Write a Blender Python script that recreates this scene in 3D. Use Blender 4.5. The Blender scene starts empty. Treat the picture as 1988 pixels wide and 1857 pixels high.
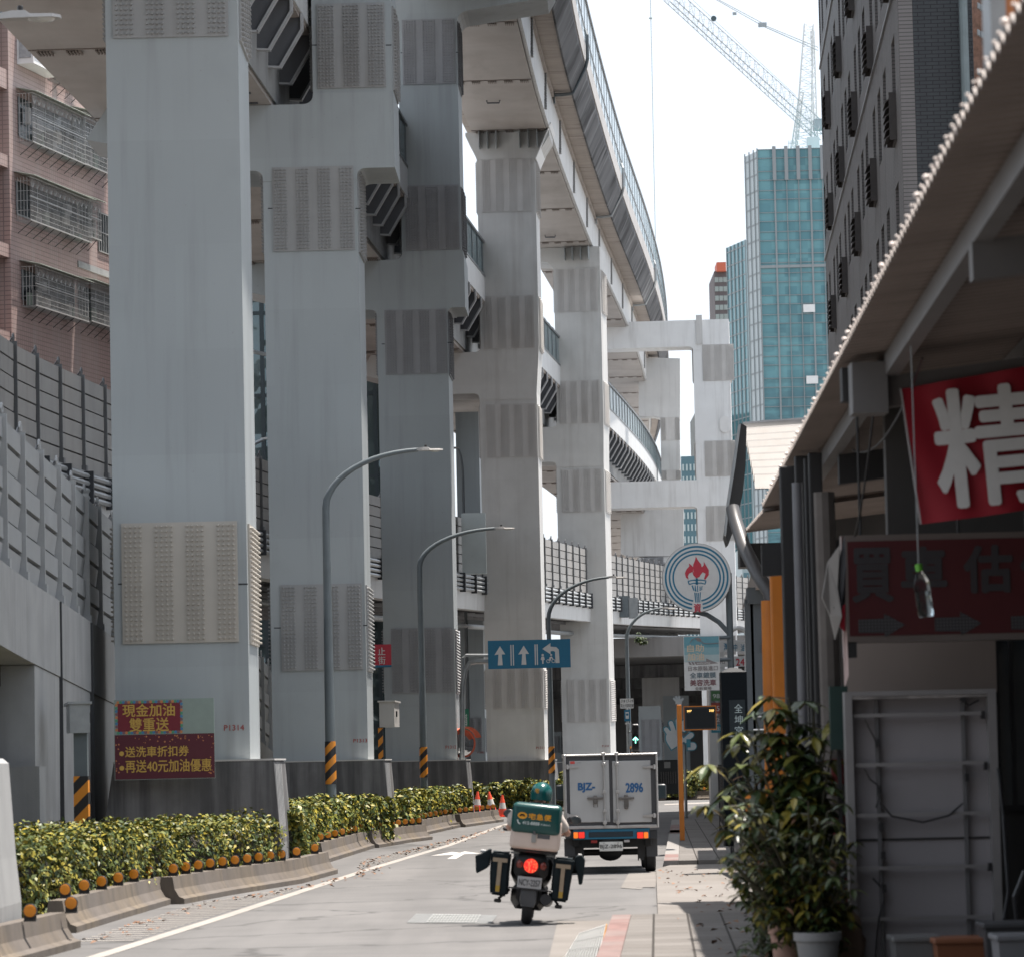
import bpy, math, random
from math import sin, cos, tan, pi, radians
from mathutils import Matrix, Vector
import numpy as np
random.seed(7); np.random.seed(7)
R = radians
S = bpy.context.scene
COL = S.collection
# ---------------------------------------------------------------- camera
EYE = 1.8; FPX = 7455.0; CX = 994.0; CY = 928.5
PITCH = math.atan(545.5/FPX); ROLL = 0.0222
Fw = Vector((0, cos(PITCH), sin(PITCH))); R0 = Vector((1, 0, 0)); U0 = Vector((0, -sin(PITCH), cos(PITCH)))
Up = U0*cos(ROLL) + R0*sin(ROLL); Rt = R0*cos(ROLL) - U0*sin(ROLL)
cd = bpy.data.cameras.new('camera'); cam = bpy.data.objects.new('camera', cd); COL.objects.link(cam)
cd.lens = 135.0; cd.sensor_width = 36.0; cd.clip_start = 0.5; cd.clip_end = 6000
cd.dof.use_dof = True; cd.dof.focus_distance = 108; cd.dof.aperture_fstop = 5.0; cd.dof.aperture_blades = 9
M3 = Matrix((Rt, Up, -Fw)).transposed()
cam.matrix_world = Matrix.Translation((0, 0, EYE)) @ M3.to_4x4()
S.camera = cam
# ---------------------------------------------------------------- world, sun, exposure
W = bpy.data.worlds.new('World'); S.world = W; W.use_nodes = True
wn = W.node_tree.nodes; wl = W.node_tree.links
sky = wn.new('ShaderNodeTexSky'); sky.sky_type = 'NISHITA'; sky.sun_disc = False
SUN_EL, SUN_AZ = R(76), R(62)          # azimuth measured from +Y towards +X
sky.sun_elevation = SUN_EL; sky.sun_rotation = SUN_AZ
sky.air_density = 1.0; sky.dust_density = 4.0; sky.ozone_density = 1.0
bg = wn['Background']; bg.inputs['Strength'].default_value = 0.105
veil = wn.new('ShaderNodeMix'); veil.data_type = 'RGBA'; veil.inputs[0].default_value = 0.72      # bright summer haze over the blue
veil.inputs[7].default_value = (5.3, 5.7, 6.2, 1); wl.new(sky.outputs[0], veil.inputs[6])
wl.new(veil.outputs[2], bg.inputs[0])
sl = bpy.data.lights.new('sun', 'SUN'); sun = bpy.data.objects.new('sun', sl); COL.objects.link(sun)
sl.energy = 5.0; sl.angle = R(0.53); sl.color = (1.0, 0.925, 0.85)
sd = Vector((cos(SUN_EL)*sin(SUN_AZ), cos(SUN_EL)*cos(SUN_AZ), sin(SUN_EL)))
sun.rotation_euler = sd.to_track_quat('Z', 'Y').to_euler(); sun.location = (0, 0, 60)
S.view_settings.view_transform = 'Standard'; S.view_settings.look = 'None'
S.view_settings.exposure = 1.12; S.view_settings.gamma = 1.0
S.cycles.use_denoising = True; S.cycles.max_bounces = 6; S.cycles.diffuse_bounces = 3
S.cycles.glossy_bounces = 3; S.cycles.transmission_bounces = 4; S.cycles.transparent_max_bounces = 8
S.cycles.sample_clamp_indirect = 6; S.cycles.use_fast_gi = False
# ---------------------------------------------------------------- pixel rays of the photograph (1988 px wide) to points in the place
def ray(px, py):
    return Fw + Rt*((px-CX)/FPX) - Up*((py-CY)/FPX)
def at(px, py, Y):
    d = ray(px, py); return Vector((0, 0, EYE)) + d*(Y/d.y)
def gnd(px, py, z=0.0):
    d = ray(px, py); return Vector((0, 0, EYE)) + d*((z-EYE)/d.z)
def onplane(px, py, p, n):
    d = ray(px, py); o = Vector((0, 0, EYE)); return o + d*((p-o).dot(n)/d.dot(n))
# ---------------------------------------------------------------- mesh helpers
class MB:
    def __init__(s, T=None): s.v = []; s.f = []; s.T = T or Matrix.Identity(4)
    def add(s, vs, fs):
        n = len(s.v); T = s.T
        s.v.extend([T @ Vector(p) for p in vs]); s.f.extend([tuple(i+n for i in q) for q in fs]); return s
    def box(s, x0, x1, y0, y1, z0, z1):
        return s.add([(x0,y0,z0),(x1,y0,z0),(x1,y1,z0),(x0,y1,z0),(x0,y0,z1),(x1,y0,z1),(x1,y1,z1),(x0,y1,z1)],
                     [(0,3,2,1),(4,5,6,7),(0,1,5,4),(1,2,6,5),(2,3,7,6),(3,0,4,7)])
    def bbox(s, x0, x1, y0, y1, z0, z1, b=0.02, n=2):     # box with rounded vertical (z-axis) and horizontal edges
        xs = [x0,x1]; 
        import bmesh
        bm = bmesh.new(); bmesh.ops.create_cube(bm, size=1)
        for q in bm.verts: q.co = Vector(((x0+x1)/2+q.co.x*(x1-x0), (y0+y1)/2+q.co.y*(y1-y0), (z0+z1)/2+q.co.z*(z1-z0)))
        bmesh.ops.bevel(bm, geom=bm.edges[:], offset=b, segments=n, affect='EDGES', profile=0.5)
        bm.verts.index_update(); s.add([q.co[:] for q in bm.verts], [[q.index for q in f.verts] for f in bm.faces]); bm.free(); return s
    def hexa(s, p):          # 8 corner points: bottom ring then top ring
        return s.add(p, [(0,3,2,1),(4,5,6,7),(0,1,5,4),(1,2,6,5),(2,3,7,6),(3,0,4,7)])
    def quad(s, a, b, c, d): return s.add([a,b,c,d], [(0,1,2,3)])
    def polyY(s, pts, y0, y1):   # outline (x,z) counter-clockwise seen from -Y, pushed from y0 to y1
        n = len(pts)
        vs = [(x,y0,z) for x,z in pts] + [(x,y1,z) for x,z in pts]
        fs = [tuple(range(n)), tuple(range(2*n-1, n-1, -1))] + [(i, i+n, (i+1)%n+n, (i+1)%n) for i in range(n)]
        return s.add(vs, fs)
    def polyX(s, pts, x0, x1):   # outline (y,z)
        n = len(pts)
        vs = [(x0,y,z) for y,z in pts] + [(x1,y,z) for y,z in pts]
        fs = [tuple(range(n)), tuple(range(2*n-1, n-1, -1))] + [(i, i+n, (i+1)%n+n, (i+1)%n) for i in range(n)]
        return s.add(vs, fs)
    def polyZ(s, pts, z0, z1):
        n = len(pts)
        vs = [(x,y,z0) for x,y in pts] + [(x,y,z1) for x,y in pts]
        fs = [tuple(range(n-1,-1,-1)), tuple(range(n, 2*n))] + [(i, (i+1)%n, (i+1)%n+n, i+n) for i in range(n)]
        return s.add(vs, fs)
    def tube(s, path, r, n=8, cap=True):
        P = [Vector(p) for p in path]; rr = r if isinstance(r, (list, tuple)) else [r]*len(P)
        vs = []; fs = []; ref = None
        for i, p in enumerate(P):
            t = (P[min(i+1, len(P)-1)] - P[max(i-1, 0)])
            t = t.normalized() if t.length > 1e-9 else Vector((0,0,1))
            if ref is None:
                ref = Vector((0,0,1)) if abs(t.z) < .9 else Vector((1,0,0))
            a = (ref - t*ref.dot(t)); a = a.normalized() if a.length > 1e-6 else t.orthogonal().normalized(); b = t.cross(a); ref = a
            for k in range(n):
                th = 2*pi*k/n; vs.append(p + a*(rr[i]*cos(th)) + b*(rr[i]*sin(th)))
        for i in range(len(P)-1):
            for k in range(n):
                k2 = (k+1) % n; fs.append((i*n+k, i*n+k2, (i+1)*n+k2, (i+1)*n+k))
        if cap:
            fs.append(tuple(range(n-1,-1,-1))); fs.append(tuple((len(P)-1)*n+k for k in range(n)))
        return s.add(vs, fs)
    def lathe(s, prof, n=24, axis='Z', c=(0,0,0)):     # prof: (r, h)
        vs = []; fs = []
        for r, h in prof:
            for k in range(n):
                th = 2*pi*k/n; a, b = r*cos(th), r*sin(th)
                p = {'Z': (a,b,h), 'Y': (a,h,b), 'X': (h,a,b)}[axis]
                vs.append((p[0]+c[0], p[1]+c[1], p[2]+c[2]))
        for i in range(len(prof)-1):
            for k in range(n):
                k2 = (k+1) % n; fs.append((i*n+k, i*n+k2, (i+1)*n+k2, (i+1)*n+k))
        if prof[0][0] > 1e-6: fs.append(tuple(range(n-1,-1,-1)))
        if prof[-1][0] > 1e-6: fs.append(tuple((len(prof)-1)*n+k for k in range(n)))
        return s.add(vs, fs)
    def ball(s, c, r, n=12, m=8, sc=(1,1,1)):
        vs = []; fs = []
        for i in range(m+1):
            ph = pi*i/m - pi/2
            for k in range(n):
                th = 2*pi*k/n
                vs.append((c[0]+r*sc[0]*cos(ph)*cos(th), c[1]+r*sc[1]*cos(ph)*sin(th), c[2]+r*sc[2]*sin(ph)))
        for i in range(m):
            for k in range(n):
                k2 = (k+1) % n; fs.append((i*n+k, i*n+k2, (i+1)*n+k2, (i+1)*n+k))
        return s.add(vs, fs)
    def sweep(s, path, prof, closed=True, zadd=True):
        # path: list of (x,y,z); prof: list of (off, z) with off to the right of travel
        m = len(prof); vs = []; fs = []
        for i, p in enumerate(path):
            a = Vector(path[max(i-1,0)]); b = Vector(path[min(i+1,len(path)-1)]); t = (b-a); t.z = 0; t.normalize()
            nr = Vector((t.y, -t.x, 0))
            for o, z in prof: vs.append((p[0]+nr.x*o, p[1]+nr.y*o, p[2]+z))
        k = m if closed else m-1
        for i in range(len(path)-1):
            for j in range(k):
                j2 = (j+1) % m; fs.append((i*m+j, (i+1)*m+j, (i+1)*m+j2, i*m+j2))
        if closed:
            fs.append(tuple(range(m-1,-1,-1))); fs.append(tuple((len(path)-1)*m+j for j in range(m)))
        return s.add(vs, fs)
    def build(s, name, m, parent=None, smooth=False, fix=True):
        me = bpy.data.meshes.new(name)
        if parent is None:
            A = np.array([p[:] for p in s.v]); o = Vector(((A[:,0].min()+A[:,0].max())/2, (A[:,1].min()+A[:,1].max())/2, A[:,2].min()))
            Mi = Matrix.Translation(-o)
        else:
            Mi = wm(parent).inverted()
        me.from_pydata([(Mi @ p)[:] for p in s.v], [], s.f)
        if fix:
            import bmesh
            bm = bmesh.new(); bm.from_mesh(me); bmesh.ops.recalc_face_normals(bm, faces=bm.faces); bm.to_mesh(me); bm.free()
        if smooth:
            me.polygons.foreach_set('use_smooth', [True]*len(me.polygons))
            try: me.set_sharp_from_angle(angle=R(38))
            except Exception: pass
        for q in (m if isinstance(m, (list, tuple)) else [m]): me.materials.append(q)
        ob = bpy.data.objects.new(name, me); COL.objects.link(ob)
        if parent is None: ob.location = o
        else: ob.parent = parent
        return ob
def wm(o):
    M = Matrix.LocRotScale(o.location, o.rotation_euler, o.scale)
    return wm(o.parent) @ M if o.parent else M
def tag(o, label=None, cat=None, group=None, kind=None):
    if label: o['label'] = label
    if cat: o['category'] = cat
    if group: o['group'] = group
    if kind: o['kind'] = kind
    return o
def thing(name, label, cat, loc=(0,0,0), rz=0, group=None):
    o = bpy.data.objects.new(name, None); COL.objects.link(o); o.location = loc; o.rotation_euler = (0,0,rz); o.empty_display_size = .2
    return tag(o, label, cat, group)
def dup(o, loc=None, rz=None, label=None, parent=None):
    c = o.copy(); COL.objects.link(c); c.parent = parent
    if loc is not None: c.location = loc
    if rz is not None: c.rotation_euler = (0,0,rz)
    if label: c['label'] = label
    for ch in list(KIDS.get(o.name, [])) or [q for q in o.children]:
        dup(ch, parent=c)
    return c
KIDS = {}
def frame(p, heading):       # x along the face (to the right), y into the face, heading = turn to the left of +X
    return Matrix.Translation(p) @ Matrix.Rotation(heading, 4, 'Z')
# text as flat lettering fitted to a rectangle of the local x,z plane at local y
def lettering(body, rect, y, m, parent, T=None, name='lettering', bold=0.0, ext=0.004, keep=False, it=0.0):
    cu = bpy.data.curves.new('t', 'FONT'); cu.body = body; cu.size = 1; cu.extrude = 0; cu.shear = it
    cu.resolution_u = 3
    ob = bpy.data.objects.new('t', cu); COL.objects.link(ob); bpy.context.view_layer.update()
    me = bpy.data.meshes.new_from_object(ob.evaluated_get(bpy.context.evaluated_depsgraph_get()))
    vs = [v.co[:] for v in me.vertices]; fs = [tuple(p.vertices) for p in me.polygons]
    bpy.data.objects.remove(ob); bpy.data.curves.remove(cu); bpy.data.meshes.remove(me)
    if not vs: return None
    A = np.array(vs); x0, x1, y0, y1 = A[:,0].min(), A[:,0].max(), A[:,1].min(), A[:,1].max()
    rx0, rx1, rz0, rz1 = rect
    sx = (rx1-rx0)/max(x1-x0,1e-6); sz = (rz1-rz0)/max(y1-y0,1e-6); ox, oz = rx0, rz0
    if keep:
        k = min(sx, sz); ox = (rx0+rx1)/2-(x1-x0)*k/2; oz = (rz0+rz1)/2-(y1-y0)*k/2; sx = sz = k
    b = MB(T); bw = bold*.8*min(sx, sz)        # bolder strokes: the same outline laid a hair apart
    sh = [(0,0)] if bold <= 0 else [(0,0)]+[(bw*cos(k*pi/4), bw*sin(k*pi/4)) for k in range(8)]
    for i, (dx, dz) in enumerate(sh):
        b.add([(ox+dx+(p[0]-x0)*sx, y-.0004*i, oz+dz+(p[1]-y0)*sz) for p in vs], fs)
    return b.build(name, m, parent, fix=False)
# ---------------------------------------------------------------- materials
MATS = {}
def nt(name):
    m = bpy.data.materials.new(name); m.use_nodes = True; n = m.node_tree.nodes; l = m.node_tree.links
    return m, n, l, n['Principled BSDF']
def rgb(c): return (c[0], c[1], c[2], 1)
def mixc(n, l, fac, a, b, mode='MIX'):
    x = n.new('ShaderNodeMix'); x.data_type = 'RGBA'; x.blend_type = mode
    for k, q in ((0, fac), (6, a), (7, b)):
        if hasattr(q, 'is_linked'): l.new(q, x.inputs[k])
        elif k == 0: x.inputs[0].default_value = q
        else: x.inputs[k].default_value = rgb(q)
    return x.outputs[2]
def noise(n, l, co, scale, detail=4, sc=(1,1,1), rough=.55):
    mp = n.new('ShaderNodeMapping'); mp.inputs['Scale'].default_value = sc; l.new(co, mp.inputs[0])
    t = n.new('ShaderNodeTexNoise'); t.inputs['Scale'].default_value = scale; t.inputs['Detail'].default_value = detail; t.inputs['Roughness'].default_value = rough
    l.new(mp.outputs[0], t.inputs['Vector']); return t.outputs[0]
def ramp(n, l, f, a, b, ca=0.0, cb=1.0):
    r = n.new('ShaderNodeMapRange'); r.inputs[1].default_value = a; r.inputs[2].default_value = b
    r.inputs[3].default_value = ca; r.inputs[4].default_value = cb; l.new(f, r.inputs[0]); return r.outputs[0]
def bump(n, l, h, bs, st=.3, dist=.02):
    b = n.new('ShaderNodeBump'); b.inputs['Strength'].default_value = st; b.inputs['Distance'].default_value = dist
    l.new(h, b.inputs['Height']); l.new(b.outputs[0], bs.inputs['Normal'])
def mat(name, col, rough=.6, var=.1, scale=1.2, stain=None, samt=.5, sth=(.5,.75), sscale=2.0, sdir=(1,1,.06), metal=0, spec=.5, bmp=0, bsc=60, blotch=None, bamt=.3, patch=None):
    if name in MATS: return MATS[name]
    m, n, l, bs = nt(name); co = n.new('ShaderNodeTexCoord').outputs['Object']
    a = noise(n, l, co, scale); c = mixc(n, l, ramp(n, l, a, .3, .7), [x*(1-var) for x in col], [min(1, x*(1+var)) for x in col])
    if blotch:
        b2 = noise(n, l, co, .45, 6); c = mixc(n, l, ramp(n, l, b2, .45, .72, 0, bamt), c, blotch)
    if stain:
        s1 = noise(n, l, co, sscale, 5, sdir, .6); s2 = noise(n, l, co, .5, 3)
        mm = n.new('ShaderNodeMath'); mm.operation = 'MULTIPLY'; l.new(ramp(n, l, s1, sth[0], sth[1], 0, samt), mm.inputs[0]); l.new(ramp(n, l, s2, .35, .65, .25, 1), mm.inputs[1])
        c = mixc(n, l, mm.outputs[0], c, stain)
    if patch:      # repainted rectangles and fine run-off lines
        sp_ = n.new('ShaderNodeSeparateXYZ'); l.new(co, sp_.inputs[0]); cb = n.new('ShaderNodeCombineXYZ'); ad = n.new('ShaderNodeMath'); l.new(sp_.outputs[0], ad.inputs[0]); l.new(sp_.outputs[1], ad.inputs[1])
        l.new(ad.outputs[0], cb.inputs[0]); l.new(sp_.outputs[2], cb.inputs[1]); bt = n.new('ShaderNodeTexBrick'); l.new(cb.outputs[0], bt.inputs['Vector']); bt.offset = .37; bt.inputs['Scale'].default_value = 1
        bt.inputs['Brick Width'].default_value = patch[0]; bt.inputs['Row Height'].default_value = patch[1]; bt.inputs['Mortar Size'].default_value = 0
        bt.inputs['Color1'].default_value = rgb([1+patch[2]]*3); bt.inputs['Color2'].default_value = rgb([1-patch[2]]*3); c = mixc(n, l, 1.0, c, bt.outputs[0], 'MULTIPLY')
        c = mixc(n, l, ramp(n, l, noise(n, l, co, 4, 5, (1,1,.05)), .6, .85, 0, .16), c, [x*.6 for x in col])
        c = mixc(n, l, ramp(n, l, noise(n, l, co, 14, 3), .68, .8, 0, .35), c, (.16,.12,.09))
    l.new(c, bs.inputs['Base Color']); bs.inputs['Roughness'].default_value = rough; bs.inputs['Metallic'].default_value = metal
    bs.inputs['Specular IOR Level'].default_value = spec
    if bmp:
        bump(n, l, noise(n, l, co, bsc, 3), bs, bmp, .01)
    MATS[name] = m; return m
def glow(name, col, st, base=(0.02,0.02,0.02)):
    m, n, l, bs = nt(name); bs.inputs['Base Color'].default_value = rgb(base); bs.inputs['Emission Color'].default_value = rgb(col); bs.inputs['Emission Strength'].default_value = st; return m
def plain(name, col, rough=.5, metal=0, spec=.5):
    if name in MATS: return MATS[name]
    m, n, l, bs = nt(name); co = n.new('ShaderNodeTexCoord').outputs['Object']
    c = mixc(n, l, noise(n, l, co, 9, 3), [x*.9 for x in col], [min(1,x*1.1) for x in col]); l.new(c, bs.inputs['Base Color'])
    bs.inputs['Roughness'].default_value = rough; bs.inputs['Metallic'].default_value = metal; bs.inputs['Specular IOR Level'].default_value = spec
    MATS[name] = m; return m
def glassy(name, col, rough=.08, spec=.9, metal=.0, wob=0):
    m, n, l, bs = nt(name); bs.inputs['Roughness'].default_value = rough; bs.inputs['Metallic'].default_value = metal
    bs.inputs['Specular IOR Level'].default_value = spec; co = n.new('ShaderNodeTexCoord').outputs['Object']
    c = mixc(n, l, noise(n, l, co, .3, 2), [x*.85 for x in col], [x*1.15 for x in col]); l.new(c, bs.inputs['Base Color'])
    if wob: bump(n, l, noise(n, l, co, wob, 2), bs, .35, .5)
    MATS[name] = m; return m
def clear(name, tint, alpha):       # see-through panel: mix of glossy tint and transparency, the same for every ray
    m, n, l, bs = nt(name); bs.inputs['Base Color'].default_value = rgb(tint); bs.inputs['Roughness'].default_value = .12; bs.inputs['Alpha'].default_value = alpha; MATS[name] = m; return m
PAINT = mat('pier_paint', (.325,.355,.365), .5, .05, .9, stain=(.12,.125,.122), samt=.48, sth=(.5,.76), sscale=2.2, blotch=(.28,.305,.32), bamt=.6, patch=(2.3,1.7,.03))
PAINT_LIT = mat('pier_paint_lit', (.54,.54,.525), .55, .06, 1.2, stain=(.2,.17,.15), samt=.5, patch=(2.3,1.7,.025))  # pier paint made lighter and warmer: ground bounce light painted in
STEEL = mat('girder_steel', (.40,.37,.345), .55, .07, .6, stain=(.20,.17,.15), samt=.6, sth=(.5,.8), sscale=1.2, sdir=(1.2,.25,1), blotch=(.29,.25,.225), bamt=.6)
WEB = mat('girder_web', (.56,.56,.55), .5, .06, .8, stain=(.22,.2,.18), samt=.5, sscale=3)
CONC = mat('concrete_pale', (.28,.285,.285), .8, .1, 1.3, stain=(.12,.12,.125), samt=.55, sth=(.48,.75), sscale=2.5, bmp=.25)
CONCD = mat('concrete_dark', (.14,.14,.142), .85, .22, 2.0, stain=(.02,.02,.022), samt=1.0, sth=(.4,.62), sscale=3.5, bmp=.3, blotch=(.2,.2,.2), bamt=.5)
SOFFIT = mat('deck_soffit', (.38,.34,.31), .8, .1, 1.0, stain=(.1,.085,.08), samt=.8, sth=(.5,.72), sscale=2.2, sdir=(.35,2,1))
STREAK = mat('parapet_stained', (.17,.175,.185), .8, .3, 1.0, stain=(.012,.013,.017), samt=1.0, sth=(.36,.46), sscale=.42, sdir=(1.2,3.0,.4))
DARK = mat('dark_steel', (.04,.044,.05), .5, .2, 2)
DARKGAP = plain('shadow_grey_steel', (.03,.032,.036), .7)
GALV = mat('galvanised', (.30,.32,.33), .4, .12, 5, metal=.55)
POLE = mat('lamp_pole_paint', (.115,.138,.15), .45, .1, 3, stain=(.12,.14,.15), samt=.4)
WHITE = mat('white_paint', (.72,.72,.71), .45, .05, 2)
ORANGE = mat('orange_paint', (.46,.145,.012), .5, .1, 3, stain=(.3,.1,.02), samt=.3)
BLACK = plain('black_rubber', (.012,.012,.013), .6)
BLACKP = plain('black_plastic', (.018,.018,.02), .35)
YELLOW = plain('yellow_paint', (.70,.42,.03), .5)
LAMPW = plain('lamp_head_white', (.36,.35,.335), .4)
# ---------------------------------------------------------------- the ground, road and pavements
def ground_mat(name, c1, c2, sc, brick=None, rough=.9, patch=None, wear=None):
    m, n, l, bs = nt(name); co = n.new('ShaderNodeTexCoord').outputs['Object']
    c = mixc(n, l, ramp(n, l, noise(n, l, co, sc, 6), .35, .65), c1, c2)
    f = noise(n, l, co, 90, 2); c = mixc(n, l, ramp(n, l, f, .35, .7, 0, .35), c, [x*.55 for x in c1])
    if patch: c = mixc(n, l, ramp(n, l, noise(n, l, co, .22, 5, (1,.25,1)), .5, .7, 0, .5), c, patch)
    if wear: c = mixc(n, l, ramp(n, l, noise(n, l, co, .9, 5, (1.6,.12,1)), .48, .75, 0, .45), c, wear)
    if wear:
        vo = n.new('ShaderNodeTexVoronoi'); vo.feature = 'DISTANCE_TO_EDGE'; vo.inputs['Scale'].default_value = .16
        wq = n.new('ShaderNodeVectorMath'); wq.operation = 'MULTIPLY_ADD'; nz = n.new('ShaderNodeTexNoise'); nz.inputs['Scale'].default_value = 1.3; l.new(co, nz.inputs['Vector']); l.new(nz.outputs['Color'], wq.inputs[0]); wq.inputs[1].default_value = (1.6,1.6,0); l.new(co, wq.inputs[2]); l.new(wq.outputs[0], vo.inputs['Vector'])
        c = mixc(n, l, ramp(n, l, vo.outputs['Distance'], .004, .014, .6, 0), c, [x*.4 for x in c1])
        c = mixc(n, l, ramp(n, l, noise(n, l, co, .55, 3, (1.5,.03,1)), .5, .72, 0, .4), c, [x*.78 for x in c1])
    if brick:
        b = n.new('ShaderNodeTexBrick'); rt_ = n.new('ShaderNodeMapping'); rt_.inputs['Rotation'].default_value = (0,0,pi/2+.036); l.new(co, rt_.inputs[0]); l.new(rt_.outputs[0], b.inputs['Vector']); b.offset = .5; b.inputs['Scale'].default_value = 1
        b.inputs['Brick Width'].default_value = brick[0]; b.inputs['Row Height'].default_value = brick[1]; b.inputs['Mortar Size'].default_value = brick[2]
        b.inputs['Color1'].default_value = (1,1,1,1); b.inputs['Color2'].default_value = (.78,.77,.76,1); b.inputs['Mortar'].default_value = (.22,.21,.2,1); b.inputs['Mortar Smooth'].default_value = .1
        c = mixc(n, l, 1.0, c, b.outputs[0], 'MULTIPLY')
    l.new(c, bs.inputs['Base Color']); bs.inputs['Roughness'].default_value = rough; bs.inputs['Specular IOR Level'].default_value = .25
    bump(n, l, f, bs, .25, .006); return m
ASPH = ground_mat('asphalt', (.116,.114,.113), (.145,.142,.140), .6, patch=(.106,.104,.102), wear=(.17,.165,.162))
PAVE = ground_mat('paving_slabs', (.15,.141,.132), (.19,.178,.167), .8, brick=(.62,.36,.012))
APRON = ground_mat('apron_concrete', (.165,.153,.141), (.20,.186,.172), .9, patch=(.14,.13,.12))
EARTH = ground_mat('earth', (.07,.06,.045), (.12,.1,.08), 2)
KERB = mat('kerb_stone', (.20,.19,.18), .85, .12, 3, blotch=(.25,.24,.23))
RED = mat('red_kerb_paint', (.17,.10,.09), .85, .25, 5, blotch=(.19,.175,.165), bamt=.95)
LINE = mat('road_line_paint', (.27,.25,.228), .8, .08, 6, blotch=(.19,.18,.165), bamt=.55)
def sheet(name, pts, z, m, thick=None, kind='structure'):
    b = MB()
    if thick: b.polyZ([(p[0], p[1]) for p in pts], z-thick, z)
    else: b.add([(p[0], p[1], z) for p in pts], [tuple(range(len(pts)))])
    return tag(b.build(name, m), kind=kind)
sheet('ground', [(-2500,-300),(2500,-300),(2500,4000),(-2500,4000)], -0.02, ground_mat('ground_grey', (.16,.155,.15), (.2,.19,.18), .3))
sheet('road', [(-9,4),(3.2,4),(3.2,60),(6.2,110),(18,150),(60,165),(60,190),(-20,190),(-6,130),(-9,60)], 0.0, ASPH)
g = lambda px, py, z=0.0: gnd(px, py, z)
# gutter strip + kerb + south pavement
E0 = g(1053,1857); E1 = g(1090,1783)
kx = lambda Y: at(1184 if Y < 50 else 1298, 1474, Y).x
K0 = g(1166,1857,.0); K1 = g(1190,1792,.0); dirk = (K1-K0)/(K1.y-K0.y)
def kp(Y, off=0): return (K0.x+dirk.x*(Y-K0.y)+off, Y)
YS = K1.y-.1
sheet('gutter', [(E0.x-.35, 15), (kp(15)[0], 15), kp(YS), (kp(YS)[0]+.02, YS+.9), (E1.x-.05, YS+.9)], 0.005, APRON)
tag(MB().polyZ([kp(12), kp(12,.22), kp(YS,.2), kp(YS)], 0, .10).build('kerb', [RED]), kind='structure')
sheet('pavement', [kp(12,.225), (9,12), (9,YS), kp(YS,.205)], .10, PAVE, .1)
Q0 = g(1289,1682,0); Q1 = g(1306,1588,0); dq = (Q1-Q0)/(Q1.y-Q0.y)
def kq(Y, off=0): return (Q0.x+dq.x*(Y-Q0.y)+off, Y)
YN = Q0.y
sheet('driveway', [(E1.x+1.05, YS+.55), kp(YS+.02,.06), kp(YS+.02,.3), (9, YS+.02), (9, YN-.02), kq(YN-.02,.1), (Q0.x-.2, YN-2)], .03, APRON, .028)
b = MB(); segs = 22
kerbm = MB().polyZ([kq(YN), kq(YN,.24), kq(104,.24), kq(104)], 0, .10)
tag(kerbm.build('kerb', KERB), kind='structure')
for i, (ya, yb) in enumerate(((YN+.02, YN+4.2), (YN+22, YN+26), (86, 96))):
    sheet('kerb_red_paint', [kq(ya,.005), kq(ya,.235), kq(yb,.235), kq(yb,.005)], .104, RED)
sheet('pavement', [kq(YN,.245), (9,YN), (9,104), kq(104,.245)], .10, PAVE, .1)
# light concrete patch beside the truck, manhole, drain grating
sheet('concrete_patch', [g(1235,1722), g(1272,1722), g(1279,1692), g(1262,1692)], .008, APRON)
sheet('concrete_patch', [g(1205,1723), g(1245,1726), g(1276,1692), g(1222,1692)], .006, APRON)
mh = thing('manhole_cover', 'rectangular grey iron cover set in the asphalt left of the scooter', 'manhole cover', g(875,1784))
b = MB(); p = [g(789,1791), g(953,1793), g(966,1776), g(808,1773)]; b.add([(q.x,q.y,.006) for q in p], [(0,1,2,3)]); b.build('cover_frame', mat('iron_frame', (.13,.135,.135), .7, .2, 8), mh)
b = MB(); p = [g(826,1790.5), g(926,1791.5), g(935,1776), g(840,1774.5)]
A, B_, C_, D_ = [Vector((q.x,q.y,.012)) for q in p]
for i in range(16):
    for j in range(5):
        u0, u1, v0, v1 = (i+.12)/16, (i+.88)/16, (j+.15)/5, (j+.85)/5
        L = lambda u, v: (A*(1-u)+B_*u)*(1-v) + (D_*(1-u)+C_*u)*v
        b.add([L(u0,v0), L(u1,v0), L(u1,v1), L(u0,v1)], [(0,1,2,3)])
b.build('grid_plate', mat('iron_grid', (.27,.28,.275), .6, .15, 8), mh)
gr = thing('drain_grating', 'silver steel drain grating in the gutter beside the red kerb', 'drain grating', g(1140,1840))
p = [g(1092,1870), g(1163,1870), g(1177,1800), g(1124,1818)]
A, B_, C_, D_ = [Vector((q.x,q.y,.012)) for q in p]
b = MB(); b.add([A,B_,C_,D_], [(0,1,2,3)]); b.build('drain_pit', plain('drain_dark', (.05,.05,.05), .9), gr)
b = MB(); up = Vector((0,0,.03))
for i in range(13):
    u = (i+.5)/13; a = A*(1-u)+B_*u; c = D_*(1-u)+C_*u; w = (B_-A)*.018
    b.hexa([a-w, a+w, c+w, c-w, a-w+up, a+w+up, c+w+up, c-w+up])
for v in (.05,.32,.62,.93):
    a = A*(1-v)+D_*v; c = B_*(1-v)+C_*v; w = (D_-A)*.02; b.hexa([a-w, c-w, c+w, a+w, a-w+up, c-w+up, c+w+up, a+w+up])
b.build('grate_bars', mat('grate_steel', (.55,.55,.53), .35, .1, 6, metal=.6), gr)
b = MB(); w = (B_-A)*.03; b.hexa([B_, B_+w, C_+w, C_, B_+up, B_+w+up, C_+w+up, C_+up]); b.build('rusty_edge', mat('rust', (.35,.17,.05), .9, .3, 9), gr)
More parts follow.
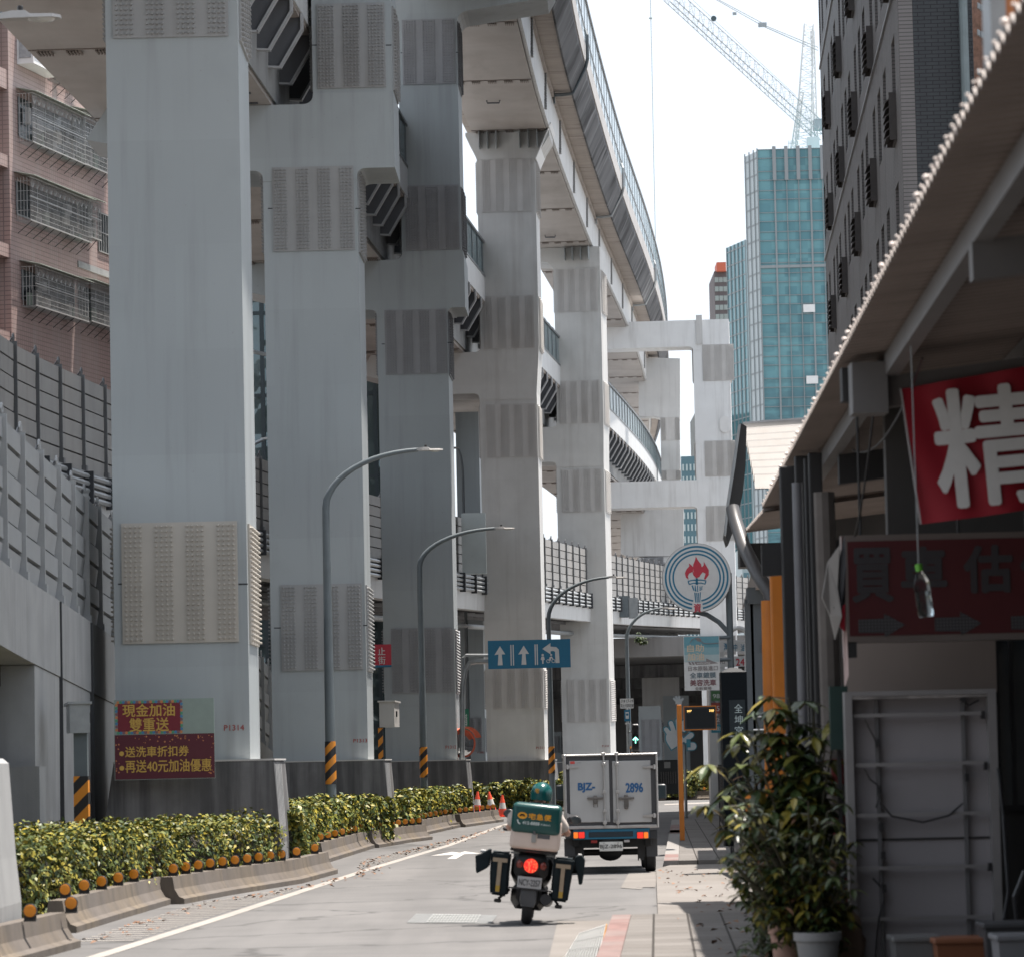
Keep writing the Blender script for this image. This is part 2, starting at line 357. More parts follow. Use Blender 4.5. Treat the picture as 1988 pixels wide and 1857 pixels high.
# white edge line and hatching
edge = [g(185,1857), g(437,1778), g(534,1746), g(700,1692), g(705,1690), g(869,1641), g(971,1603), g(1010,1592)]
e2 = []
first = edge[0]+(edge[0]-edge[1])*.6
pts = [first]+edge
b = MB()
for i in range(len(pts)-1):
    a, c = pts[i], pts[i+1]; w = .085
    b.add([(a.x-w,a.y,.004),(a.x+w,a.y,.004),(c.x+w,c.y,.004),(c.x-w,c.y,.004)], [(0,1,2,3)])
tag(b.build('road_edge_line', LINE), kind='structure')
b = MB()
def edge_x(Y):
    for i in range(len(pts)-1):
        if pts[i].y <= Y <= pts[i+1].y: t = (Y-pts[i].y)/(pts[i+1].y-pts[i].y); return pts[i].x*(1-t)+pts[i+1].x*t
    return pts[-1].x
def bar_x(Y):
    q = [(36,-4.9),(42.3,-4.72),(50.8,-4.4),(56.4,-3.45),(63,-2.8),(71.2,-3.05),(88,-1.75),(110,-.3),(120,0)]
    for i in range(len(q)-1):
        if q[i][0] <= Y <= q[i+1][0]: t = (Y-q[i][0])/(q[i+1][0]-q[i][0]); return q[i][1]*(1-t)+q[i+1][1]*t
    return q[-1][1]
Y = 40.5
while Y < 104:
    xa = bar_x(Y)+.1; xb = edge_x(Y)-.16
    if xb-xa > .15: b.add([(xa,Y,.005),(xb,Y-.08,.005),(xb,Y+.07,.005),(xa,Y+.15,.005)], [(0,1,2,3)])
    Y += .52
tag(b.build('road_hatching', LINE), kind='structure')
# painted arrow in the lane
c = g(884,1660); k = (g(930,1660)-g(838,1660)).x
ap = [(-.5,0.4),(-.1,6.2),(.28,6.0),(.5,3.6),(.2,3.9),(.12,-4.5),(-.08,-4.5),(-.1,2.6),(-.3,.3)]
o2 = g(880,1665); s = k
b = MB(); b.add([(c.x+x*s*1.05, c.y+y*.95, .005) for x, y in [(-.5,.2),(-.12,3.2),(.06,2.2),(.14,3.4),(.5,1.2),(.16,.9),(.06,-2.6),(-.12,-2.6),(-.02,.6)]], [(0,1,2,3,4,5,6,7,8)])
tag(b.build('road_arrow', mat('arrow_paint', (.40,.385,.365), .8, .08, 6)), kind='structure')
b = MB(); q = [g(1290,1560), g(1385,1556), g(1385,1558.5), g(1290,1562)]; b.add([(p.x,p.y,.006) for p in q], [(0,1,2,3)]); tag(b.build('road_stop_line', LINE), kind='structure')
# ---------------------------------------------------------------- kerb barriers with reflectors
BARR = mat('barrier_concrete', (.105,.09,.078), .85, .18, 2.5, stain=(.04,.034,.03), samt=.7, sth=(.45,.7), sscale=3, blotch=(.16,.12,.07), bamt=.6, bmp=.3)
ORD = ['first','second','third','fourth','fifth','sixth','seventh','eighth','ninth','tenth','eleventh','twelfth','thirteenth','fourteenth','fifteenth','sixteenth','seventeenth','eighteenth','nineteenth','twentieth','twenty-first','twenty-second','twenty-third','twenty-fourth']
BP = [(0,0),(-.0,.07),(-.07,.10),(-.13,.2),(-.155,.36),(-.31,.36),(-.335,.2),(-.40,.10),(-.46,.07),(-.46,0)]
def barrier(p0, p1, lab, n=5, sag=0.0):
    path = [p0.lerp(p1, i/n) for i in range(n+1)]
    L = (p1-p0).length; b = MB()
    prof = BP
    b.sweep([(q.x,q.y,0) for q in path], prof)
    return tag(b.build('concrete_barrier', BARR), lab, 'barrier', 'low concrete barriers along the hedge')
REFM = plain('orange_reflector', (.62,.22,.015), .35); 
def make_reflector():
    t = thing('reflector', 'x', 'reflector', group='orange reflectors on the barriers')
    b = MB(); b.box(-.06,.06,-.008,.006,0,.085); b.box(-.06,.06,-.05,.05,0,.012); b.build('bracket', BLACKP, t)
    b = MB(); b.lathe([(.064,-.022),(.068,-.012),(.068,.012)], 20, 'Y', (0,0,.10)); b.build('rim', BLACKP, t)
    b = MB(); b.lathe([(.0001,-.028),(.05,-.027),(.06,-.0235)], 20, 'Y', (0,0,.10)); b.build('lens', REFM, t, smooth=True)
    return t
REF0 = make_reflector(); ref_used = [False]
def reflectors(pts, run):
    for i, p in enumerate(pts):
        lab = f'{ORD[i]} orange reflector from the near end, {run}'
        if not ref_used[0]: REF0.location = p; REF0['label'] = lab; ref_used[0] = True
        else: dup(REF0, p, random.uniform(-.12,.12), lab)
def along(p0, p1, n, z=.36, inset=.23):
    out = []; t = (p1-p0).normalized(); nr = Vector((t.y,-t.x,0))
    for i in range(n):
        q = p0.lerp(p1, (i+.5)/n) - nr*inset; q.z = z; out.append(q)
    return out
def rsteps(px0, px1, y0, y1): return None
a0, a1 = g(-70,1900), g(157,1838)
barrier(a0, a1, 'nearest concrete barrier end piece, at the bottom left corner with two reflectors on it')
reflectors([at(53,1798,38.2)*1 for _ in range(0)] + [Vector((p.x,p.y,.36)) for p in (a0.lerp(a1,.56)-Vector((.06,-.25,0)), a0.lerp(a1,.9)-Vector((.02,-.28,0)))], 'nearest barrier piece')
B1 = [g(149,1810), g(242,1781), g(337,1753)]; B2 = [g(358,1754), g(452,1736), g(587,1714), g(656,1695)]
barrier(B1[0], B1[1], 'long concrete barrier piece just behind the nearest end piece, beside the hedge')
barrier(B1[1], B1[2], 'concrete barrier piece ending at the dark gap, second in the near row')
barrier(B2[0], B2[1], 'concrete barrier piece starting just after the dark gap in the near row')
barrier(B2[1], B2[2], 'pale seamed middle concrete barrier piece in front of the first pier plinth')
barrier(B2[2], B2[3], 'concrete barrier piece curving out to the road, last in the near row')
reflectors(along(B1[0], B1[2], 6), 'near barrier row before its gap')
reflectors(along(B2[0], B2[1], 4)+along(B2[1],B2[2],6)+along(B2[2],B2[3],2), 'near barrier row after its gap')
C1 = [g(640,1673), g(728,1645)]; C2 = [g(736,1645), g(800,1634), g(840,1629)]
barrier(*C1, 'first concrete barrier piece of the middle row, below the second lamp post hedge')
barrier(C2[0], C2[1], 'second concrete barrier piece of the middle row')
barrier(C2[1], C2[2], 'third and last concrete barrier piece of the middle row')
reflectors(along(C1[0],C1[1],7)+along(C2[0],C2[1],5)+along(C2[1],C2[2],3), 'middle barrier row')
D1 = [g(828,1620), g(895,1604.7)]; D2 = [g(904,1604.7), g(978,1594)]
barrier(*D1, 'concrete barrier piece before the narrow gap in the far row, short of the traffic cones')
barrier(*D2, 'concrete barrier piece beside the traffic cones, end of the far row')
reflectors(along(D1[0],D1[1],7)+along(D2[0],D2[1],7), 'far barrier row before the cones')
F1 = [g(985,1572), g(1100,1574)]
barrier(*F1, 'concrete barrier piece behind the cones and left of the truck')
reflectors([F1[0].lerp(F1[1], (i+.5)/8)+Vector((0,.25,.36)) for i in range(8)], 'barrier behind the cones')
G1 = [g(1070,1556), g(1400,1551)]
barrier(*G1, 'distant concrete barrier crossing behind the white truck')
reflectors([G1[0].lerp(G1[1], (i+.5)/16)+Vector((0,.25,.36)) for i in range(16)], 'distant barrier behind the truck')
# ---------------------------------------------------------------- hedges
def leaf_mat(name, cols, rough=.35, spec=.5):
    m, n, l, bs = nt(name); gi = n.new('ShaderNodeNewGeometry'); r = n.new('ShaderNodeValToRGB')
    e = r.color_ramp.elements; e[0].position = 0; e[0].color = rgb(cols[0]); e[1].position = 1; e[1].color = rgb(cols[-1])
    for i, c in enumerate(cols[1:-1]): q = e.new((i+1)/(len(cols)-1)); q.color = rgb(c)
    l.new(gi.outputs['Random Per Island'], r.inputs[0]); l.new(r.outputs[0], bs.inputs['Base Color'])
    bs.inputs['Roughness'].default_value = rough; bs.inputs['Specular IOR Level'].default_value = spec
    bs.inputs['Subsurface Weight'].default_value = 0
    return m
HLEAF = leaf_mat('hedge_leaves', [(.018,.034,.014),(.045,.07,.022),(.085,.11,.03),(.14,.15,.03),(.21,.19,.03),(.30,.24,.03)], .45, .28)
HLEAFY = leaf_mat('hedge_leaves_yellow', [(.03,.05,.02),(.07,.1,.025),(.15,.155,.03),(.23,.21,.03),(.28,.24,.04)], .4)
TWIG = mat('twigs', (.025,.022,.015), .9, .3, 8)
def leaves_mesh(name, P, N, size, m, parent, asp=2.0, curl=.15):
    n = len(P); rs = np.random.RandomState(len(P))
    N = N/np.maximum(np.linalg.norm(N,axis=1,keepdims=True),1e-6)
    A = rs.normal(size=(n,3)); A -= (A*N).sum(1,keepdims=True)*N; A /= np.linalg.norm(A,axis=1,keepdims=True)
    B = np.cross(N, A); s = size*rs.uniform(.65,1.3,size=(n,1))
    ln = s*asp/2; w = s/2
    v = np.stack([P-A*ln, P-A*ln*.1+B*w+N*s*curl, P+A*ln-N*s*curl*.6, P-A*ln*.1-B*w+N*s*curl], 1).reshape(-1,3)
    Mi = np.array(wm(parent).inverted()); v = v@Mi[:3,:3].T + Mi[:3,3]
    me = bpy.data.meshes.new(name); me.vertices.add(4*n); me.vertices.foreach_set('co', v.astype(np.float32).ravel())
    me.loops.add(4*n); me.loops.foreach_set('vertex_index', np.arange(4*n, dtype=np.int32)); me.polygons.add(n)
    me.polygons.foreach_set('loop_start', np.arange(0,4*n,4,dtype=np.int32)); me.update(calc_edges=True); me.materials.append(m)
    ob = bpy.data.objects.new(name, me); COL.objects.link(ob); ob.parent = parent; return ob
def hedge(path, w, h, n, m, lab, z0=.15, size=.044, uneven=.09):
    # path: centre line points; leaves spread through the outer shell of a trimmed, uneven block
    P0 = [Vector(p) for p in path]; c = P0[0].lerp(P0[-1], .5); t = thing('hedge', lab, 'hedge', (c.x, c.y, 0), group='clipped hedges along the barriers')
    seg = [(P0[i+1]-P0[i]).length for i in range(len(P0)-1)]; tot = sum(seg)
    rs = np.random.RandomState(int(abs(c.y)*37) % 9999)
    def pt(u):
        d = u*tot
        for i, q in enumerate(seg):
            if d <= q or i == len(seg)-1:
                f = d/q; p = P0[i].lerp(P0[i+1], min(1,f)); tt = (P0[i+1]-P0[i]).normalized(); return p, tt
            d -= q
    n = int(n*1.45); us = rs.uniform(0,1,n); ang = rs.uniform(0,1,n); dep = np.abs(rs.normal(0,.10,n))
    P = np.zeros((n,3)); N = np.zeros((n,3)); ph = rs.uniform(0,6,8)
    for i in range(n):
        p, tt = pt(us[i]); nr = Vector((tt.y,-tt.x,0)); s = us[i]*tot
        wob = uneven*(.5*sin(s*1.7+ph[0])+.35*sin(s*3.9+ph[1])+.3*sin(s*8.3+ph[2]))
        hw = w/2+wob*.8; hh = h+wob*.8; a = ang[i]; per = 2*hh+2*hw; q = a*per
        if q < hh: o, z, nn = hw, q, (1,.0,.25)
        elif q < hh+2*hw: o, z, nn = hw-(q-hh), hh, (0,0,1)
        else: o, z, nn = -hw, hh-(q-hh-2*hw), (-1,0,.25)
        # round the shoulders
        rr = .28; dx = max(0, abs(o)-(hw-rr)); dz = max(0, z-(hh-rr)); l2 = math.hypot(dx,dz)
        if l2 > rr: k = rr/l2; o = math.copysign(hw-rr+dx*k, o); z = hh-rr+dz*k
        bulge = .06*sin(s*11+ph[3]+z*9)+.05*sin(s*6+o*7+ph[4])
        d = dep[i]-bulge
        P[i] = (p.x+nr.x*(o-d*nn[0])+rs.normal(0,.03), p.y+nr.y*(o-d*nn[0])+rs.normal(0,.03), z0+max(.02, z-d*(1 if nn[2]==1 else 0)))
        N[i] = (nr.x*nn[0]*1.0, nr.y*nn[0]*1.0, nn[2]+.35)
    # end faces
    ne = int(n*.06)
    for e, sg in ((P0[0],-1),(P0[-1],1)):
        tt = (P0[1]-P0[0]).normalized() if sg < 0 else (P0[-1]-P0[-2]).normalized(); nr = Vector((tt.y,-tt.x,0))
        o = rs.uniform(-w/2,w/2,ne); z = rs.uniform(0,h,ne); d = np.abs(rs.normal(0,.08,ne))
        Pe = np.stack([e.x+nr.x*o-sg*tt.x*d, e.y+nr.y*o-sg*tt.y*d, z0+z],1); Ne = np.tile(np.array([sg*tt.x, sg*tt.y, .4]), (ne,1))
        P = np.vstack([P,Pe]); N = np.vstack([N,Ne])
    N = N+rs.normal(0,.55,N.shape)
    leaves_mesh('foliage', P, N, size, m, t, 1.9)
    b = MB(); b.sweep([(p.x,p.y,z0) for p in P0], [(w/2-.2,0),(w/2-.16,h*.6),(w/2-.35,h-.2),(-w/2+.35,h-.2),(-w/2+.16,h*.6),(-w/2+.2,0)]); b.build('branches', TWIG, t)
    return t
V = lambda x, y, z=0: Vector((x,y,z))
sheet('planting_bed', [(-9,33),(a1.x-.3,38.6),(B1[0].x-.3,B1[0].y),(B1[2].x-.3,B1[2].y),(B2[1].x-.3,B2[1].y),(B2[3].x-.35,B2[3].y),(C1[0].x-.3,C1[0].y),(C1[1].x-.3,C1[1].y),(C2[2].x-.3,C2[2].y),(D1[0].x-.3,D1[0].y),(D2[1].x-.4,D2[1].y),(-2,128),(-9,118)], .14, EARTH, .13)
hedge([V(-6.45,43.6), V(-6.1,48), V(-5.55,52.4)], 1.9, .86, 17000, HLEAF, 'nearest clipped hedge, in front of the first pier and its red poster')
hedge([V(-5.5,52.6), V(-4.2,58.4)], 1.15, .86, 7000, HLEAF, 'short piece of hedge beside the ribbed right corner of the first plinth')
hedge([V(-4.05,63.4), V(C1[0].x-.83,71.2), V(C1[1].x-.75,81.3), V(C1[1].x-.12,84.0)], .95, .90, 17000, HLEAF, 'long hedge between the first and second pier plinths', .15, .06)
hedge([V(C1[1].x-.35,85.6), V(C2[2].x-.83,89), V(D1[0].x-.83,95), V(D1[1].x-.72,105.5), V(D1[1].x-.2,109.2)], .95, .86, 12000, HLEAF, 'yellowish hedge between the second and third pier plinths', .15, .07)
hedge([V(-1.75,136.2), V(0,136.3), V(1.5,132.9)], .9, .85, 7000, HLEAF, 'hedge behind the traffic cones, in front of the fourth pier plinth', .15, .075)
hedge([V(1.7,157.5), V(5,158.5), V(9,159)], 1.6, 1.0, 9000, HLEAFY, 'yellow-green hedge far behind the truck and the orange post', .15, .085)
hedge([V(-8.2,36.5), V(-6.9,36.2)], 1.2, .75, 3000, HLEAF, 'fragment of hedge cut off at the left picture edge beside the white plinth')
# ---------------------------------------------------------------- piers
PLATE = mat('bolted_plate_paint', (.29,.295,.295), .55, .06, 1.5, stain=(.13,.115,.105), samt=.5, sscale=2.6)
PLATE_B = mat('bolted_plate_beige', (.40,.375,.335), .55, .06, 1.5, stain=(.3,.25,.2), samt=.3)
PLATE_D = mat('bolted_plate_grey', (.26,.265,.275), .55, .08, 1.5, stain=(.14,.13,.13), samt=.5, sscale=2.6)
PLATE_LIT = mat('bolted_plate_lit', (.50,.49,.475), .55, .06, 1.5, stain=(.22,.19,.17), samt=.5, sscale=2.6)  # brighter plate copy, the far piers' extra light put into the colour
PLATES = (PLATE, PLATE_B, PLATE_D, PLATE_LIT)
RUST = mat('rusty_bolts', (.27,.19,.14), .8, .3, 8)
def bolts(b, x, z, r, h, n=6, Tl=None):
    # a hexagon head on the plane y=0 pointing to -y
    vs = []; 
    for k in range(n):
        th = 2*pi*k/n; vs.append((x+r*cos(th), 0, z+r*sin(th)))
    for k in range(n):
        th = 2*pi*k/n; vs.append((x+r*.7*cos(th), -h, z+r*.7*sin(th)))
    fs = [(k, (k+1)%n, n+(k+1)%n, n+k) for k in range(n)] + [tuple(n+k for k in range(n))]
    if Tl is not None: vs = [Tl @ Vector(v) for v in vs]
    b.add(vs, fs)
def bolted_plate(parent, T, x0, x1, z0, z1, groups, per, rows, m, n=6, side=None, r=.024):
    """plate on the plane y=0 of T between x0..x1, z0..z1"""
    b = MB(T); b.box(x0, x1, -.035, .0, z0, z1)
    gw = (x1-x0); dx = gw*.0435 if per == 4 else gw*.05
    cols = []
    for gi in range(groups):
        st = x0+gw*.02+dx*.3+(gw*.96-dx*.6-dx*(per-1))*gi/(groups-1)
        for c in range(per): cols.append((gi, st+dx*c))
    Tl = Matrix.Translation((0,-.035,0))
    dz = (z1-z0)/(rows+.6)
    for gi, cx in cols:
        for k in range(rows):
            bolts(b, cx, z0+dz*(k+.8), r, .05 if n == 6 else .045, n, Tl)
    return b.build('bolted_plate', m, parent, fix=False)
def number_text(parent, T, body, rect, y): lettering(body, rect, y, plain('pier_number_red', (.28,.05,.045), .7), parent, T, 'pier_number', .01)
def fil(c0, corner, c1, n=5):     # rounded corner between two points about a corner point
    out = []
    for i in range(n+1):
        t = i/n; a = Vector(c0).lerp(Vector(corner), t); q = Vector(corner).lerp(Vector(c1), t); p = a.lerp(q, t); out.append((p.x, p.y))
    return out
class Pier:
    def __init__(s, name, label, Y, alpha, l, r, depth=2.4, group='steel viaduct piers in a row', cat='pier', m=None):
        s.m = m or PAINT
        X = at((l+r)/2, 1474, Y).x; s.O = Vector((X,Y,0)); s.Y = Y; s.dep = depth
        s.T = Matrix.Translation(s.O) @ Matrix.Rotation(-alpha, 4, 'Z'); s.Ti = s.T.inverted()
        s.n = s.T.to_3x3() @ Vector((0,1,0)); s.t = thing(name, label, cat, s.O, 0, group)
        s.w = (r-l)/FPX*Y/2; s.nb = 6 if Y < 110 else 4
    def P(s, px, py): q = s.Ti @ onplane(px, py, s.O, s.n); return (q.x, q.z)
    def shaft(s, x0, x1, z0, z1, name='shaft', m=None, y0=0, y1=None):
        b = MB(s.T); b.box(x0, x1, y0, y1 or s.dep, z0, z1); return b.build(name, m or s.m, s.t)
    def poly(s, pts, name='crossbeam', m=None, y0=-.02, y1=None):
        b = MB(s.T); b.polyY(pts, y0, (y1 or s.dep)+.02); return b.build(name, m or s.m, s.t)
    def plate(s, px0, px1, py0, py1, groups=4, per=4, rows=24, m=0, xr=None, left=True, xl=None):
        xm, z1 = s.P((px0+px1)/2, py0); _, z0 = s.P((px0+px1)/2, py1); x0 = s.P(px0,(py0+py1)/2)[0]; x1 = s.P(px1,(py0+py1)/2)[0]
        r = .0215 if s.Y < 100 else .022
        bolted_plate(s.t, s.T, x0, x1, z0, z1, groups, per, rows, PLATES[m], s.nb, r=r)
        xr = s.w if xr is None else xr; xl = -s.w if xl is None else xl
        Tr = s.T @ Matrix.Translation((xr,0,0)) @ Matrix.Rotation(pi/2, 4, 'Z')
        bolted_plate(s.t, Tr, .25, s.dep-.25, z0-.03, z1-.03, groups, per, rows, PLATES[m if m else 1] if s.Y<60 else PLATES[m], s.nb, r=r*1.15)
        if left:
            Tl = s.T @ Matrix.Translation((xl,0,0)) @ Matrix.Rotation(-pi/2, 4, 'Z')
            bolted_plate(s.t, Tl, -s.dep+.25, -.25, z0, z1, groups, per, rows, PLATES[m], s.nb, r=r)
    def seam(s, py, px0, px1, x0=None):
        z = s.P((px0+px1)/2, py)[1]; b = MB(s.T); b.box(s.P(px0,py)[0], s.P(px1,py)[0], -.004, .002, z-.012, z+.012); b.build('seam', DARKGAP, s.t)
    def plinth(s, pl, pr, top=1475, flare=.12):
        x0 = s.P(pl, top)[0]; x1, zt = s.P(pr, top); b = MB(s.T)
        D = s.dep; f = .3
        pts = [(x0-f,0),(x0-f*.75,.5),(x0,zt),(x1,zt),(x1+flare*.25,zt-.03),(x1+flare,.62),(x1+flare,0)]
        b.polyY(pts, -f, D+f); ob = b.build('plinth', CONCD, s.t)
        # lit ribbed right face: vertical grooves
        g2 = MB(s.T)
        for i in range(5):
            y = -f+.12+i*(D+2*f)/9
            g2.hexa([(x1+flare-.01,y,.02),(x1+flare+.03,y,.02),(x1+flare+.03,y+.17,.02),(x1+flare-.01,y+.17,.02),(x1+.01,y,zt-.06),(x1+.05,y,zt-.06),(x1+.05,y+.17,zt-.06),(x1+.01,y+.17,zt-.06)])
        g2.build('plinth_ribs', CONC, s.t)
        c = MB(s.T); c.box(x0-.01, x1+.045, -f-.01, D+f, zt+.002, zt+.03); c.build('plinth_cap', mat('plinth_cap_concrete', (.42,.41,.39), .85, .1, 3), s.t)
        return zt
ZL, ZU = 16.5, 24.5       # soffit heights of the lower and the upper viaduct
# --- pier P1314
p = Pier('steel_pier', 'nearest grey steel pier, marked P1314, with the red petrol poster on its plinth', 61.5, 0.0, 226, 485.5)
zt = p.plinth(224, 530)
p.shaft(-p.w, p.w, zt+.03, ZL-1.45)
x0 = p.P(120,0)[0]
p.poly([(-4.9,ZL-.9),(-4.3,ZL-1.45),(-.9-p.w,ZL-1.45),(p.w,ZL-1.45),(p.w,ZL),(-4.9,ZL)])
p.shaft(-.3, p.w, ZL, ZU-1.4, 'upper_shaft')
p.poly([(-.5,ZU-1.4),(p.w+.9,ZU-1.4),(3.6,ZU-.5),(3.6,ZU),(-.5,ZU)], 'top_bracket')
p.plate(237, 462, 1013, 1247, m=1); p.plate(218, 442, -160, 73, m=0)
p.seam(1133, 229, 238); p.seam(1133, 463, 481)
number_text(p.t, p.T, 'P1314', (*(p.P(435,1417)[0], p.P(474,1417)[0]), p.P(450,1417)[1], p.P(450,1406)[1]), -.004)
PIER1 = p
# --- pier P1313
p = Pier('steel_pier', 'second grey steel pier, marked P1313, with a wide cap standing out to the right', 85, R(1.0), 530.5, 714.5, 2.4)
zt = p.plinth(487, 745); w = p.w
zb0 = p.P(620,319)[1]; zb1 = p.P(560,183)[1]; zb0 = ZL-1.47; zb1 = ZL
p.shaft(-w, w, zt+.03, zb0-.25)
capR = p.P(765,250)[0]; upL = p.P(606,100)[0]; upR = p.P(761,100)[0]; tipx = p.P(167,270)[0]; tipz = p.P(167,272)[1]
p.poly([(-w,zb0-.25),(w,zb0-.25)] + fil((w,zb0-.2),(w,zb0),(w+.22,zb0)) + [(capR,zb0),(capR,zb1+.25),(upL,zb1+.25)] + fil((upL,zb1+.22),(upL,zb1),(upL-.25,zb1)) + [(p.P(206,200)[0],zb1),(tipx,tipz),(p.P(207,278)[0],p.P(207,279)[1]),(-w-1.5,zb0)] + fil((-w-.22,zb0),(-w,zb0),(-w,zb0-.2)))
p.shaft(upL, upR, zb1+.25, ZU-1.4, 'upper_shaft')
p.poly([(upL,ZU-1.4),(upR+.2,ZU-1.4),(upR+2.2,ZU-.6),(upR+2.2,ZU),(upL,ZU)], 'top_bracket')
p.plate(616, 748, 7, 171, 3, 5, 24, 0, xr=upR, xl=upL); p.plate(529.5, 688, 324, 487, 4, 4, 24, 0); p.plate(546, 704, 1133, 1300, 4, 4, 22, 0)
p.seam(88, 606, 615); p.seam(88, 749, 760); p.seam(405,520,529); p.seam(405,690,700); p.seam(1218,532,545); p.seam(1213,705,713)
number_text(p.t, p.T, 'P1313', (p.P(686,1437)[0], p.P(713,1437)[0], p.P(700,1440)[1], p.P(700,1433)[1]), -.004)
# --- pier P1312
p = Pier('steel_pier', 'third grey steel pier, marked P1312, darkest in the row, beside the round traffic mirror', 112, R(1.8), 749, 886.5, 2.4)
zt = p.plinth(716, 903); w = p.w; zb0 = p.P(812,593)[1]; zb1 = p.P(812,494)[1]; zb0, zb1 = ZL-1.45, ZL
p.shaft(-w, w, zt+.03, zb0-.25)
capR = p.P(902,550)[0]; upL = p.P(776,260)[0]; upR = p.P(891,260)[0]
p.poly([(-w,zb0-.25),(w,zb0-.25)] + fil((w,zb0-.2),(w,zb0),(w+.2,zb0)) + [(capR,zb0),(capR,zb1+.02),(upR+.02,zb1+.25),(upL,zb1+.25)] + fil((upL,zb1+.22),(upL,zb1),(upL-.25,zb1)) + [(-w-3.9,zb1),(-w-4.3,zb1-.7),(-w-1.4,zb0)] + fil((-w-.22,zb0),(-w,zb0),(-w,zb0-.2)))
zt0 = p.P(893,32)[1]
p.shaft(upL, upR, zb1+.25, zt0-.3, 'upper_shaft')
p.poly([(upL,zt0-.3),(upR,zt0-.3)] + fil((upR,zt0-.25),(upR,zt0+.1),(upR+.3,zt0+.16)) + [(p.P(1062,-4)[0],p.P(1062,-4)[1]),(p.P(1075,-30)[0],ZU),(upL-1,ZU),(upL-1,ZU-.5)], 'top_bracket')
p.plate(781, 884, 38, 164, 3, 5, 24, 2, xr=upR, xl=upL); p.plate(787, 891, 360, 486, 3, 5, 24, 2, xr=upR, xl=upL)
p.plate(747.5, 868, 601, 726, 4, 4, 24, 2); p.plate(760, 880, 1218, 1344, 4, 4, 22, 2)
p.seam(103,778,781); p.seam(102,885,889); p.seam(668,741,747); p.seam(665,869,878)
number_text(p.t, p.T, 'P1312', (p.P(865,1450)[0], p.P(886,1450)[0], p.P(880,1452)[1], p.P(880,1446)[1]), -.004)
# --- pier P1311
p = Pier('steel_pier', 'fourth pier, marked P1311, with a flared head under the upper viaduct', 138, R(3.4), 946, 1058, 2.4, m=PAINT_LIT)
zt = p.plinth(913, 1072); w = p.w; zb0, zb1 = ZL-1.5, ZL
p.shaft(-w, w, zt+.03, zb0-.25)
upL = p.P(928.5,450)[0]; upR = p.P(1041.5,450)[0]
p.poly([(-w,zb0-.25),(w,zb0-.25),(w,zb0),(upR,zb1+.25),(upL,zb1+.25)] + fil((upL,zb1+.22),(upL,zb1),(upL-.25,zb1)) + [(-w-3.9,zb1),(-w-4.3,zb1-.7),(-w-1.4,zb0)] + fil((-w-.22,zb0),(-w,zb0),(-w,zb0-.2)))
zn = p.P(985,309)[1]
p.shaft(upL, upR, zb1+.25, zn, 'upper_shaft')
hl = p.P(903,246)[0]; hr = p.P(1066,240)[0]
p.poly([(upL,zn),(upR,zn),(hr,ZU-.2),(hr,ZU),(hl,ZU),(hl,ZU-.12),(upL-.1,zn+.3)], 'flared_head')
b = MB(p.T); b.hexa([(upR+.02,-.25,zn-.05),(upR+.06,-.25,zn-.05),(upR+.06,p.dep+.2,zn-.05),(upR+.02,p.dep+.2,zn-.05),(hr+.05,-.25,ZU+.25),(hr+.09,-.25,ZU+.25),(hr+.09,p.dep+.2,ZU+.25),(hr+.05,p.dep+.2,ZU+.25)]); b.build('wing_plate', WHITE, p.t)
b = MB(p.T)
for i, px in enumerate((931,947,964,1009,1026,1043)): x = p.P(px,255)[0]; b.box(x-.012,x+.012,-.5,-.02,ZU-.62,ZU-.02)
b.build('stiffeners', PAINT, p.t)
p.plate(934, 1031.5, 309.5, 411, 4, 4, 24, 3, xr=upR, xl=upL); p.plate(939, 1037, 574, 676.5, 4, 4, 24, 3, xr=upR, xl=upL); p.plate(945, 1043, 784, 887, 4, 4, 24, 3); p.plate(957, 1055, 1297, 1375, 4, 4, 22, 3)
number_text(p.t, p.T, 'P1311', (p.P(1041,1451)[0], p.P(1057,1451)[0], p.P(1050,1453)[1], p.P(1050,1448)[1]), -.004)
# --- pier P1310
p = Pier('steel_pier', 'fifth pier, marked P1310, standing just behind the white box truck', 170, R(7.2), 1093, 1186, 2.4, m=PAINT_LIT)
zt = p.plinth(1066, 1200, 1477); w = p.w; zb0, zb1 = ZL-1.55, ZL
p.shaft(-w, w, zt+.03, zb0-.25)
upL = p.P(1077,620)[0]; upR = p.P(1167,620)[0]
p.poly([(-w,zb0-.25),(w,zb0-.25),(w,zb0),(upR,zb1+.25),(upL,zb1+.25)] + fil((upL,zb1+.22),(upL,zb1),(upL-.25,zb1)) + [(-w-3.4,zb1),(-w-3.8,zb1-.7),(-w-1.4,zb0)] + fil((-w-.22,zb0),(-w,zb0),(-w,zb0-.2)))
zn = p.P(1120,520)[1]
p.shaft(upL, upR, zb1+.25, zn, 'upper_shaft')
p.poly([(upL,zn),(upR,zn),(upR,ZU),(upL-2.4,ZU),(upL-2.4,ZU-.5),(upL-.3,zn+.3)], 'flared_head')
b = MB(p.T)
for px in (1098,1113,1129,1144): x = p.P(px,500)[0]; b.box(x-.012,x+.012,-.5,-.02,ZU-.6,ZU-.02)
b.build('stiffeners', PAINT, p.t)
p.plate(1080.5, 1160, 522.5, 605, 4, 4, 24, 3, xr=upR, xl=upL); p.plate(1086, 1165, 738.5, 822, 4, 4, 24, 3, xr=upR, xl=upL); p.plate(1091, 1169.5, 910, 993, 4, 4, 24, 3); p.plate(1102, 1180, 1317, 1400, 4, 4, 22, 3)
number_text(p.t, p.T, 'P1310', (p.P(1169,1447)[0], p.P(1182,1447)[0], p.P(1175,1449)[1], p.P(1175,1445)[1]), -.004)
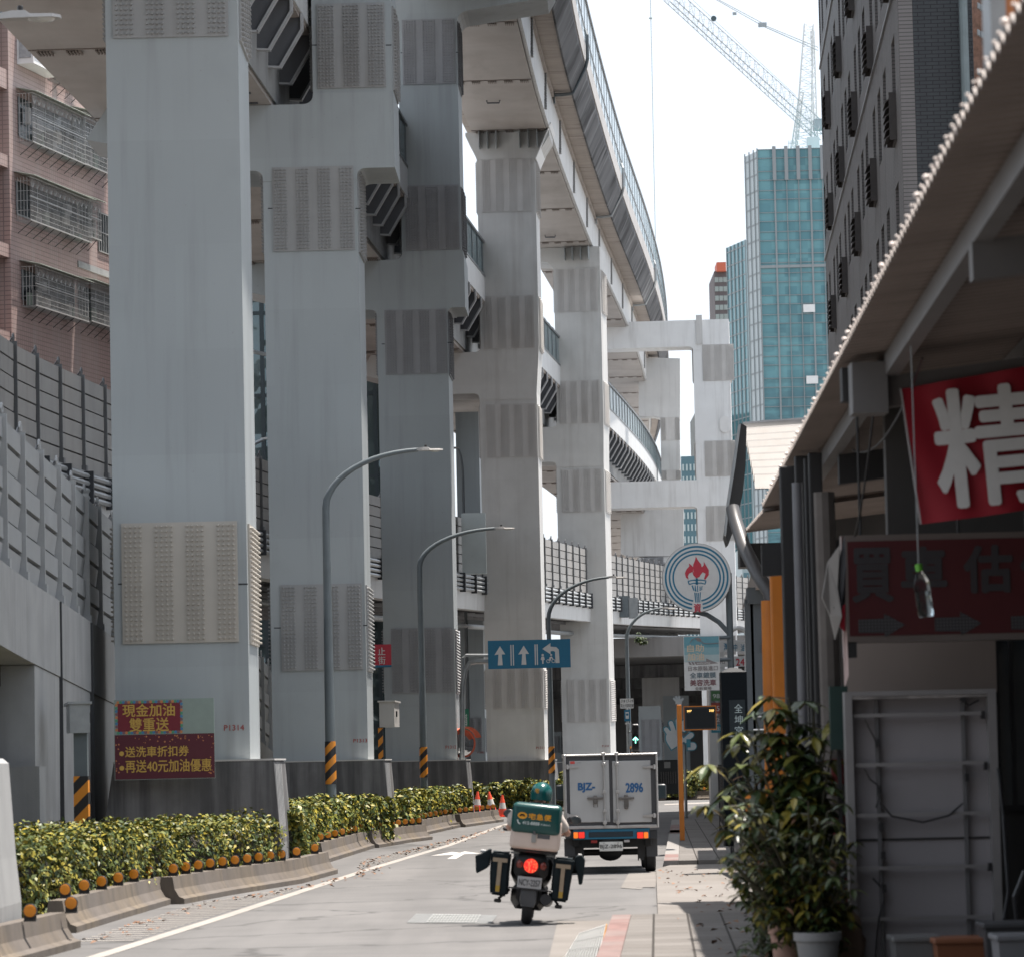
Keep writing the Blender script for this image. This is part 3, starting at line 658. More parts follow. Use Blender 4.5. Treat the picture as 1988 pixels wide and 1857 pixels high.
PORTAL_LIT = mat('portal_paint_lit', (.74,.75,.75), .5, .05, .9, stain=(.28,.26,.24), samt=.6, sth=(.5,.74), sscale=2.4)  # pier paint lightened, the open sky light on the portal painted in
# --- portal frame P1309
p = Pier('portal_frame', 'pale two-beam portal frame with an oval hatch, right of the viaducts', 202, R(4), 1366, 1437, 1.9, 'portal frames under the viaducts', 'portal frame', m=PORTAL_LIT)
w = p.w; z1t, z1b = p.P(1395,620)[1], p.P(1395,671)[1]; z2t, z2b = p.P(1395,930)[1], p.P(1395,981)[1]
p.shaft(-w, w, 0, z2b-.2); p.shaft(-w, w, z2t, z1b-.2, 'upper_shaft')
xl1 = p.P(1165,650)[0]; xl2 = p.P(1180,950)[0]
p.poly([(-w,z1b-.2),(w,z1b-.2),(w,z1t),(xl1,z1t),(xl1,z1b)] + fil((-w-.3,z1b),(-w,z1b),(-w,z1b-.2)), 'upper_crossbeam', PORTAL_LIT)
p.poly([(-w,z2b-.2),(w,z2b-.2),(w,z2t),(xl2,z2t),(xl2,z2b)] + fil((-w-.3,z2b),(-w,z2b),(-w,z2b-.2)), 'lower_crossbeam', PORTAL_LIT)
b = MB(p.T); xx = p.P(1357,618)[0]; b.box(xx-.16,xx+.16,-.1,.1,z1b+.1,z1t+.25); b.build('edge_post', WEB, p.t)
for (a, c_, t_, d_) in ((1364,1425,668.5,739),(1368.5,1428,855,924),(1371,1433,980.6,1049)): p.plate(a, c_, t_, d_, 3, 5, 20, 3)
hx, hz = p.P(1408,824); rx = .29; b = MB(p.T); pts = [(hx+.3*cos(2*pi*k/20), hz+.3*sin(2*pi*k/20)+(.14 if sin(2*pi*k/20)>0 else -.14)) for k in range(20)]; b.polyY(pts, -.06, -.001); b.build('hatch', WHITE, p.t)
lx = p.P(1140,1474)[0]; p.shaft(lx-.9, lx+.9, 0, z1t-1.4, 'left_shaft', None, .6, 2.4)
# --- pier P1308 beyond
p = Pier('portal_frame', 'stained far portal frame with a blocky head behind the curved glass deck', 232, R(3), 1297, 1335, 1.6, 'portal frames under the viaducts', 'portal frame')
q = lambda px, py: p.P(px, py)
p.poly([q(1282,815),q(1320,813),q(1320,696),q(1240,694),q(1240,808)] + [q(1270,808),q(1281,811)], 'upper_head', WEB)
p.shaft(q(1283,870)[0], q(1320,870)[0], q(1300,985)[1], q(1300,815)[1], 'upper_shaft', WEB)
p.poly([q(1205,985),q(1205,1072),q(1218,1079),q(1327,1079),q(1327,985)][::1], 'lower_head', WEB)
p.shaft(q(1243,1200)[0], q(1315,1200)[0], 0, q(1300,1080)[1], 'shaft', WEB)
x0, x1 = q(1283,830)[0], q(1320,830)[0]
bolted_plate(p.t, p.T, x0, x1, q(1300,855)[1], q(1300,810)[1], 2, 5, 18, PLATE_LIT, 4, r=.035); bolted_plate(p.t, p.T, x0, x1, q(1300,930)[1], q(1300,912)[1], 2, 5, 8, PLATE_LIT, 4, r=.035)
bolted_plate(p.t, p.T, q(1245,1090)[0], q(1288,1090)[0], q(1260,1125)[1], q(1260,1081)[1], 3, 5, 14, PLATE_D, 4, r=.035)
# --- further piers in the shade under the viaducts
def far_pier(label, Y, l, r, top, plates, m=PAINT, num=None):
    p = Pier('steel_pier', label, Y, R(2), l, r, 2.0); p.shaft(-p.w, p.w, 0, p.P(l, top)[1], 'shaft', m)
    for (a, c_, t_, d_, gr) in plates: p.plate(a, c_, t_, d_, gr, 4, 16, 2)
    return p
pf = far_pier('white pier marked P1308U behind the round traffic mirror', 156, 898, 943, 800, ((902,936,1392,1458,3),(896,933,1015,1075,3)))
number_text(pf.t, pf.T, 'P1308U', (pf.P(927,1460)[0], pf.P(940,1460)[0], pf.P(930,1461.5)[1], pf.P(930,1457)[1]), -.004)
far_pier('shaded pier with two rows of bolts left of the traffic light', 205, 1242, 1285, 1370, ((1246,1281,1395,1468,3),))
far_pier('shaded pier right of the traffic light under the overpass', 222, 1290, 1340, 1350, ((1296,1334,1400,1440,3),))
far_pier('dim stretch of bolted pier between the fourth and fifth piers', 235, 1062, 1090, 1420, ((1066,1086,1428,1460,3),))
# ---------------------------------------------------------------- viaduct decks
def spline(q, Ys):
    ys = [a[0] for a in q]; xs = [a[1] for a in q]; n = len(ys); out = []
    ms = []
    for i in range(n):
        a, c = max(0,i-1), min(n-1,i+1); ms.append((xs[c]-xs[a])/(ys[c]-ys[a]))
    for Y in Ys:
        i = 0
        while i < n-2 and Y > ys[i+1]: i += 1
        h = ys[i+1]-ys[i]; t = (Y-ys[i])/h
        out.append((1+2*t)*(1-t)**2*xs[i] + t*(1-t)**2*h*ms[i] + t*t*(3-2*t)*xs[i+1] + t*t*(t-1)*h*ms[i+1])
    return out
EU = [(24,-3.3),(54,-1.9),(78.7,-.9),(108,.41),(126.5,1.34),(158,3.47),(187,5.75),(206,7.05),(228,8.2),(250,8.95),(275,9.4),(310,9.5),(350,8.8)]
RL = [(44,-5.75),(54.7,-5.25),(78.7,-4.05),(103.4,-2.70),(126.5,-.90),(158,2.12),(180,4.85),(208,7.6),(236,9.35),(262,10.0),(300,9.6)]
YsU = [24+i*3.0 for i in range(109)]; YsL = [44+i*3.0 for i in range(86)]
PU = [(x,y,0) for x,y in zip(spline(EU,YsU), YsU)]; PL_ = [(x,y,0) for x,y in zip(spline(RL,YsL), YsL)]
ZL0, ZU0 = ZL, ZU; ZL, ZU = 15.4, 22.8     # both decks are laid out at this height and enlarged about the viewpoint below
DK = 1.081
def enlarge(t):
    c = Vector((0,0,EYE)); t.location = c+(Vector(t.location)-c)*DK; t.scale = (DK,DK,DK)
def point_on(P, Y):
    for i in range(len(P)-1):
        if P[i][1] <= Y <= P[i+1][1]:
            t = (Y-P[i][1])/(P[i+1][1]-P[i][1]); a, c = Vector(P[i]), Vector(P[i+1]); d = (c-a).normalized(); return a.lerp(c,t), d
    return Vector(P[-1]), Vector((0,1,0))
GLS = clear('screen_glass', (.30,.42,.46), .42); GLS2 = clear('tube_glass', (.24,.34,.37), .62)
PANEL = mat('screen_panel', (.60,.61,.61), .4, .06, 1.5, stain=(.3,.3,.3), samt=.3)
MULL = mat('screen_frame', (.16,.17,.18), .4, .1, 3, metal=.3)
up = thing('upper_viaduct', 'high steel box viaduct with black-stained parapet and glass screen curving to the right', 'viaduct', (PU[30][0],PU[30][1],0))
b = MB(); b.sweep(PU, [(-2.5,ZU+.01),(0,ZU+.01),(.1,24.28),(-2.6,24.28)]); b.build('box_girder', STEEL, up)
b = MB(); b.sweep(PU, [(.125,ZU+.05),(.16,24.25),(.1,24.25),(.02,ZU+.05)]); b.build('girder_web', WEB, up)
b = MB(); b.sweep(PU, [(-3.3,24.3),(.84,24.3),(1.2,25.1),(1.2,25.2),(-3.7,25.2),(-3.7,25.1)]); b.build('deck_slab', SOFFIT, up)
b = MB(); b.sweep(PU, [(.8,24.27),(.86,24.27),(1.27,25.12),(1.27,25.3),(1.21,25.3),(1.21,25.12)]); b.build('stained_parapet', STREAK, up)
b = MB(); b.sweep(PU, [(1.17,25.31),(1.31,25.31),(1.31,26.0),(1.17,26.0)]); b.build('parapet_band', mat('parapet_band_paint', (.42,.41,.40), .6, .1, 1, stain=(.15,.14,.13), samt=.6, sdir=(1,1,.2)), up)
b = MB(); b.sweep(PU, [(.12,24.1),(.24,24.1),(.24,24.27),(.12,24.27)]); b.build('haunch', SOFFIT, up)
b = MB(); b.sweep(PU, [(1.23,26.01),(1.26,26.01),(1.26,27.95),(1.23,27.95)]); b.build('glass_screen', GLS, up)
fr = MB(); fr.sweep(PU, [(1.2,27.95),(1.3,27.95),(1.3,28.05),(1.2,28.05)]); fr.sweep(PU, [(1.22,26.75),(1.275,26.75),(1.275,26.8),(1.22,26.8)])
Y = 60.0
while Y < 300:
    a, d = point_on(PU, Y); n_ = Vector((d.y,-d.x,0)); c = a+n_*1.25; T = Matrix.Translation(c) @ Matrix.Rotation(-math.atan2(d.x,d.y),4,'Z'); fr.T = T
    fr.box(-.012,.018,-.03,.03,26.0,28.0); Y += 2.2
fr.T = Matrix.Identity(4); fr.build('screen_frame', MULL, up)
# splice plates with bolts across the soffit
sp = MB(); Y = 99.0; k = 0; spY = []
while Y < 300:
    a, d = point_on(PU, Y); T = Matrix.Translation(a) @ Matrix.Rotation(-math.atan2(d.x,d.y),4,'Z'); sp.T = T
    sp.box(-2.5,0,-.02,.02,ZU-.012,ZU+.005)
    for i in range(5):
        for j in range(5): x = -2.35+i*.5+j*.055; sp.box(x,x+.03,.06,.42,ZU-.04,ZU+.005)
    sp2 = None; Y += 9.4
sp.T = Matrix.Identity(4); sp.build('splice_bolts', mat('splice_steel', (.20,.17,.15), .6, .2, 4), up)
vb = MB(); Y = 96.0
while Y < 290:
    a, d = point_on(PU, Y); T = Matrix.Translation(a) @ Matrix.Rotation(-math.atan2(d.x,d.y),4,'Z'); vb.T = T
    for j in range(14): z = ZU+.15+j*.085; vb.box(.13+.02*j/14,.2+.02*j/14,-.16,.16,z,z+.05)
    Y += 9.4
vb.T = Matrix.Identity(4); vb.build('web_splice', PLATE, up)
for Y in (128.8, 158.5, 190):
    a, d = point_on(PU, Y); T = Matrix.Translation(a) @ Matrix.Rotation(-math.atan2(d.x,d.y),4,'Z'); b = MB(T)
    b.tube([(.16,0,24.2),(.5,0,24.2),(.86,0,24.22),(1.32,0,25.1),(1.4,-.1,25.4),(1.4,-.1,26.2),(1.34,0,26.4)], .06, 8); b.box(.2,.26,-.12,.12,23.9,24.3); b.tube([(.18,-.25,24.18),(.9,-.25,24.2)], .035, 6)
    b.build('drain_pipe', GALV if Y > 130 else POLE, up)
# girder hand-hole handles
for Y in (121.5, 153.5):
    a, d = point_on(PU, Y); b = MB(Matrix.Translation(a)); b.tube([(-1.6,0,ZU),(-1.58,0,ZU-.08),(-1.2,0,ZU-.08),(-1.18,0,ZU)], .03, 6); b.build('access_handle', MULL, up)
enlarge(up)
# ---- lower viaduct with the glass sided tube
lo = thing('lower_viaduct', 'lower box viaduct with glass-sided curved roof and row of dark brackets, behind the piers', 'viaduct', (PL_[30][0],PL_[30][1],0))
b = MB(); b.sweep(PL_, [(-4.6,ZL+.01),(-.75,ZL+.01),(-.7,16.95),(-4.7,16.95)]); b.build('box_girder', STEEL, lo)
b = MB(); b.sweep(PL_, [(-.73,ZL+.1),(-.69,ZL+.1),(-.66,16.9),(-.7,16.9)]); b.build('girder_web', CONC, lo)
b = MB(); b.sweep(PL_, [(-5.5,17.0),(-.02,17.0),(-.02,17.2),(-5.5,17.2)]); b.build('deck_slab', SOFFIT, lo)
b = MB(); b.sweep(PL_, [(-.06,17.08),(.03,17.08),(.03,17.92),(-.06,17.92)]); b.build('side_panel', PANEL, lo)
b = MB(); b.sweep(PL_, [(-.03,17.93),(0,17.93),(0,19.1),(-.03,19.1)]); b.build('side_glass', GLS2, lo)
b = MB(); b.sweep(PL_, [(.02,19.1),(-.1,19.32),(-.45,19.52),(-1.2,19.66),(-2.7,19.72),(-4.2,19.66),(-5.2,19.35),(-5.5,19.1),(-5.47,19.07),(-4.2,19.62),(-2.7,19.68),(-1.2,19.62),(-.45,19.48),(-.06,19.1)]); b.build('curved_roof', PANEL, lo)
b = MB(); b.sweep(PL_, [(-5.5,17.2),(-5.46,17.2),(-5.46,19.1),(-5.5,19.1)]); b.build('back_panel', PANEL, lo)
fr = MB(); fr.sweep(PL_, [(-.05,19.06),(.05,19.06),(.05,19.14),(-.05,19.14)]); fr.sweep(PL_, [(-.05,17.9),(.05,17.9),(.05,17.97),(-.05,17.97)])
Y = 66.0; brk0 = None
while Y < 285:
    a, d = point_on(PL_, Y); al = -math.atan2(d.x,d.y); T = Matrix.Translation(a) @ Matrix.Rotation(al,4,'Z'); fr.T = T
    fr.box(-.015,.022,-.03,.03,17.1,19.1)
    for (o0,z0_),(o1,z1_) in zip([(.04,19.1),(-.1,19.35),(-.45,19.55),(-1.2,19.69)], [(-.1,19.35),(-.45,19.55),(-1.2,19.69),(-2.7,19.75)]):
        fr.hexa([(o0,-.03,z0_-.03),(o0,.03,z0_-.03),(o1,.03,z1_-.03),(o1,-.03,z1_-.03),(o0,-.03,z0_+.01),(o0,.03,z0_+.01),(o1,.03,z1_+.01),(o1,-.03,z1_+.01)])
    Y += 1.7
fr.T = Matrix.Identity(4); fr.build('tube_frame', MULL, lo)
Y = 60.0; bmesh_data = None
while Y < 268:
    a, d = point_on(PL_, Y); al = -math.atan2(d.x,d.y)
    if brk0 is None:
        tmp = thing('tmp', 'tmp', 'tmp'); b = MB(); b.polyY([(-.72,16.02),(-.42,16.0),(.02,16.75),(.02,17.06),(-.72,17.06)], -.012, .012); ob = b.build('bracket', mat('bracket_web', (.10,.105,.115), .5, .1, 2), tmp)
        b = MB()
        b.hexa([(-.72,-.09,15.98),(-.40,-.09,15.96),(-.40,.09,15.96),(-.72,.09,15.98),(-.72,-.09,16.02),(-.42,-.09,16.0),(-.42,.09,16.0),(-.72,.09,16.02)])
        b.hexa([(-.42,-.09,15.96),(.04,-.09,16.72),(.04,.09,16.72),(-.42,.09,15.96),(-.45,-.09,16.0),(.0,-.09,16.75),(.0,.09,16.75),(-.45,.09,16.0)])
        b.box(.0,.05,-.09,.09,16.72,17.07); fl = b.build('flange', mat('bracket_flange', (.40,.41,.42), .5, .1, 2), tmp)
        bmesh_data = ob.data; fl_data = fl.data; ob.parent = lo; fl.parent = ob; bpy.data.objects.remove(tmp); brk0 = ob
    else:
        ob = bpy.data.objects.new('bracket', bmesh_data); COL.objects.link(ob); ob.parent = lo; fl = bpy.data.objects.new('flange', fl_data); COL.objects.link(fl); fl.parent = ob
    ob.location = a-lo.location; ob.rotation_euler = (0,0,al); Y += 1.95 if Y < 210 else 3.5
sp = MB(); Y = 64.0
while Y < 280:
    a, d = point_on(PL_, Y); sp.T = Matrix.Translation(a) @ Matrix.Rotation(-math.atan2(d.x,d.y),4,'Z')
    sp.box(-4.6,-.75,-.02,.02,ZL-.012,ZL+.005)
    for i in range(7):
        for j in range(5): x = -4.45+i*.56+j*.06; sp.box(x,x+.032,.06,.46,ZL-.04,ZL+.005)
    Y += 7.8
sp.T = Matrix.Identity(4); sp.build('splice_bolts', MATS['splice_steel'], lo)
b = MB()
for Y in (76, 77.2, 78.4, 80): a, d = point_on(PL_, Y); b.box(a.x-1.2,a.x-1.0,Y-.1,Y+.1,ZL+.0,ZL+1.5)
b.build('bearing_posts', DARK, lo)
b = MB(); a, d = point_on(PL_, 74); b.tube([(a.x-1.25,74,17.0),(a.x-1.25,74,15.95),(a.x-1.5,74.4,15.7)], .14, 10); b.build('drain_pipe', WHITE, lo)
enlarge(lo); ZL, ZU = ZL0, ZU0
# ---------------------------------------------------------------- road ramps with noise walls
NPAN = mat('noise_panel_pale', (.27,.28,.285), .55, .06, 1.5, stain=(.2,.2,.2), samt=.4)
NPAN2 = mat('noise_panel_grey', (.27,.267,.26), .6, .1, 1.2, stain=(.12,.11,.10), samt=.6, blotch=(.38,.35,.32), bamt=.4)
def resample(pts, step):
    P = [Vector(p) for p in pts]; out = [P[0]]; acc = 0; cur = P[0]; i = 1; d = step
    while i < len(P):
        L = (P[i]-cur).length
        if L >= d: cur = cur.lerp(P[i], d/L); out.append(cur); d = step
        else: d -= L; cur = P[i]; i += 1
    return out
def smooth(pts, n=6):
    P = [Vector(p) for p in pts]; out = []
    for i in range(len(P)-1):
        p0, p1, p2, p3 = P[max(0,i-1)], P[i], P[i+1], P[min(len(P)-1,i+2)]
        for k in range(n):
            t = k/n; out.append(.5*((2*p1)+(p2-p0)*t+(2*p0-5*p1+4*p2-p3)*t*t+(3*p1-p0-3*p2+p3)*t**3))
    return out+[P[-1]]
def noise_wall(t, path, h, step, pm, postm, boards=6, cable=True, rel=.05, gp=.045, pw=.035):
    pts = resample(path, step); cb = MB()
    for i in range(len(pts)-1):
        a, c = pts[i], pts[i+1]; d = c-a; L = d.length; al = math.atan2(d.y,d.x)
        T = Matrix.Translation(a) @ Matrix.Rotation(al,4,'Z'); sl_ = d.z/max(1e-6,math.hypot(d.x,d.y))
        Sh = Matrix.Identity(4); Sh[2][0] = sl_; b = MB(T @ Sh); H = h/boards
        for k in range(boards):
            z = k*H; o = .0 if k % 2 else rel
            b.hexa([(.05,-.03+o,z+gp),(L-.05,-.03+o,z+gp),(L-.05,.05+o,z+gp),(.05,.05+o,z+gp),(.05,-.03+o*.2,z+H-.015),(L-.05,-.03+o*.2,z+H-.015),(L-.05,.05+o,z+H-.015),(.05,.05+o,z+H-.015)])
        b.build('noise_panel', pm, t)
        b = MB(T); b.box(-pw,pw,-.09,.1,-.05,h+.04); b.box(-.09,.09,-.12,.1,-.1,.12)
        b.tube([(0,-.03,h+.13+.07*sin(x_)) if False else (.07*cos(x_),-.02,h+.11+.07*sin(x_)) for x_ in [k*pi/4 for k in range(9)]], .018, 5)
        b.build('post', postm, t)
        cb.tube([a.lerp(c, f)+Vector((0,-.03,h+.10-.5*(1-(2*f-1)**2)*.55)) for f in [0,.2,.4,.6,.8,1]], .02, 5)
    if cable: cb.build('slack_cable', BLACKP, t)
    bk = MB(); bk.sweep([(q.x,q.y,q.z) for q in pts], [(-.075,.03),(-.06,.03),(-.06,h-.02),(-.075,h-.02)]); bk.build('slot_shade_sheet', DARKGAP, t)  # dark sheet added behind the boards, painting in the shadow slots
    return pts
# far, higher road: path points (px, Y) with the wall-top height
W2P = [(-120,62,9.75),(0,70,9.75),(100,75.5,9.8),(215,81.7,9.85),(360,91,9.9),(500,101.7,9.95),(720,119,10.1),(905,135,10.3),(1065,157,10.75),(1180,178,11.2),(1290,202,11.8),(1345,214,12.1),(1420,228,12.4),(1500,244,12.8)]
w2 = []
for px, Y, zt_ in W2P:
    py = 1474-(zt_-1.8)*FPX/Y; q = at(px, py, Y); w2.append((q.x, q.y, zt_-1.95))
w2 = smooth(w2, 5)
rd = thing('elevated_road', 'elevated road with grey noise wall, bundled pipes and girder, passing behind the piers', 'elevated road', (w2[20].x,w2[20].y,0))
noise_wall(rd, w2, 1.95, 2.35, NPAN2, mat('noise_post_grey', (.13,.135,.14), .5, .1, 3, metal=.3), 6, rel=.012, gp=.02, pw=.026)
b = MB(); b.sweep(w2, [(-.25,-.55),(.12,-.55),(.12,0),(-.25,0)]); b.build('parapet', CONC, rd)
pp = MB()
for k in range(4): pp.sweep(w2, [(.2+.055*cos(t_*pi/3), -.12-.15*k+.055*sin(t_*pi/3)) for t_ in range(6)][::-1])
pp.build('pipes', mat('pale_pipes', (.42,.44,.45), .4, .1, 5, metal=.4), rd)
pc = MB()
for q, nq in zip(resample(w2, 2.3), resample(w2, 2.3)[1:]):
    d = (nq-q); d.z = 0; d.normalize(); pc.T = Matrix.Translation(q) @ Matrix.Rotation(math.atan2(d.y,d.x),4,'Z'); pc.box(-.04,.04,-.32,-.1,-.68,-.02)
pc.T = Matrix.Identity(4); pc.build('pipe_clamps', DARK, rd)
b = MB(); b.sweep(w2, [(-.3,-1.25),(.1,-1.25),(.13,-.56),(-.3,-.56)]); b.build('edge_girder', WEB, rd)
b = MB(); b.sweep(w2, [(-9,-.95),(-.3,-.95),(-.3,-.6),(-9,-.6)]); b.build('deck_slab', CONCD, rd)
b = MB()
for k in range(7): b.sweep(w2, [(-1.1-k*1.15,-1.35),(-1.0-k*1.15,-1.35),(-1.0-k*1.15,-.95),(-1.1-k*1.15,-.95)])
for q, nq in zip(resample(w2, 2.4), resample(w2, 2.4)[1:]):
    d = (nq-q); d.z = 0; d.normalize(); b.T = Matrix.Translation(q) @ Matrix.Rotation(math.atan2(d.y,d.x),4,'Z'); b.box(-.05,.05,.3,8.8,-1.25,-.95)
b.T = Matrix.Identity(4); b.build('floor_beams', mat('floor_beam_steel', (.14,.14,.145), .6, .15, 2), rd)
b = MB(); b.sweep(w2, [(-.75+.1*cos(t_*pi/4), -1.75+.1*sin(t_*pi/4)) for t_ in range(8)][::-1]); b.build('drain_main', GALV, rd)
b = MB(); q = at(1212,1180,182); b.box(q.x-.42,q.x+.18,181.0,181.8,q.z-.45,q.z+.55); b.build('cable_box', POLE, rd); b = MB(); b.box(q.x+.2,q.x+.62,181.0,181.7,q.z-.5,q.z+.45); b.build('cable_box', GALV, rd)
b = MB(); q0 = at(921,1075,133.5); b.box(q0.x-.42,q0.x+.42,q0.y-.75,q0.y-.25,9.0-.75,9.0+1.35); b.build('access_door', mat('pale_green_panel', (.50,.56,.56), .4, .05, 2), rd)
# near ramp sloping down
W1P = [(-150,44,6.9),(0,52,6.6),(107,58,6.35),(215,66,6.05),(330,72,5.6),(430,80,5.0),(520,92,4.15),(610,104,3.4)]
w1 = []
for px, Y, zt_ in W1P:
    py = 1474-(zt_-1.8)*FPX/Y; q = at(px, py, Y); w1.append((q.x, q.y, zt_-2.05))
w1 = smooth(w1, 5)
rp = thing('ramp', 'pale ramp with slatted noise wall on streaked concrete, left of the nearest pier', 'ramp', (w1[6].x,w1[6].y,0))
noise_wall(rp, w1, 2.05, 2.0, NPAN, mat('noise_post_pale', (.31,.32,.325), .5, .08, 3), 6)
SHADE_CONC = mat('shade_dark_concrete', (.035,.033,.032), .9, .3, 1.5)  # near-black concrete standing for the deep shade in the opening
gp = [k for k, q in enumerate(w1) if q.y >= 54.6][0]
b = MB(); b.sweep([(q.x,q.y,q.z) for q in w1], [(-.35,-1.15),(.14,-1.15),(.14,-.02),(-.35,-.02)]); b.build('parapet', CONC, rp)
# solid retaining wall behind the opening, opening under the slab at the left
bb = MB(); wl_ = [q for q in w1 if q.y >= 54.4]
vs = []; fs = []
for q in wl_: vs += [(q.x+.10,q.y,0),(q.x+.12,q.y,q.z-1.16),(q.x-.5,q.y,q.z-1.16),(q.x-.5,q.y,0)]
for i in range(len(wl_)-1):
    for j in range(4): j2 = (j+1)%4; fs.append((i*4+j,(i+1)*4+j,(i+1)*4+j2,i*4+j2))
fs += [(3,2,1,0)]
bb.add(vs, fs); bb.build('retaining_wall', CONC, rp)
b = MB(); qa = wl_[0]; b.box(-14,qa.x+.0,qa.y+9,qa.y+9.5,0,4.0); b.build('back_wall', SHADE_CONC, rp); b = MB(); b.box(-14.4,-14,30,64,0,5); b.build('side_wall', SHADE_CONC, rp); b = MB(); b.box(qa.x-.5,qa.x-.02,qa.y+.1,qa.y+9,0,qa.z-1.2); b.build('inner_wall', SHADE_CONC, rp)  # unseen side wall added to keep sky light out of the opening
b = MB(); b.sweep([(q.x,q.y,q.z) for q in w1], [(-8,-1.45),(-.36,-1.45),(-.36,-1.1),(-8,-1.1)]); b.build('deck_slab', SHADE_CONC, rp)
b = MB(); q = at(50,1487,54.0); b.box(q.x-.25,q.x+.24,53.6,54.3,0,q.z); b.build('footing', CONC, rp)
jo = MB()
for yy in (57.2, 61.5, 66):
    qq = min(w1, key=lambda q: abs(q.y-yy)); jo.box(qq.x+.10,qq.x+.17,yy-.02,yy+.02,0,qq.z-.05)
jo.build('wall_joints', DARKGAP, rp)
# the previous pier's plinth, cut off by the left edge
pl = thing('pier_plinth', 'sunlit grooved concrete plinth cut off by the left picture edge', 'plinth', (-5.6,35.6,0))
b = MB(); x1, zt_ = at(17,1471,38.4).x, at(18,1471,38.4).z; x2 = at(36,1760,38.4).x
b.polyY([(x1-2.4,0),(x1-2.4,zt_),(x1-.06,zt_),(x1,zt_-.05),(x1+.06,.95),(x2+.03,.5),(x2+.03,0)], 35.8, 38.4); b.build('plinth_body', CONC, pl)
b = MB()
for i in range(4): y = 35.85; xx = x1-.015-.045*i; b.hexa([(xx+.06-.02*i,y-.07,.0),(xx+.085-.02*i,y-.07,.0),(xx+.085-.02*i,y-.01,.0),(xx+.06-.02*i,y-.01,.0),(xx-.01,y-.07,zt_-.1),(xx+.008,y-.07,zt_-.1),(xx+.008,y-.01,zt_-.1),(xx-.01,y-.01,zt_-.1)])
b.build('grooves', CONCD, pl)
# overpass slab and dim backdrop behind the fifth pier
ov = thing('overpass', 'dark concrete overpass crossing low behind the traffic light', 'overpass', (8,200,0))
b = MB(); b.hexa([(-9,199,6.9),(40,206,7.3),(60,400,7.3),(-9,400,6.9),(-9,199,7.9),(40,206,8.3),(60,400,8.3),(-9,400,7.9)]); b.build('slab', mat('overpass_concrete', (.20,.195,.19), .85, .1, .5, stain=(.08,.08,.08), samt=.5), ov)
b = MB()
for k in range(5): y = 215+k*36; b.hexa([(-9,y,6.2),(50,y+8,6.5),(50,y+9.5,6.5),(-9,y+1.5,6.2),(-9,y,6.88),(50,y+8,7.25),(50,y+9.5,7.25),(-9,y+1.5,6.88)])
b.build('crossbeams', CONCD, ov)
bw = thing('wall', 'dim grey wall closing the view under the overpass behind the truck', 'wall', (8,331,0))
b = MB(); b.box(-60,120,330,332,0,8); b.build('wall_face', mat('dim_wall', (.16,.155,.15), .85, .15, .3, stain=(.06,.06,.06), samt=.6), bw)
# ---------------------------------------------------------------- buildings
def tile_mat(name, c, c2, mort, bw, bh, ms, rough=.5, stain=None, samt=.5, off=.0, tint=None):
    m, n, l, bs = nt(name); co = n.new('ShaderNodeTexCoord').outputs['Object']
    sp_ = n.new('ShaderNodeSeparateXYZ'); l.new(co, sp_.inputs[0]); cb = n.new('ShaderNodeCombineXYZ')
    ad = n.new('ShaderNodeMath'); ad.operation = 'ADD'; l.new(sp_.outputs[0], ad.inputs[0]); l.new(sp_.outputs[1], ad.inputs[1])
    l.new(ad.outputs[0], cb.inputs[0]); l.new(sp_.outputs[2], cb.inputs[1])
    b = n.new('ShaderNodeTexBrick'); b.offset = off; l.new(cb.outputs[0], b.inputs['Vector']); b.inputs['Scale'].default_value = 1
    b.inputs['Brick Width'].default_value = bw; b.inputs['Row Height'].default_value = bh; b.inputs['Mortar Size'].default_value = ms; b.inputs['Mortar Smooth'].default_value = .1
    b.inputs['Color1'].default_value = rgb(c); b.inputs['Color2'].default_value = rgb(c2); b.inputs['Mortar'].default_value = rgb(mort)
    o = b.outputs[0]
    if tint: o = mixc(n, l, ramp(n, l, noise(n, l, co, .25, 5, (1,1,.5)), .42, .68, 0, .55), o, tint)
    if stain: o = mixc(n, l, ramp(n, l, noise(n, l, co, 1.3, 5, (1,1,.12)), .52, .75, 0, samt), o, stain)
    l.new(o, bs.inputs['Base Color']); bs.inputs['Roughness'].default_value = rough; bs.inputs['Specular IOR Level'].default_value = .3
    bump(n, l, b.outputs['Fac'], bs, -.3, .02); MATS[name] = m; return m
# ---- pink tiled apartment block
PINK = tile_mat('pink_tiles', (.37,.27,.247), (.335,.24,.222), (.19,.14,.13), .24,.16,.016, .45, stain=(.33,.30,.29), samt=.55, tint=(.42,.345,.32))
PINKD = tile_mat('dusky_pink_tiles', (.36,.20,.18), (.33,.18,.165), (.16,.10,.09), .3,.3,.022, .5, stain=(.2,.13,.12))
hd = R(13); pd = Vector((sin(hd), cos(hd), 0)); pY = 130.0; p0 = Vector((at(0,700,pY).x, pY, 0)); pn = Vector((cos(hd),-sin(hd),0))   # pn faces the road
PT = Matrix(((pd.x, -pn.x, 0, p0.x),(pd.y, -pn.y, 0, p0.y),(0,0,1,0),(0,0,0,1)))   # local x along the wall, y into the wall
def pf_(px, py): q = PT.inverted() @ onplane(px, py, p0, pn); return q.x, q.z
pk = thing('apartment_building', 'pink tiled apartment block with barred window cages, at the upper left', 'building', p0)
xe = pf_(320,600)[0]; zt_ = 34
b = MB(PT); xr0 = pf_(18,300)[0]; b.box(xr0, xe, 0, 12, 0, zt_); b.box(-7, xr0-2.6, 0, 12, 0, zt_); b.build('wall', PINK, pk)
b = MB(PT); b.box(xr0-2.6, xr0, 1.1, 12, 0, zt_); b.build('recess_wall', PINKD, pk)
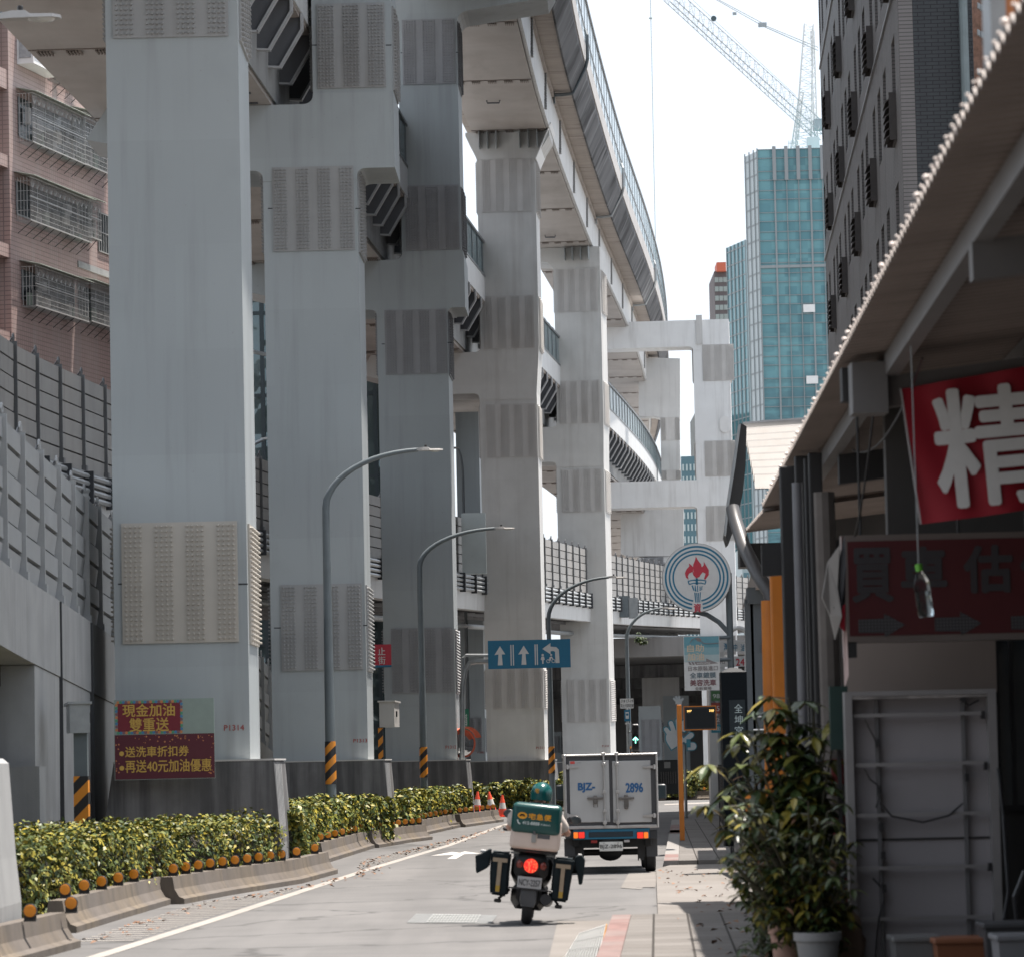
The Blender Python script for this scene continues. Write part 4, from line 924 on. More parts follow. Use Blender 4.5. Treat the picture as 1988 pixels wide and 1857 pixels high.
for (t0, t1) in ((-30,20),(132,170),(298,322),(470,496),(640,660)):
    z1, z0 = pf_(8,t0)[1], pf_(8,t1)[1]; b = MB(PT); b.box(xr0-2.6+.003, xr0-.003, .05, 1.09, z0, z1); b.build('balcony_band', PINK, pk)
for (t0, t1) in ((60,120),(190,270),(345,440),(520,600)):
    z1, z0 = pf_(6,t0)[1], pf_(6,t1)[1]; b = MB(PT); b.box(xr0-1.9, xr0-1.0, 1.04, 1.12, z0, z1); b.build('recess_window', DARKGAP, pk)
CAGE = mat('cage_steel', (.38,.38,.37), .45, .15, 5, metal=.3); AWN = mat('awning_sheet', (.42,.45,.40), .5, .15, 3, stain=(.25,.2,.12), samt=.5)
WGL = glassy('window_glass_dark', (.03,.037,.042), .1); CURT = mat('curtain_cloth', (.33,.34,.35), .9, .2, 6)
STUFFM = leaf_mat('balcony_clutter', [(.25,.24,.22),(.05,.055,.06),(.35,.33,.3),(.10,.16,.13),(.02,.02,.02),(.42,.42,.42)], .7, .2)
def cage(px0, px1, py0, py1, dep=.55, fan=True, awn=True, stays=True, vsp=.115, hsp=.17, side=True, m=CAGE):
    """px0..px1 at the front; py0 top and py1 bottom measured at the near (left) end"""
    x0, z1 = pf_(px0, py0); _, z0 = pf_(px0, py1); x1 = pf_(px1, (py0+py1)/2)[0]
    b = MB(PT); b.box(x0+.05, x1-.05, -.03, -.005, z0+.25, z1-.1); win = b.build('window', WGL, pk)
    cl = MB(PT); rs = random.Random(int(px0*7+py0))
    for i in range(9):
        xx = rs.uniform(x0+.2, x1-.5); zz = rs.uniform(z0+.02, z0+.9); w_, h_ = rs.uniform(.15,.5), rs.uniform(.15,.6)
        cl.box(xx, min(x1-.1,xx+w_), -.35+rs.uniform(0,.12), -.12, zz if i > 4 else z0+.03, (zz if i > 4 else z0+.03)+h_)
    cl.build('stored_things', STUFFM, win)['kind'] = 'stuff'
    fr = MB(PT); fr.box(x0+.05,x1-.05,-.045,-.03,z0+.2,z0+.26); n_ = max(2,int((x1-x0)/.9))
    for i in range(n_+1): xx = x0+.05+(x1-x0-.1)*i/n_; fr.box(xx-.025,xx+.025,-.045,-.03,z0+.25,z1-.1)
    fr.build('window_frame', GALV, win)
    b = MB(PT); r = .0075; d = -dep
    k = x0
    while k <= x1+.001: b.box(k-r,k+r,d-r,d+r,z0,z1); k += vsp
    k = z0
    zf = z1-.35 if fan else z1
    while k <= zf: b.box(x0,x1,d-r,d+r,k-r,k+r); k += hsp
    if side:
        for xs in (x0, x1):
            k = -dep
            while k < -.02: b.box(xs-r,xs+r,k-r,k+r,z0,z1); k += vsp
            k = z0
            while k <= z1: b.box(xs-r,xs+r,-dep,0,k-r,k+r); k += hsp*2
    k = x0
    while k <= x1: b.box(k-r,k+r,-dep,0,z0-r,z0+r); k += vsp*1.5
    for z in (z0, z1, z0+(z1-z0)*.55): b.box(x0-.02,x1+.02,d-.02,d+.02,z-.02,z+.02)
    if fan:
        k = x0+.01
        while k+vsp*4 <= x1+.02:
            c = k+vsp*2
            for a in (-60,-35,0,35,60): b.tube([(c,d,zf),(c+sin(R(a))*.3*(.75 if abs(a)>50 else 1),d,zf+cos(R(a))*.33)], .009, 4, False)
            k += vsp*4
    b.build('window_cage', m, pk)
    if awn:
        b = MB(PT); n_ = int((x1-x0)/.12)
        for i in range(n_):
            xa = x0-.1+(x1-x0+.2)*i/n_; xb = x0-.1+(x1-x0+.2)*(i+1)/n_; o = .015*(i%2)
            b.hexa([(xa,-dep-.2,z1+.03+o),(xb,-dep-.2,z1+.03+o),(xb,0,z1+.2+o),(xa,0,z1+.2+o),(xa,-dep-.2,z1+.045+o),(xb,-dep-.2,z1+.045+o),(xb,0,z1+.215+o),(xa,0,z1+.215+o)])
        b.build('awning', AWN, pk)
    if stays:
        b = MB(PT); k = x0+.2
        while k < x1: b.tube([(k,-dep,z0),(k,-.01,z0-.42)], .014, 4, False); k += .75
        b.build('stays', BLACKP, pk)
cage(33,137,182,276); cage(139,206,218,318,.45,False,True); cage(29,148,345,428); cage(151,176,388,459,.4); cage(40,143,517,594); cage(151,262,548,624,.5,False)
cage(92,145,117,155,.5,False,False)
for (px0,px1,py0,py1) in ((32,60,14,124),):
    x0, z1 = pf_(px0,py0); _, z0 = pf_(px0,py1); x1 = pf_(px1+28,60)[0]; b = MB(PT)
    b.box(x0,x1,-.6,0,z0,z1); bay = b.build('bay_window', WHITE, pk)
    b = MB(PT); b.box(x0+.08,x1-.08,-.63,-.603,z0+.25,z1-.1); b.build('pane', CURT, bay); b = MB(PT); b.box(x0-.03,x0-.003,-.52,-.08,z0+.2,z1-.1); b.build('pane', CURT, bay)
for (px0,px1,py0,py1) in ((189,212,412,487),(60,78,-30,40),(160,200,-40,40)):
    x0, z1 = pf_(px0,py0); _, z0 = pf_(px0,py1); x1 = pf_(px1,(py0+py1)/2)[0]; b = MB(PT); b.box(x0,x1,-.02,-.004,z0,z1); w_ = b.build('window', WGL, pk)
    b = MB(PT)
    for i in range(6): xx = x0+(x1-x0)*i/5; b.box(xx-.015,xx+.015,-.06,-.03,z0,z1)
    for i in range(3): zz = z0+(z1-z0)*i/2; b.box(x0,x1,-.06,-.03,zz-.02,zz+.02)
    b.build('window_bars', CAGE, w_)
b = MB(PT); x0, z0 = pf_(150,500); b.box(x0,x0+9,-.05,-.003,z0-.35,z0-.12); b.build('service_ledge', CONC, pk)
# ---- glass building seen between the piers
def curtain(name, label, cat, T, w, h, d, cols, rows, gm, mm, z0=0, extra=None, mw=.06, jitter=None, odd=None):
    t = thing(name, label, cat, T.to_translation()); b = MB(T); b.box(0,w,0,d,z0,h); b.build('glass_wall', gm, t)
    b = MB(T)
    for i in range(cols+1): x = w*i/cols; ww = mw*(2.0 if i % 3 == 0 else 1); b.box(x-ww/2,x+ww/2,-.12,.0,z0,h)
    for x in range(rows+1): z = z0+(h-z0)*x/rows; b.box(0,w,-.08,.0,z-mw*.4,z+mw*.4)
    nd = max(1,int(d/(w/cols)))
    for i in range(nd+1): y = d*i/nd; b.box(-.12,0,y-mw/2,y+mw/2,z0,h); b.box(w,w+.12,y-mw/2,y+mw/2,z0,h)
    for x in range(rows+1): z = z0+(h-z0)*x/rows; b.box(-.08,0,0,d,z-mw*.4,z+mw*.4); b.box(w,w+.08,0,d,z-mw*.4,z+mw*.4)
    b.build('mullions', mm, t); return t
GB = glassy('office_glass', (.10,.15,.16), .04, 1.0, .35, wob=.5)
q0 = at(440,900,150); curtain('office_building', 'dark-framed glass office block glimpsed between the first three piers', 'building', Matrix.Translation((q0.x,150,0)), 6.6, 26, 8, 9, 8, GB, plain('blue_black_frame', (.03,.05,.06), .4), mw=.16)
# ---- teal glass tower with crane
TEAL = glassy('teal_glass', (.09,.23,.26), .05, .7, .15)
def teal_mat():
    m, n, l, bs = nt('teal_curtain_wall'); co = n.new('ShaderNodeTexCoord').outputs['Object']
    sp_ = n.new('ShaderNodeSeparateXYZ'); l.new(co, sp_.inputs[0])
    b = n.new('ShaderNodeTexBrick'); cb = n.new('ShaderNodeCombineXYZ'); l.new(sp_.outputs[0], cb.inputs[0]); l.new(sp_.outputs[2], cb.inputs[1]); l.new(cb.outputs[0], b.inputs['Vector'])
    b.offset = 0; b.inputs['Scale'].default_value = 1; b.inputs['Brick Width'].default_value = 1.88; b.inputs['Row Height'].default_value = 1.47; b.inputs['Mortar Size'].default_value = 0
    b.inputs['Color1'].default_value = (.065,.195,.23,1); b.inputs['Color2'].default_value = (.13,.31,.34,1)
    # wavering bands: reflection of the town painted into uneven panes of the lower storeys
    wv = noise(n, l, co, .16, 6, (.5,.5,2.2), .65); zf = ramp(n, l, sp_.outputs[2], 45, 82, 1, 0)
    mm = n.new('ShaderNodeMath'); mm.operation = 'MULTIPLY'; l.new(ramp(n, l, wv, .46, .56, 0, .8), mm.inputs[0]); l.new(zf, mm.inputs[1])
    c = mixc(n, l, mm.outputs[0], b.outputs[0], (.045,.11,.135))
    l.new(c, bs.inputs['Base Color']); bs.inputs['Roughness'].default_value = .08; bs.inputs['Specular IOR Level'].default_value = .6
    bump(n, l, noise(n, l, co, .35, 2), bs, .25, .5); return m
tY = 600.0; tp = at(1477,550,tY); TT = Matrix.Translation((tp.x,tY,0)) @ Matrix.Rotation(R(-1.5),4,'Z')
tw = thing('glass_tower', 'tall teal glass tower with white grid, under the construction crane', 'tower', (tp.x,tY,0))
zt_ = at(1520,290,tY).z; tm = teal_mat(); MW = plain('white_mullion', (.25,.28,.29), .5)
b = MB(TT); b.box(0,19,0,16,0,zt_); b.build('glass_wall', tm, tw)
b = MB(TT); cw = 1.88; xs_ = [0,2.6]+[2.6+cw*i for i in range(1,9)]
for i, x in enumerate(xs_): ww = .13 if i in (1,4) else .055; b.box(x-ww,x+ww,-.35,0,0,zt_ - (0 if i in (0,) else 9*0))
zs = []; z = zt_; k = 0
while z > 20: b.box(0,19,-.15,-.002,z-.045,z+.045); z -= (1.4,2.1,1.4,1.65)[k % 4]*1.0; k += 1
for zz in (at(1520,518,tY).z,): b.box(0,19,-.3,.0,zz-.22,zz+.22)
b.build('mullions', MW, tw)
b = MB(TT)
for i in range(1,6): x = 2.6+cw*(i-1); b.box(x-.28,x+.28,-.6,-.36,zt_-5,zt_+.4)
b.build('parapet_fins', plain('grey_fins', (.25,.27,.28), .5), tw)
b = MB(TT); xw = -1.75; zw = at(1455,293,tY).z
b.hexa([(xw,6,0),(-.003,.5,0),(-.003,9,0),(xw,9,0),(xw,6,zw),(-.003,.5,zw),(-.003,9,zw),(xw,9,zw)]); b.build('corner_bay', plain('pale_corner_cladding', (.40,.45,.46), .3), tw)
b = MB(TT)
for z in [20+i*2.6 for i in range(40) if 20+i*2.6 < zw-1]: b.hexa([(xw-.06,5.94,z),(-.02,.42,z),(-.02,.6,z),(xw-.06,6.1,z),(xw-.06,5.94,z+.25),(-.02,.42,z+.25),(-.02,.6,z+.25),(xw-.06,6.1,z+.25)])
for f in (0,.35,.7,1): x = xw*(1-f)-.02; y = 6*(1-f)+.5*f-.05; b.box(x-.1,x+.1,y-.15,y+.1,0,zw+.4)
b.build('corner_mullions', MW, tw)
for (px0,px1,py0,py1) in ((1559,1582,592,607),(1565,1588,731,745),(1568,1590,798,812)):
    q = TT.inverted() @ at((px0+px1)/2,(py0+py1)/2,tY); b = MB(TT); b.box(q.x-.92,q.x+.92,-.4,-.36,q.z-.62,q.z+.62); b.build('white_blind', WHITE, tw)
wg = thing('glass_tower', 'lower teal glass wing stepping back left of the tall crane tower', 'tower', (tp.x-4,tY+22,0))
q = at(1434,640,640); zw = at(1440,466,640).z; b = MB(); b.hexa([(q.x-1.1,650,0),(q.x+1.5,640,0),(q.x+4,650,0),(q.x,660,0),(q.x-1.1,650,zw),(q.x+1.5,640,zw),(q.x+4,650,zw),(q.x,660,zw)]); b.build('glass_wall', TEAL, wg)
b = MB()
for i in range(36): z = zw-1-i*2.4; b.hexa([(q.x-1.15,649.8,z),(q.x+1.5,639.8,z),(q.x+1.5,640,z),(q.x-1.1,650,z),(q.x-1.15,649.8,z+.2),(q.x+1.5,639.8,z+.2),(q.x+1.5,640,z+.2),(q.x-1.1,650,z+.2)])
for f in (0,.2,.4,.6,.8,1): x = q.x-1.1+2.6*f; y = 650-10*f; b.box(x-.1,x+.1,y-.3,y,0,zw)
b.build('mullions', MW, wg)
# ---- crane on the tower roof
def lattice(b, p0, p1, w0, w1, n, up_, r=.10, rb=.05):
    p0, p1 = Vector(p0), Vector(p1); d = (p1-p0).normalized(); s_ = d.cross(Vector(up_)).normalized(); u_ = s_.cross(d).normalized()
    def c(t, k): w = w0+(w1-w0)*t; a = p0.lerp(p1,t); return a + s_*((-.5,.5,.5,-.5)[k]*w) + u_*((-.5,-.5,.5,.5)[k]*w)
    for k in range(4): b.tube([c(0,k), c(1,k)], r, 5, False)
    for i in range(n):
        t0, t1 = i/n, (i+1)/n
        for k in range(4):
            k2 = (k+1)%4; a, e = (c(t0,k), c(t1,k2)) if i % 2 else (c(t0,k2), c(t1,k))
            b.tube([a,e], rb, 4, False); b.tube([c(t1,k),c(t1,k2)], rb, 4, False)
CR = plain('crane_white', (.62,.64,.64), .5); CRG = plain('crane_grey', (.30,.34,.36), .5)
cY = 612; cr = thing('tower_crane', 'white lattice construction crane with raised jib on the teal tower roof', 'crane', at(1560,292,cY))
b = MB(); lattice(b, at(1559,294,cY), at(1570,48,cY), 2.6, 1.4, 22, (0,1,0), .09, .04); b.build('mast', CR, cr)
b = MB(); lattice(b, at(1541,292,cY+3), at(1556,180,cY+1), .9, .6, 12, (0,1,0), .1, .05); lattice(b, at(1585,292,cY+3), at(1577,60,cY+1), .5, .5, 12, (0,1,0), .08, .04); b.build('back_stay', CR, cr)
j0 = at(1592,256,cY+2); j1 = at(1300,-10,cY-60)
b = MB(); lattice(b, j0, j1, 2.1, 1.7, 34, (0,0,1), .055, .026); b.build('jib', CRG, cr)
b = MB(); jd = (j1-j0); b.tube([j0+Vector((0,-.4,-1.4)), j1+Vector((0,-.4,-1.1))], .08, 6); b.build('jib_hose', CRG, cr)
b = MB()
for (a, e, r_) in (((1380,-6,cY-30),(1476,48,cY-20),.07),((1384,-6,cY-30),(1478,44,cY-20),.07),((1483,49,cY-18),(1588,92,cY),.08),((1483,52,cY-18),(1588,98,cY),.08),((1340,-4,cY-40),(1545,186,cY),.04)):
    b.tube([at(*a),at(*e)], r_, 4, False)
b.build('luffing_ropes', CRG, cr)
b = MB(); q = at(1479.5,49,cY-19); b.box(q.x-.6,q.x+.7,q.y-.3,q.y+.3,q.z-.3,q.z+.35); q = at(1426,27,cY-24); b.box(q.x-.3,q.x+.3,q.y-.2,q.y+.2,q.z-.2,q.z+.2); b.build('pulley_block', CRG, cr)
b = MB(); q = at(1385.5,36.5,cY-42); b.lathe([(.01,-.12),(.42,-.12),(.42,.12),(.01,.12)], 18, 'Y', q); b.build('rope_drum', plain('drum_dark', (.05,.08,.09), .5), cr)
b = MB(); q = at(1590,247,cY); b.box(q.x-.9,q.x+1.2,cY-1,cY+1,q.z-.5,q.z+1.2); b.build('cab', plain('crane_cab_grey', (.35,.40,.42), .5), cr)
b = MB(); q = at(1577,283,cY-4); b.box(q.x-.9,q.x+1,cY-6,cY-4,q.z-.8,q.z+1.1); b.build('platform', CR, cr)
b = MB()
for i in range(5): q = at(1530+i*3.2,286,cY-4); b.box(q.x-.05,q.x+.05,cY-5,cY-4.9,q.z-.6,q.z+.9)
q = at(1530,281,cY-4); q2 = at(1543,281,cY-4); b.box(q.x,q2.x,cY-5,cY-4.9,q.z,q.z+.08); b.build('roof_railing', CR, cr)
ho = thing('hoist_rope', 'thin vertical crane rope hanging in the pale sky right of the upper viaduct', 'rope', at(1272,470,300))
b = MB(); b.tube([at(1262.5,-5,300), at(1265.5,120,300), at(1268.5,280,300), at(1272.5,470,300), at(1275,620,300)], .028, 5, False); q = at(1263,36,300); b.box(q.x-.12,q.x+.12,299.9,300.1,q.z-.05,q.z+.05); b.build('rope', plain('rope_grey', (.30,.36,.36), .6), ho)
# ---- far buildings behind the portal frame
def far_block(label, px0, px1, py0, Y, m, strips=None, cap=None, py1=1474):
    q0, q1 = at(px0,py0,Y), at(px1,py0,Y); t = thing('far_building', label, 'building', (q0.x,Y,0)); b = MB(); b.box(q0.x,q1.x,Y,Y+20,0,q0.z); b.build('wall', m, t)
    if strips:
        b = MB(); n_, mm, wd = strips
        z = q0.z-1
        while z > 5:
            for i in range(n_):
                x = q0.x+(q1.x-q0.x)*(i+.5)/n_; b.box(x-wd,x+wd,Y-.1,Y+.05,z-1.1,z-.15)
            z -= 1.75
        b.build('window_rows', mm, t)
    if cap:
        b = MB(); c0, c1 = at(cap[0],cap[2],Y-1), at(cap[1],cap[3],Y-1); b.box(c0.x,c1.x,Y-1.5,Y+6,c1.z,c0.z); b.build('orange_housing', cap[4], t)
    return t
ORB = plain('rooftop_orange', (.55,.13,.07), .6)
far_block('slim dark brown tower with an orange box on top, behind the portal beam', 1386.5, 1411.5, 527, 720, mat('brown_wall', (.12,.10,.10), .7, .15, .2), (3, plain('far_window_pale', (.30,.34,.32), .4), .35), (1391,1409.5,510,527,ORB))
far_block('narrow dark grey tower left of the portal leg, with orange patches low down', 1350, 1368, 800, 650, mat('grey_green_wall', (.18,.19,.18), .7, .3, .5), (3, plain('far_window_pale', (.30,.34,.32), .4), .3), (1350,1364,905,920,ORB))
far_block('blue-grey glass block with white strips, seen under the portal beams', 1322, 1358, 886, 560, plain('far_blue_glass', (.08,.16,.19), .2), (5, plain('far_strip_white', (.42,.5,.5), .4), .12))
far_block('distant pale block with window grid behind the gas station canopy', 1440, 1560, 1060, 420, plain('far_grid_wall', (.30,.37,.38), .4), (8, plain('far_window_teal', (.08,.16,.19), .2), .28))
# ---- dark tiled building at the right
DKT = tile_mat('dark_grey_tiles', (.19,.18,.178), (.17,.16,.158), (.09,.085,.084), .9,.085,.012, .55, stain=(.05,.05,.05), samt=.3)
DKT2 = tile_mat('charcoal_tiles', (.05,.055,.06), (.045,.05,.055), (.014,.015,.017), .27,.083,.009, .5, stain=(.03,.03,.035), samt=.35, off=.5)
dh = R(2.7); dd = Vector((sin(dh), cos(dh), 0)); dn = Vector((-cos(dh), sin(dh), 0)); dq0 = at(1748,200,82); dp0 = Vector((dq0.x,82,0))
DT = Matrix(((dd.x,-dn.x,0,dp0.x),(dd.y,-dn.y,0,dp0.y),(0,0,1,0),(0,0,0,1)))       # local x along the street away from us, y into the building
db = thing('dark_building', 'dark grey tiled building with slot windows and louvred boxes, at the upper right', 'building', dp0)
b = MB(DT); b.box(0,47,.32,14,0,30); b.build('wall_core', DKT2, db)
def dl(px, py): q = DT.inverted() @ onplane(px, py, dp0, dn); return q.x, q.z
# street face built round the slots: windows are real openings in a 0.3 m thick skin
st_h = 3.27; per = 9.35; x_off, z_off = dl(1735,140)
floors = [z_off - 1.0 + st_h*k for k in range(-3,6)]
skin = MB(DT); wins = []
def slots(x):
    return
xs_s = []
k = -1
while True:
    base = x_off-.55 + per*k
    for o, w_ in ((-5.4,1.35),(-2.75,1.35),(-.1,1.35)):
        xx = base+o
        if xx > .5 and xx < 46: xs_s.append((xx, w_, o))
    k += 1
    if base > 60: break
xs_s.sort()
zb_, zt2 = 0, 30
edges = [0]
for xx, w_, o in xs_s: edges += [xx, xx+w_]
edges.append(47)
for i in range(0, len(edges)-1, 2): skin.box(edges[i], edges[i+1], 0, .315, 0, 30)      # full-height strips between slot columns
WN = []
for xx, w_, o in xs_s:
    sh = 0
    prev = 0
    for z in floors:
        z0_ = z+sh*0; z1_ = z0_+1.75
        if z0_ < 6: continue
        skin.box(xx+.001, xx+w_-.001, .002, .315, prev, z0_); prev = z1_; WN.append((xx, w_, z0_, z1_, o))
    skin.box(xx+.001, xx+w_-.001, .002, .315, prev, 30)
skin.build('street_face', DKT, db)
wmsh = None; lmsh = None
b = MB(); b.box(.02,1.33,.26,.29,.02,1.73); tmp = thing('tmp','t','t'); ob = b.build('window', DKT2, tmp); wmsh = ob.data; bpy.data.objects.remove(ob)
b = MB(); b.box(.7,1.33,.20,.24,.02,1.73); b.box(.66,.72,.12,.24,.02,1.73); ob = b.build('pane', WGL, tmp); pmsh = ob.data; bpy.data.objects.remove(ob)
b = MB()
for i in range(6):
    z = i*.16; b.hexa([(.0,-.24,z-.03),(1.15,-.24,z-.03),(1.15,-.04,z+.13),(0,-.04,z+.13),(0,-.24,z+.0),(1.15,-.24,z+.0),(1.15,-.04,z+.16),(0,-.04,z+.16)])
b.box(-.02,.03,-.16,0,-.05,1.0); b.box(1.12,1.17,-.16,0,-.05,1.0); b.box(.0,1.15,-.05,-.01,-.05,1.0)
ob = b.build('louvre', mat('louvre_brown', (.06,.052,.05), .5, .15, 3), tmp); lmsh = ob.data; bpy.data.objects.remove(ob); bpy.data.objects.remove(tmp)
rotM = Matrix.Rotation(math.atan2(dd.y,dd.x),4,'Z'); nW = nL = 0
for xx, w_, z0_, z1_, o in WN:
    L_ = DT @ Vector((xx,0,z0_)); 
    if L_.z > 24.5: continue
    if nW < 98:
        ob = bpy.data.objects.new('window', wmsh); COL.objects.link(ob); ob.parent = db; ob.matrix_basis = Matrix.Translation(-db.location) @ DT @ Matrix.Translation((xx,0,z0_)); nW += 1
        if o == -2.75: o2_ = bpy.data.objects.new('pane', pmsh); COL.objects.link(o2_); o2_.parent = ob
    if o == -.1 and nL < 60:
        ob = bpy.data.objects.new('louvre', lmsh); COL.objects.link(ob); ob.parent = db; ob.matrix_basis = Matrix.Translation(-db.location) @ DT @ Matrix.Translation((xx+.1,0,z0_-.55)); nL += 1
b = MB(DT)
for z in floors[1::2]: b.box(.05,47,-.05,-.002,z+2.55,z+2.62)
b.build('ledge', mat('ledge_metal', (.2,.2,.21), .4, .1, 3), db)
b = MB(); a = at(1868,-10,81.7); c = at(1873,470,81.7)
b.tube([(a.x,81.6,a.z),(a.x,81.6,c.z-3)], .095, 10); b.tube([(a.x,81.6,a.z-2.2),(a.x+.35,81.6,a.z-2.2),(a.x+.35,81.6,a.z-3.6)], .04, 6)
for z in (a.z-3.1,a.z-6.5): b.box(a.x-.2,a.x+.25,81.5,81.72,z,z+.09)
b.build('drain_pipe', mat('teal_grey_pipe', (.17,.21,.22), .45, .1, 4), db)
# brown netted scaffold behind the shed roof
sc_ = thing('scaffold', 'brown netted scaffold with slotted steel bars at the top right', 'scaffold', at(1890,400,66))
NET = mat('scaffold_net', (.23,.135,.10), .8, .3, 12, stain=(.06,.05,.05), samt=.7, sth=(.45,.6), sscale=5, sdir=(1,1,.3))
b = MB(); q0, q1 = at(1886,-30,66), at(2040,-30,66); zb_ = at(1890,520,66).z
n_ = 24
for i in range(n_):
    x0, x1 = q0.x+(q1.x-q0.x)*i/n_, q0.x+(q1.x-q0.x)*(i+1)/n_; o0, o1 = .06*sin(i*.9), .06*sin((i+1)*.9); b.hexa([(x0,66+o0,zb_),(x1,66+o1,zb_),(x1,66.04+o1,zb_),(x0,66.04+o0,zb_),(x0,66+o0,q0.z),(x1,66+o1,q0.z),(x1,66.04+o1,q0.z),(x0,66.04+o0,q0.z)])
b.build('net', NET, sc_)
for k, yy in enumerate((10,62,138,205,262,325)):
    a, c = at(1898,yy,65.7), at(2010,yy+62,65.7); b = MB(); n_ = 16
    for i in range(n_):
        p_, q_ = a.lerp(c,i/n_), a.lerp(c,(i+.72)/n_); b.hexa([p_+Vector((0,0,-.05)),q_+Vector((0,0,-.05)),q_+Vector((0,.04,-.05)),p_+Vector((0,.04,-.05)),p_+Vector((0,0,.05)),q_+Vector((0,0,.05)),q_+Vector((0,.04,.05)),p_+Vector((0,.04,.05))])
    b.hexa([a+Vector((0,.05,-.05)),c+Vector((0,.05,-.05)),c+Vector((0,.08,-.05)),a+Vector((0,.08,-.05)),a+Vector((0,.05,.05)),c+Vector((0,.05,.05)),c+Vector((0,.08,.05)),a+Vector((0,.08,.05))]); b.build('slotted_bar', GALV, sc_)
# ---------------------------------------------------------------- lamps, posts, signs
STRIPE = None
def stripe_mat():
    m, n, l, bs = nt('black_orange_stripes'); co = n.new('ShaderNodeTexCoord').outputs['Object']
    sp_ = n.new('ShaderNodeSeparateXYZ'); l.new(co, sp_.inputs[0]); a = n.new('ShaderNodeMath'); a.operation = 'ADD'; l.new(sp_.outputs[0], a.inputs[0])
    k = n.new('ShaderNodeMath'); k.operation = 'MULTIPLY'; k.inputs[1].default_value = -1.0; l.new(sp_.outputs[2], k.inputs[0]); l.new(k.outputs[0], a.inputs[1])
    f = n.new('ShaderNodeMath'); f.operation = 'MULTIPLY'; f.inputs[1].default_value = 2.9; l.new(a.outputs[0], f.inputs[0])
    fr = n.new('ShaderNodeMath'); fr.operation = 'FRACT'; l.new(f.outputs[0], fr.inputs[0]); g_ = n.new('ShaderNodeMath'); g_.operation = 'GREATER_THAN'; g_.inputs[1].default_value = .5; l.new(fr.outputs[0], g_.inputs[0])
    c = mixc(n, l, g_.outputs[0], (.015,.015,.016), (.62,.23,.02)); l.new(c, bs.inputs['Base Color']); bs.inputs['Roughness'].default_value = .5; return m
STRIPE = stripe_mat()
def lamp_head(t, p, d, s=1.0):
    """flat white cobra head starting at p and pointing along d"""
    T = Matrix.Translation(p) @ Matrix.Rotation(math.atan2(d.y,d.x),4,'Z') @ Matrix.Scale(s,4)
    b = MB(T)
    st = [(-.12,.05,.05),(0,.07,.09),(.15,.09,.13),(.34,.09,.15),(.42,.035,.17),(.75,.03,.17),(.86,.02,.08)]
    vs = []; fs = []
    for x, h, w in st:
        vs += [(x,-w,-.035),(x,w,-.035),(x,w*.8,h-.01),(x,-w*.8,h-.01)]
    for i in range(len(st)-1):
        for j in range(4): fs.append((i*4+j,i*4+(j+1)%4,(i+1)*4+(j+1)%4,(i+1)*4+j))
    fs += [(0,1,2,3),(len(vs)-4,len(vs)-1,len(vs)-2,len(vs)-3)]
    b.add(vs, fs); h_ = b.build('lamp_head', LAMPW, t)
    b = MB(T); b.ball((.58,0,-.035), .2, 12, 6, (1.05,.7,.28)); b.build('lens', plain('lamp_lens', (.45,.45,.43), .2), h_, smooth=True)
    b = MB(T); b.lathe([(.04,.08),(.045,.15),(.03,.17)], 10, 'Z', (.26,0,0)); b.build('photo_sensor', BLACKP, h_)
def street_lamp(label, Y, base, bend, tip, r=.105, stripe=None, tipY=None, arch=.55, foot=True):
    B0 = at(base[0], base[1], Y); B0.z = 0; X0 = B0.x; zb = at(bend[0], bend[1], Y).z; tp = at(tip[0], tip[1], tipY or Y)
    t = thing('street_lamp', label, 'street lamp', (X0,Y,0), 0, 'curved arm street lamps')
    path = [Vector((X0,Y,0)), Vector((X0,Y,zb*.5)), Vector((X0,Y,zb))]; rr = [r, r*.84, r*.66]
    dx = tp.x-X0; dz = tp.z-zb; dy = tp.y-Y
    for i in range(1,13):
        u = i/12; th = u*pi/2
        ex = (1-cos(th))**.92; ez = sin(th)**.95
        path.append(Vector((X0+dx*(ex*.78+u*.22*u), Y+dy*u, zb+dz*ez*.9+dz*.1*u))); rr.append(r*(.66-.28*u))
    b = MB(); b.tube(path, rr, 12); b.build('pole', POLE, t, smooth=True)
    lamp_head(t, path[-1], (path[-1]-path[-2]).normalized(), .6)
    if stripe:
        z1, z0 = at(base[0],stripe[0],Y).z, at(base[0],stripe[1],Y).z; b = MB(); b.tube([(X0,Y,max(.02,z0)),(X0,Y,z1)], [r*1.04,r*.99], 14); b.build('striped_band', STRIPE, t, smooth=True)
    if foot: b = MB(); b.box(X0-.2,X0+.2,Y-.2,Y+.2,0,.14); b.build('foot', CONC, t)
    return t
street_lamp('street lamp curving right across the second pier, black and orange band low on its pole', 80, (644,1600), (625,985), (812,873), .115, (1438,1521))
street_lamp('street lamp curving right across the third and fourth piers', 103.5, (824,1560), (817,1100), (962,1025), .11, (1449,1508))
street_lamp('street lamp between the fourth and fifth piers, arching across the fifth', 122, (1073,1560), (1068,1200), (1182,1120), .105, (1448,1500))
street_lamp('street lamp beside the green arrow traffic light, arching to the right', 140, (1223,1500), (1218,1240), (1285,1180), .10, (1448,1475))
street_lamp('dark lamp pole bending over behind the third pier, up on the elevated road', 139, (911,1500), (909,925), (888,870), .075, None, foot=False)
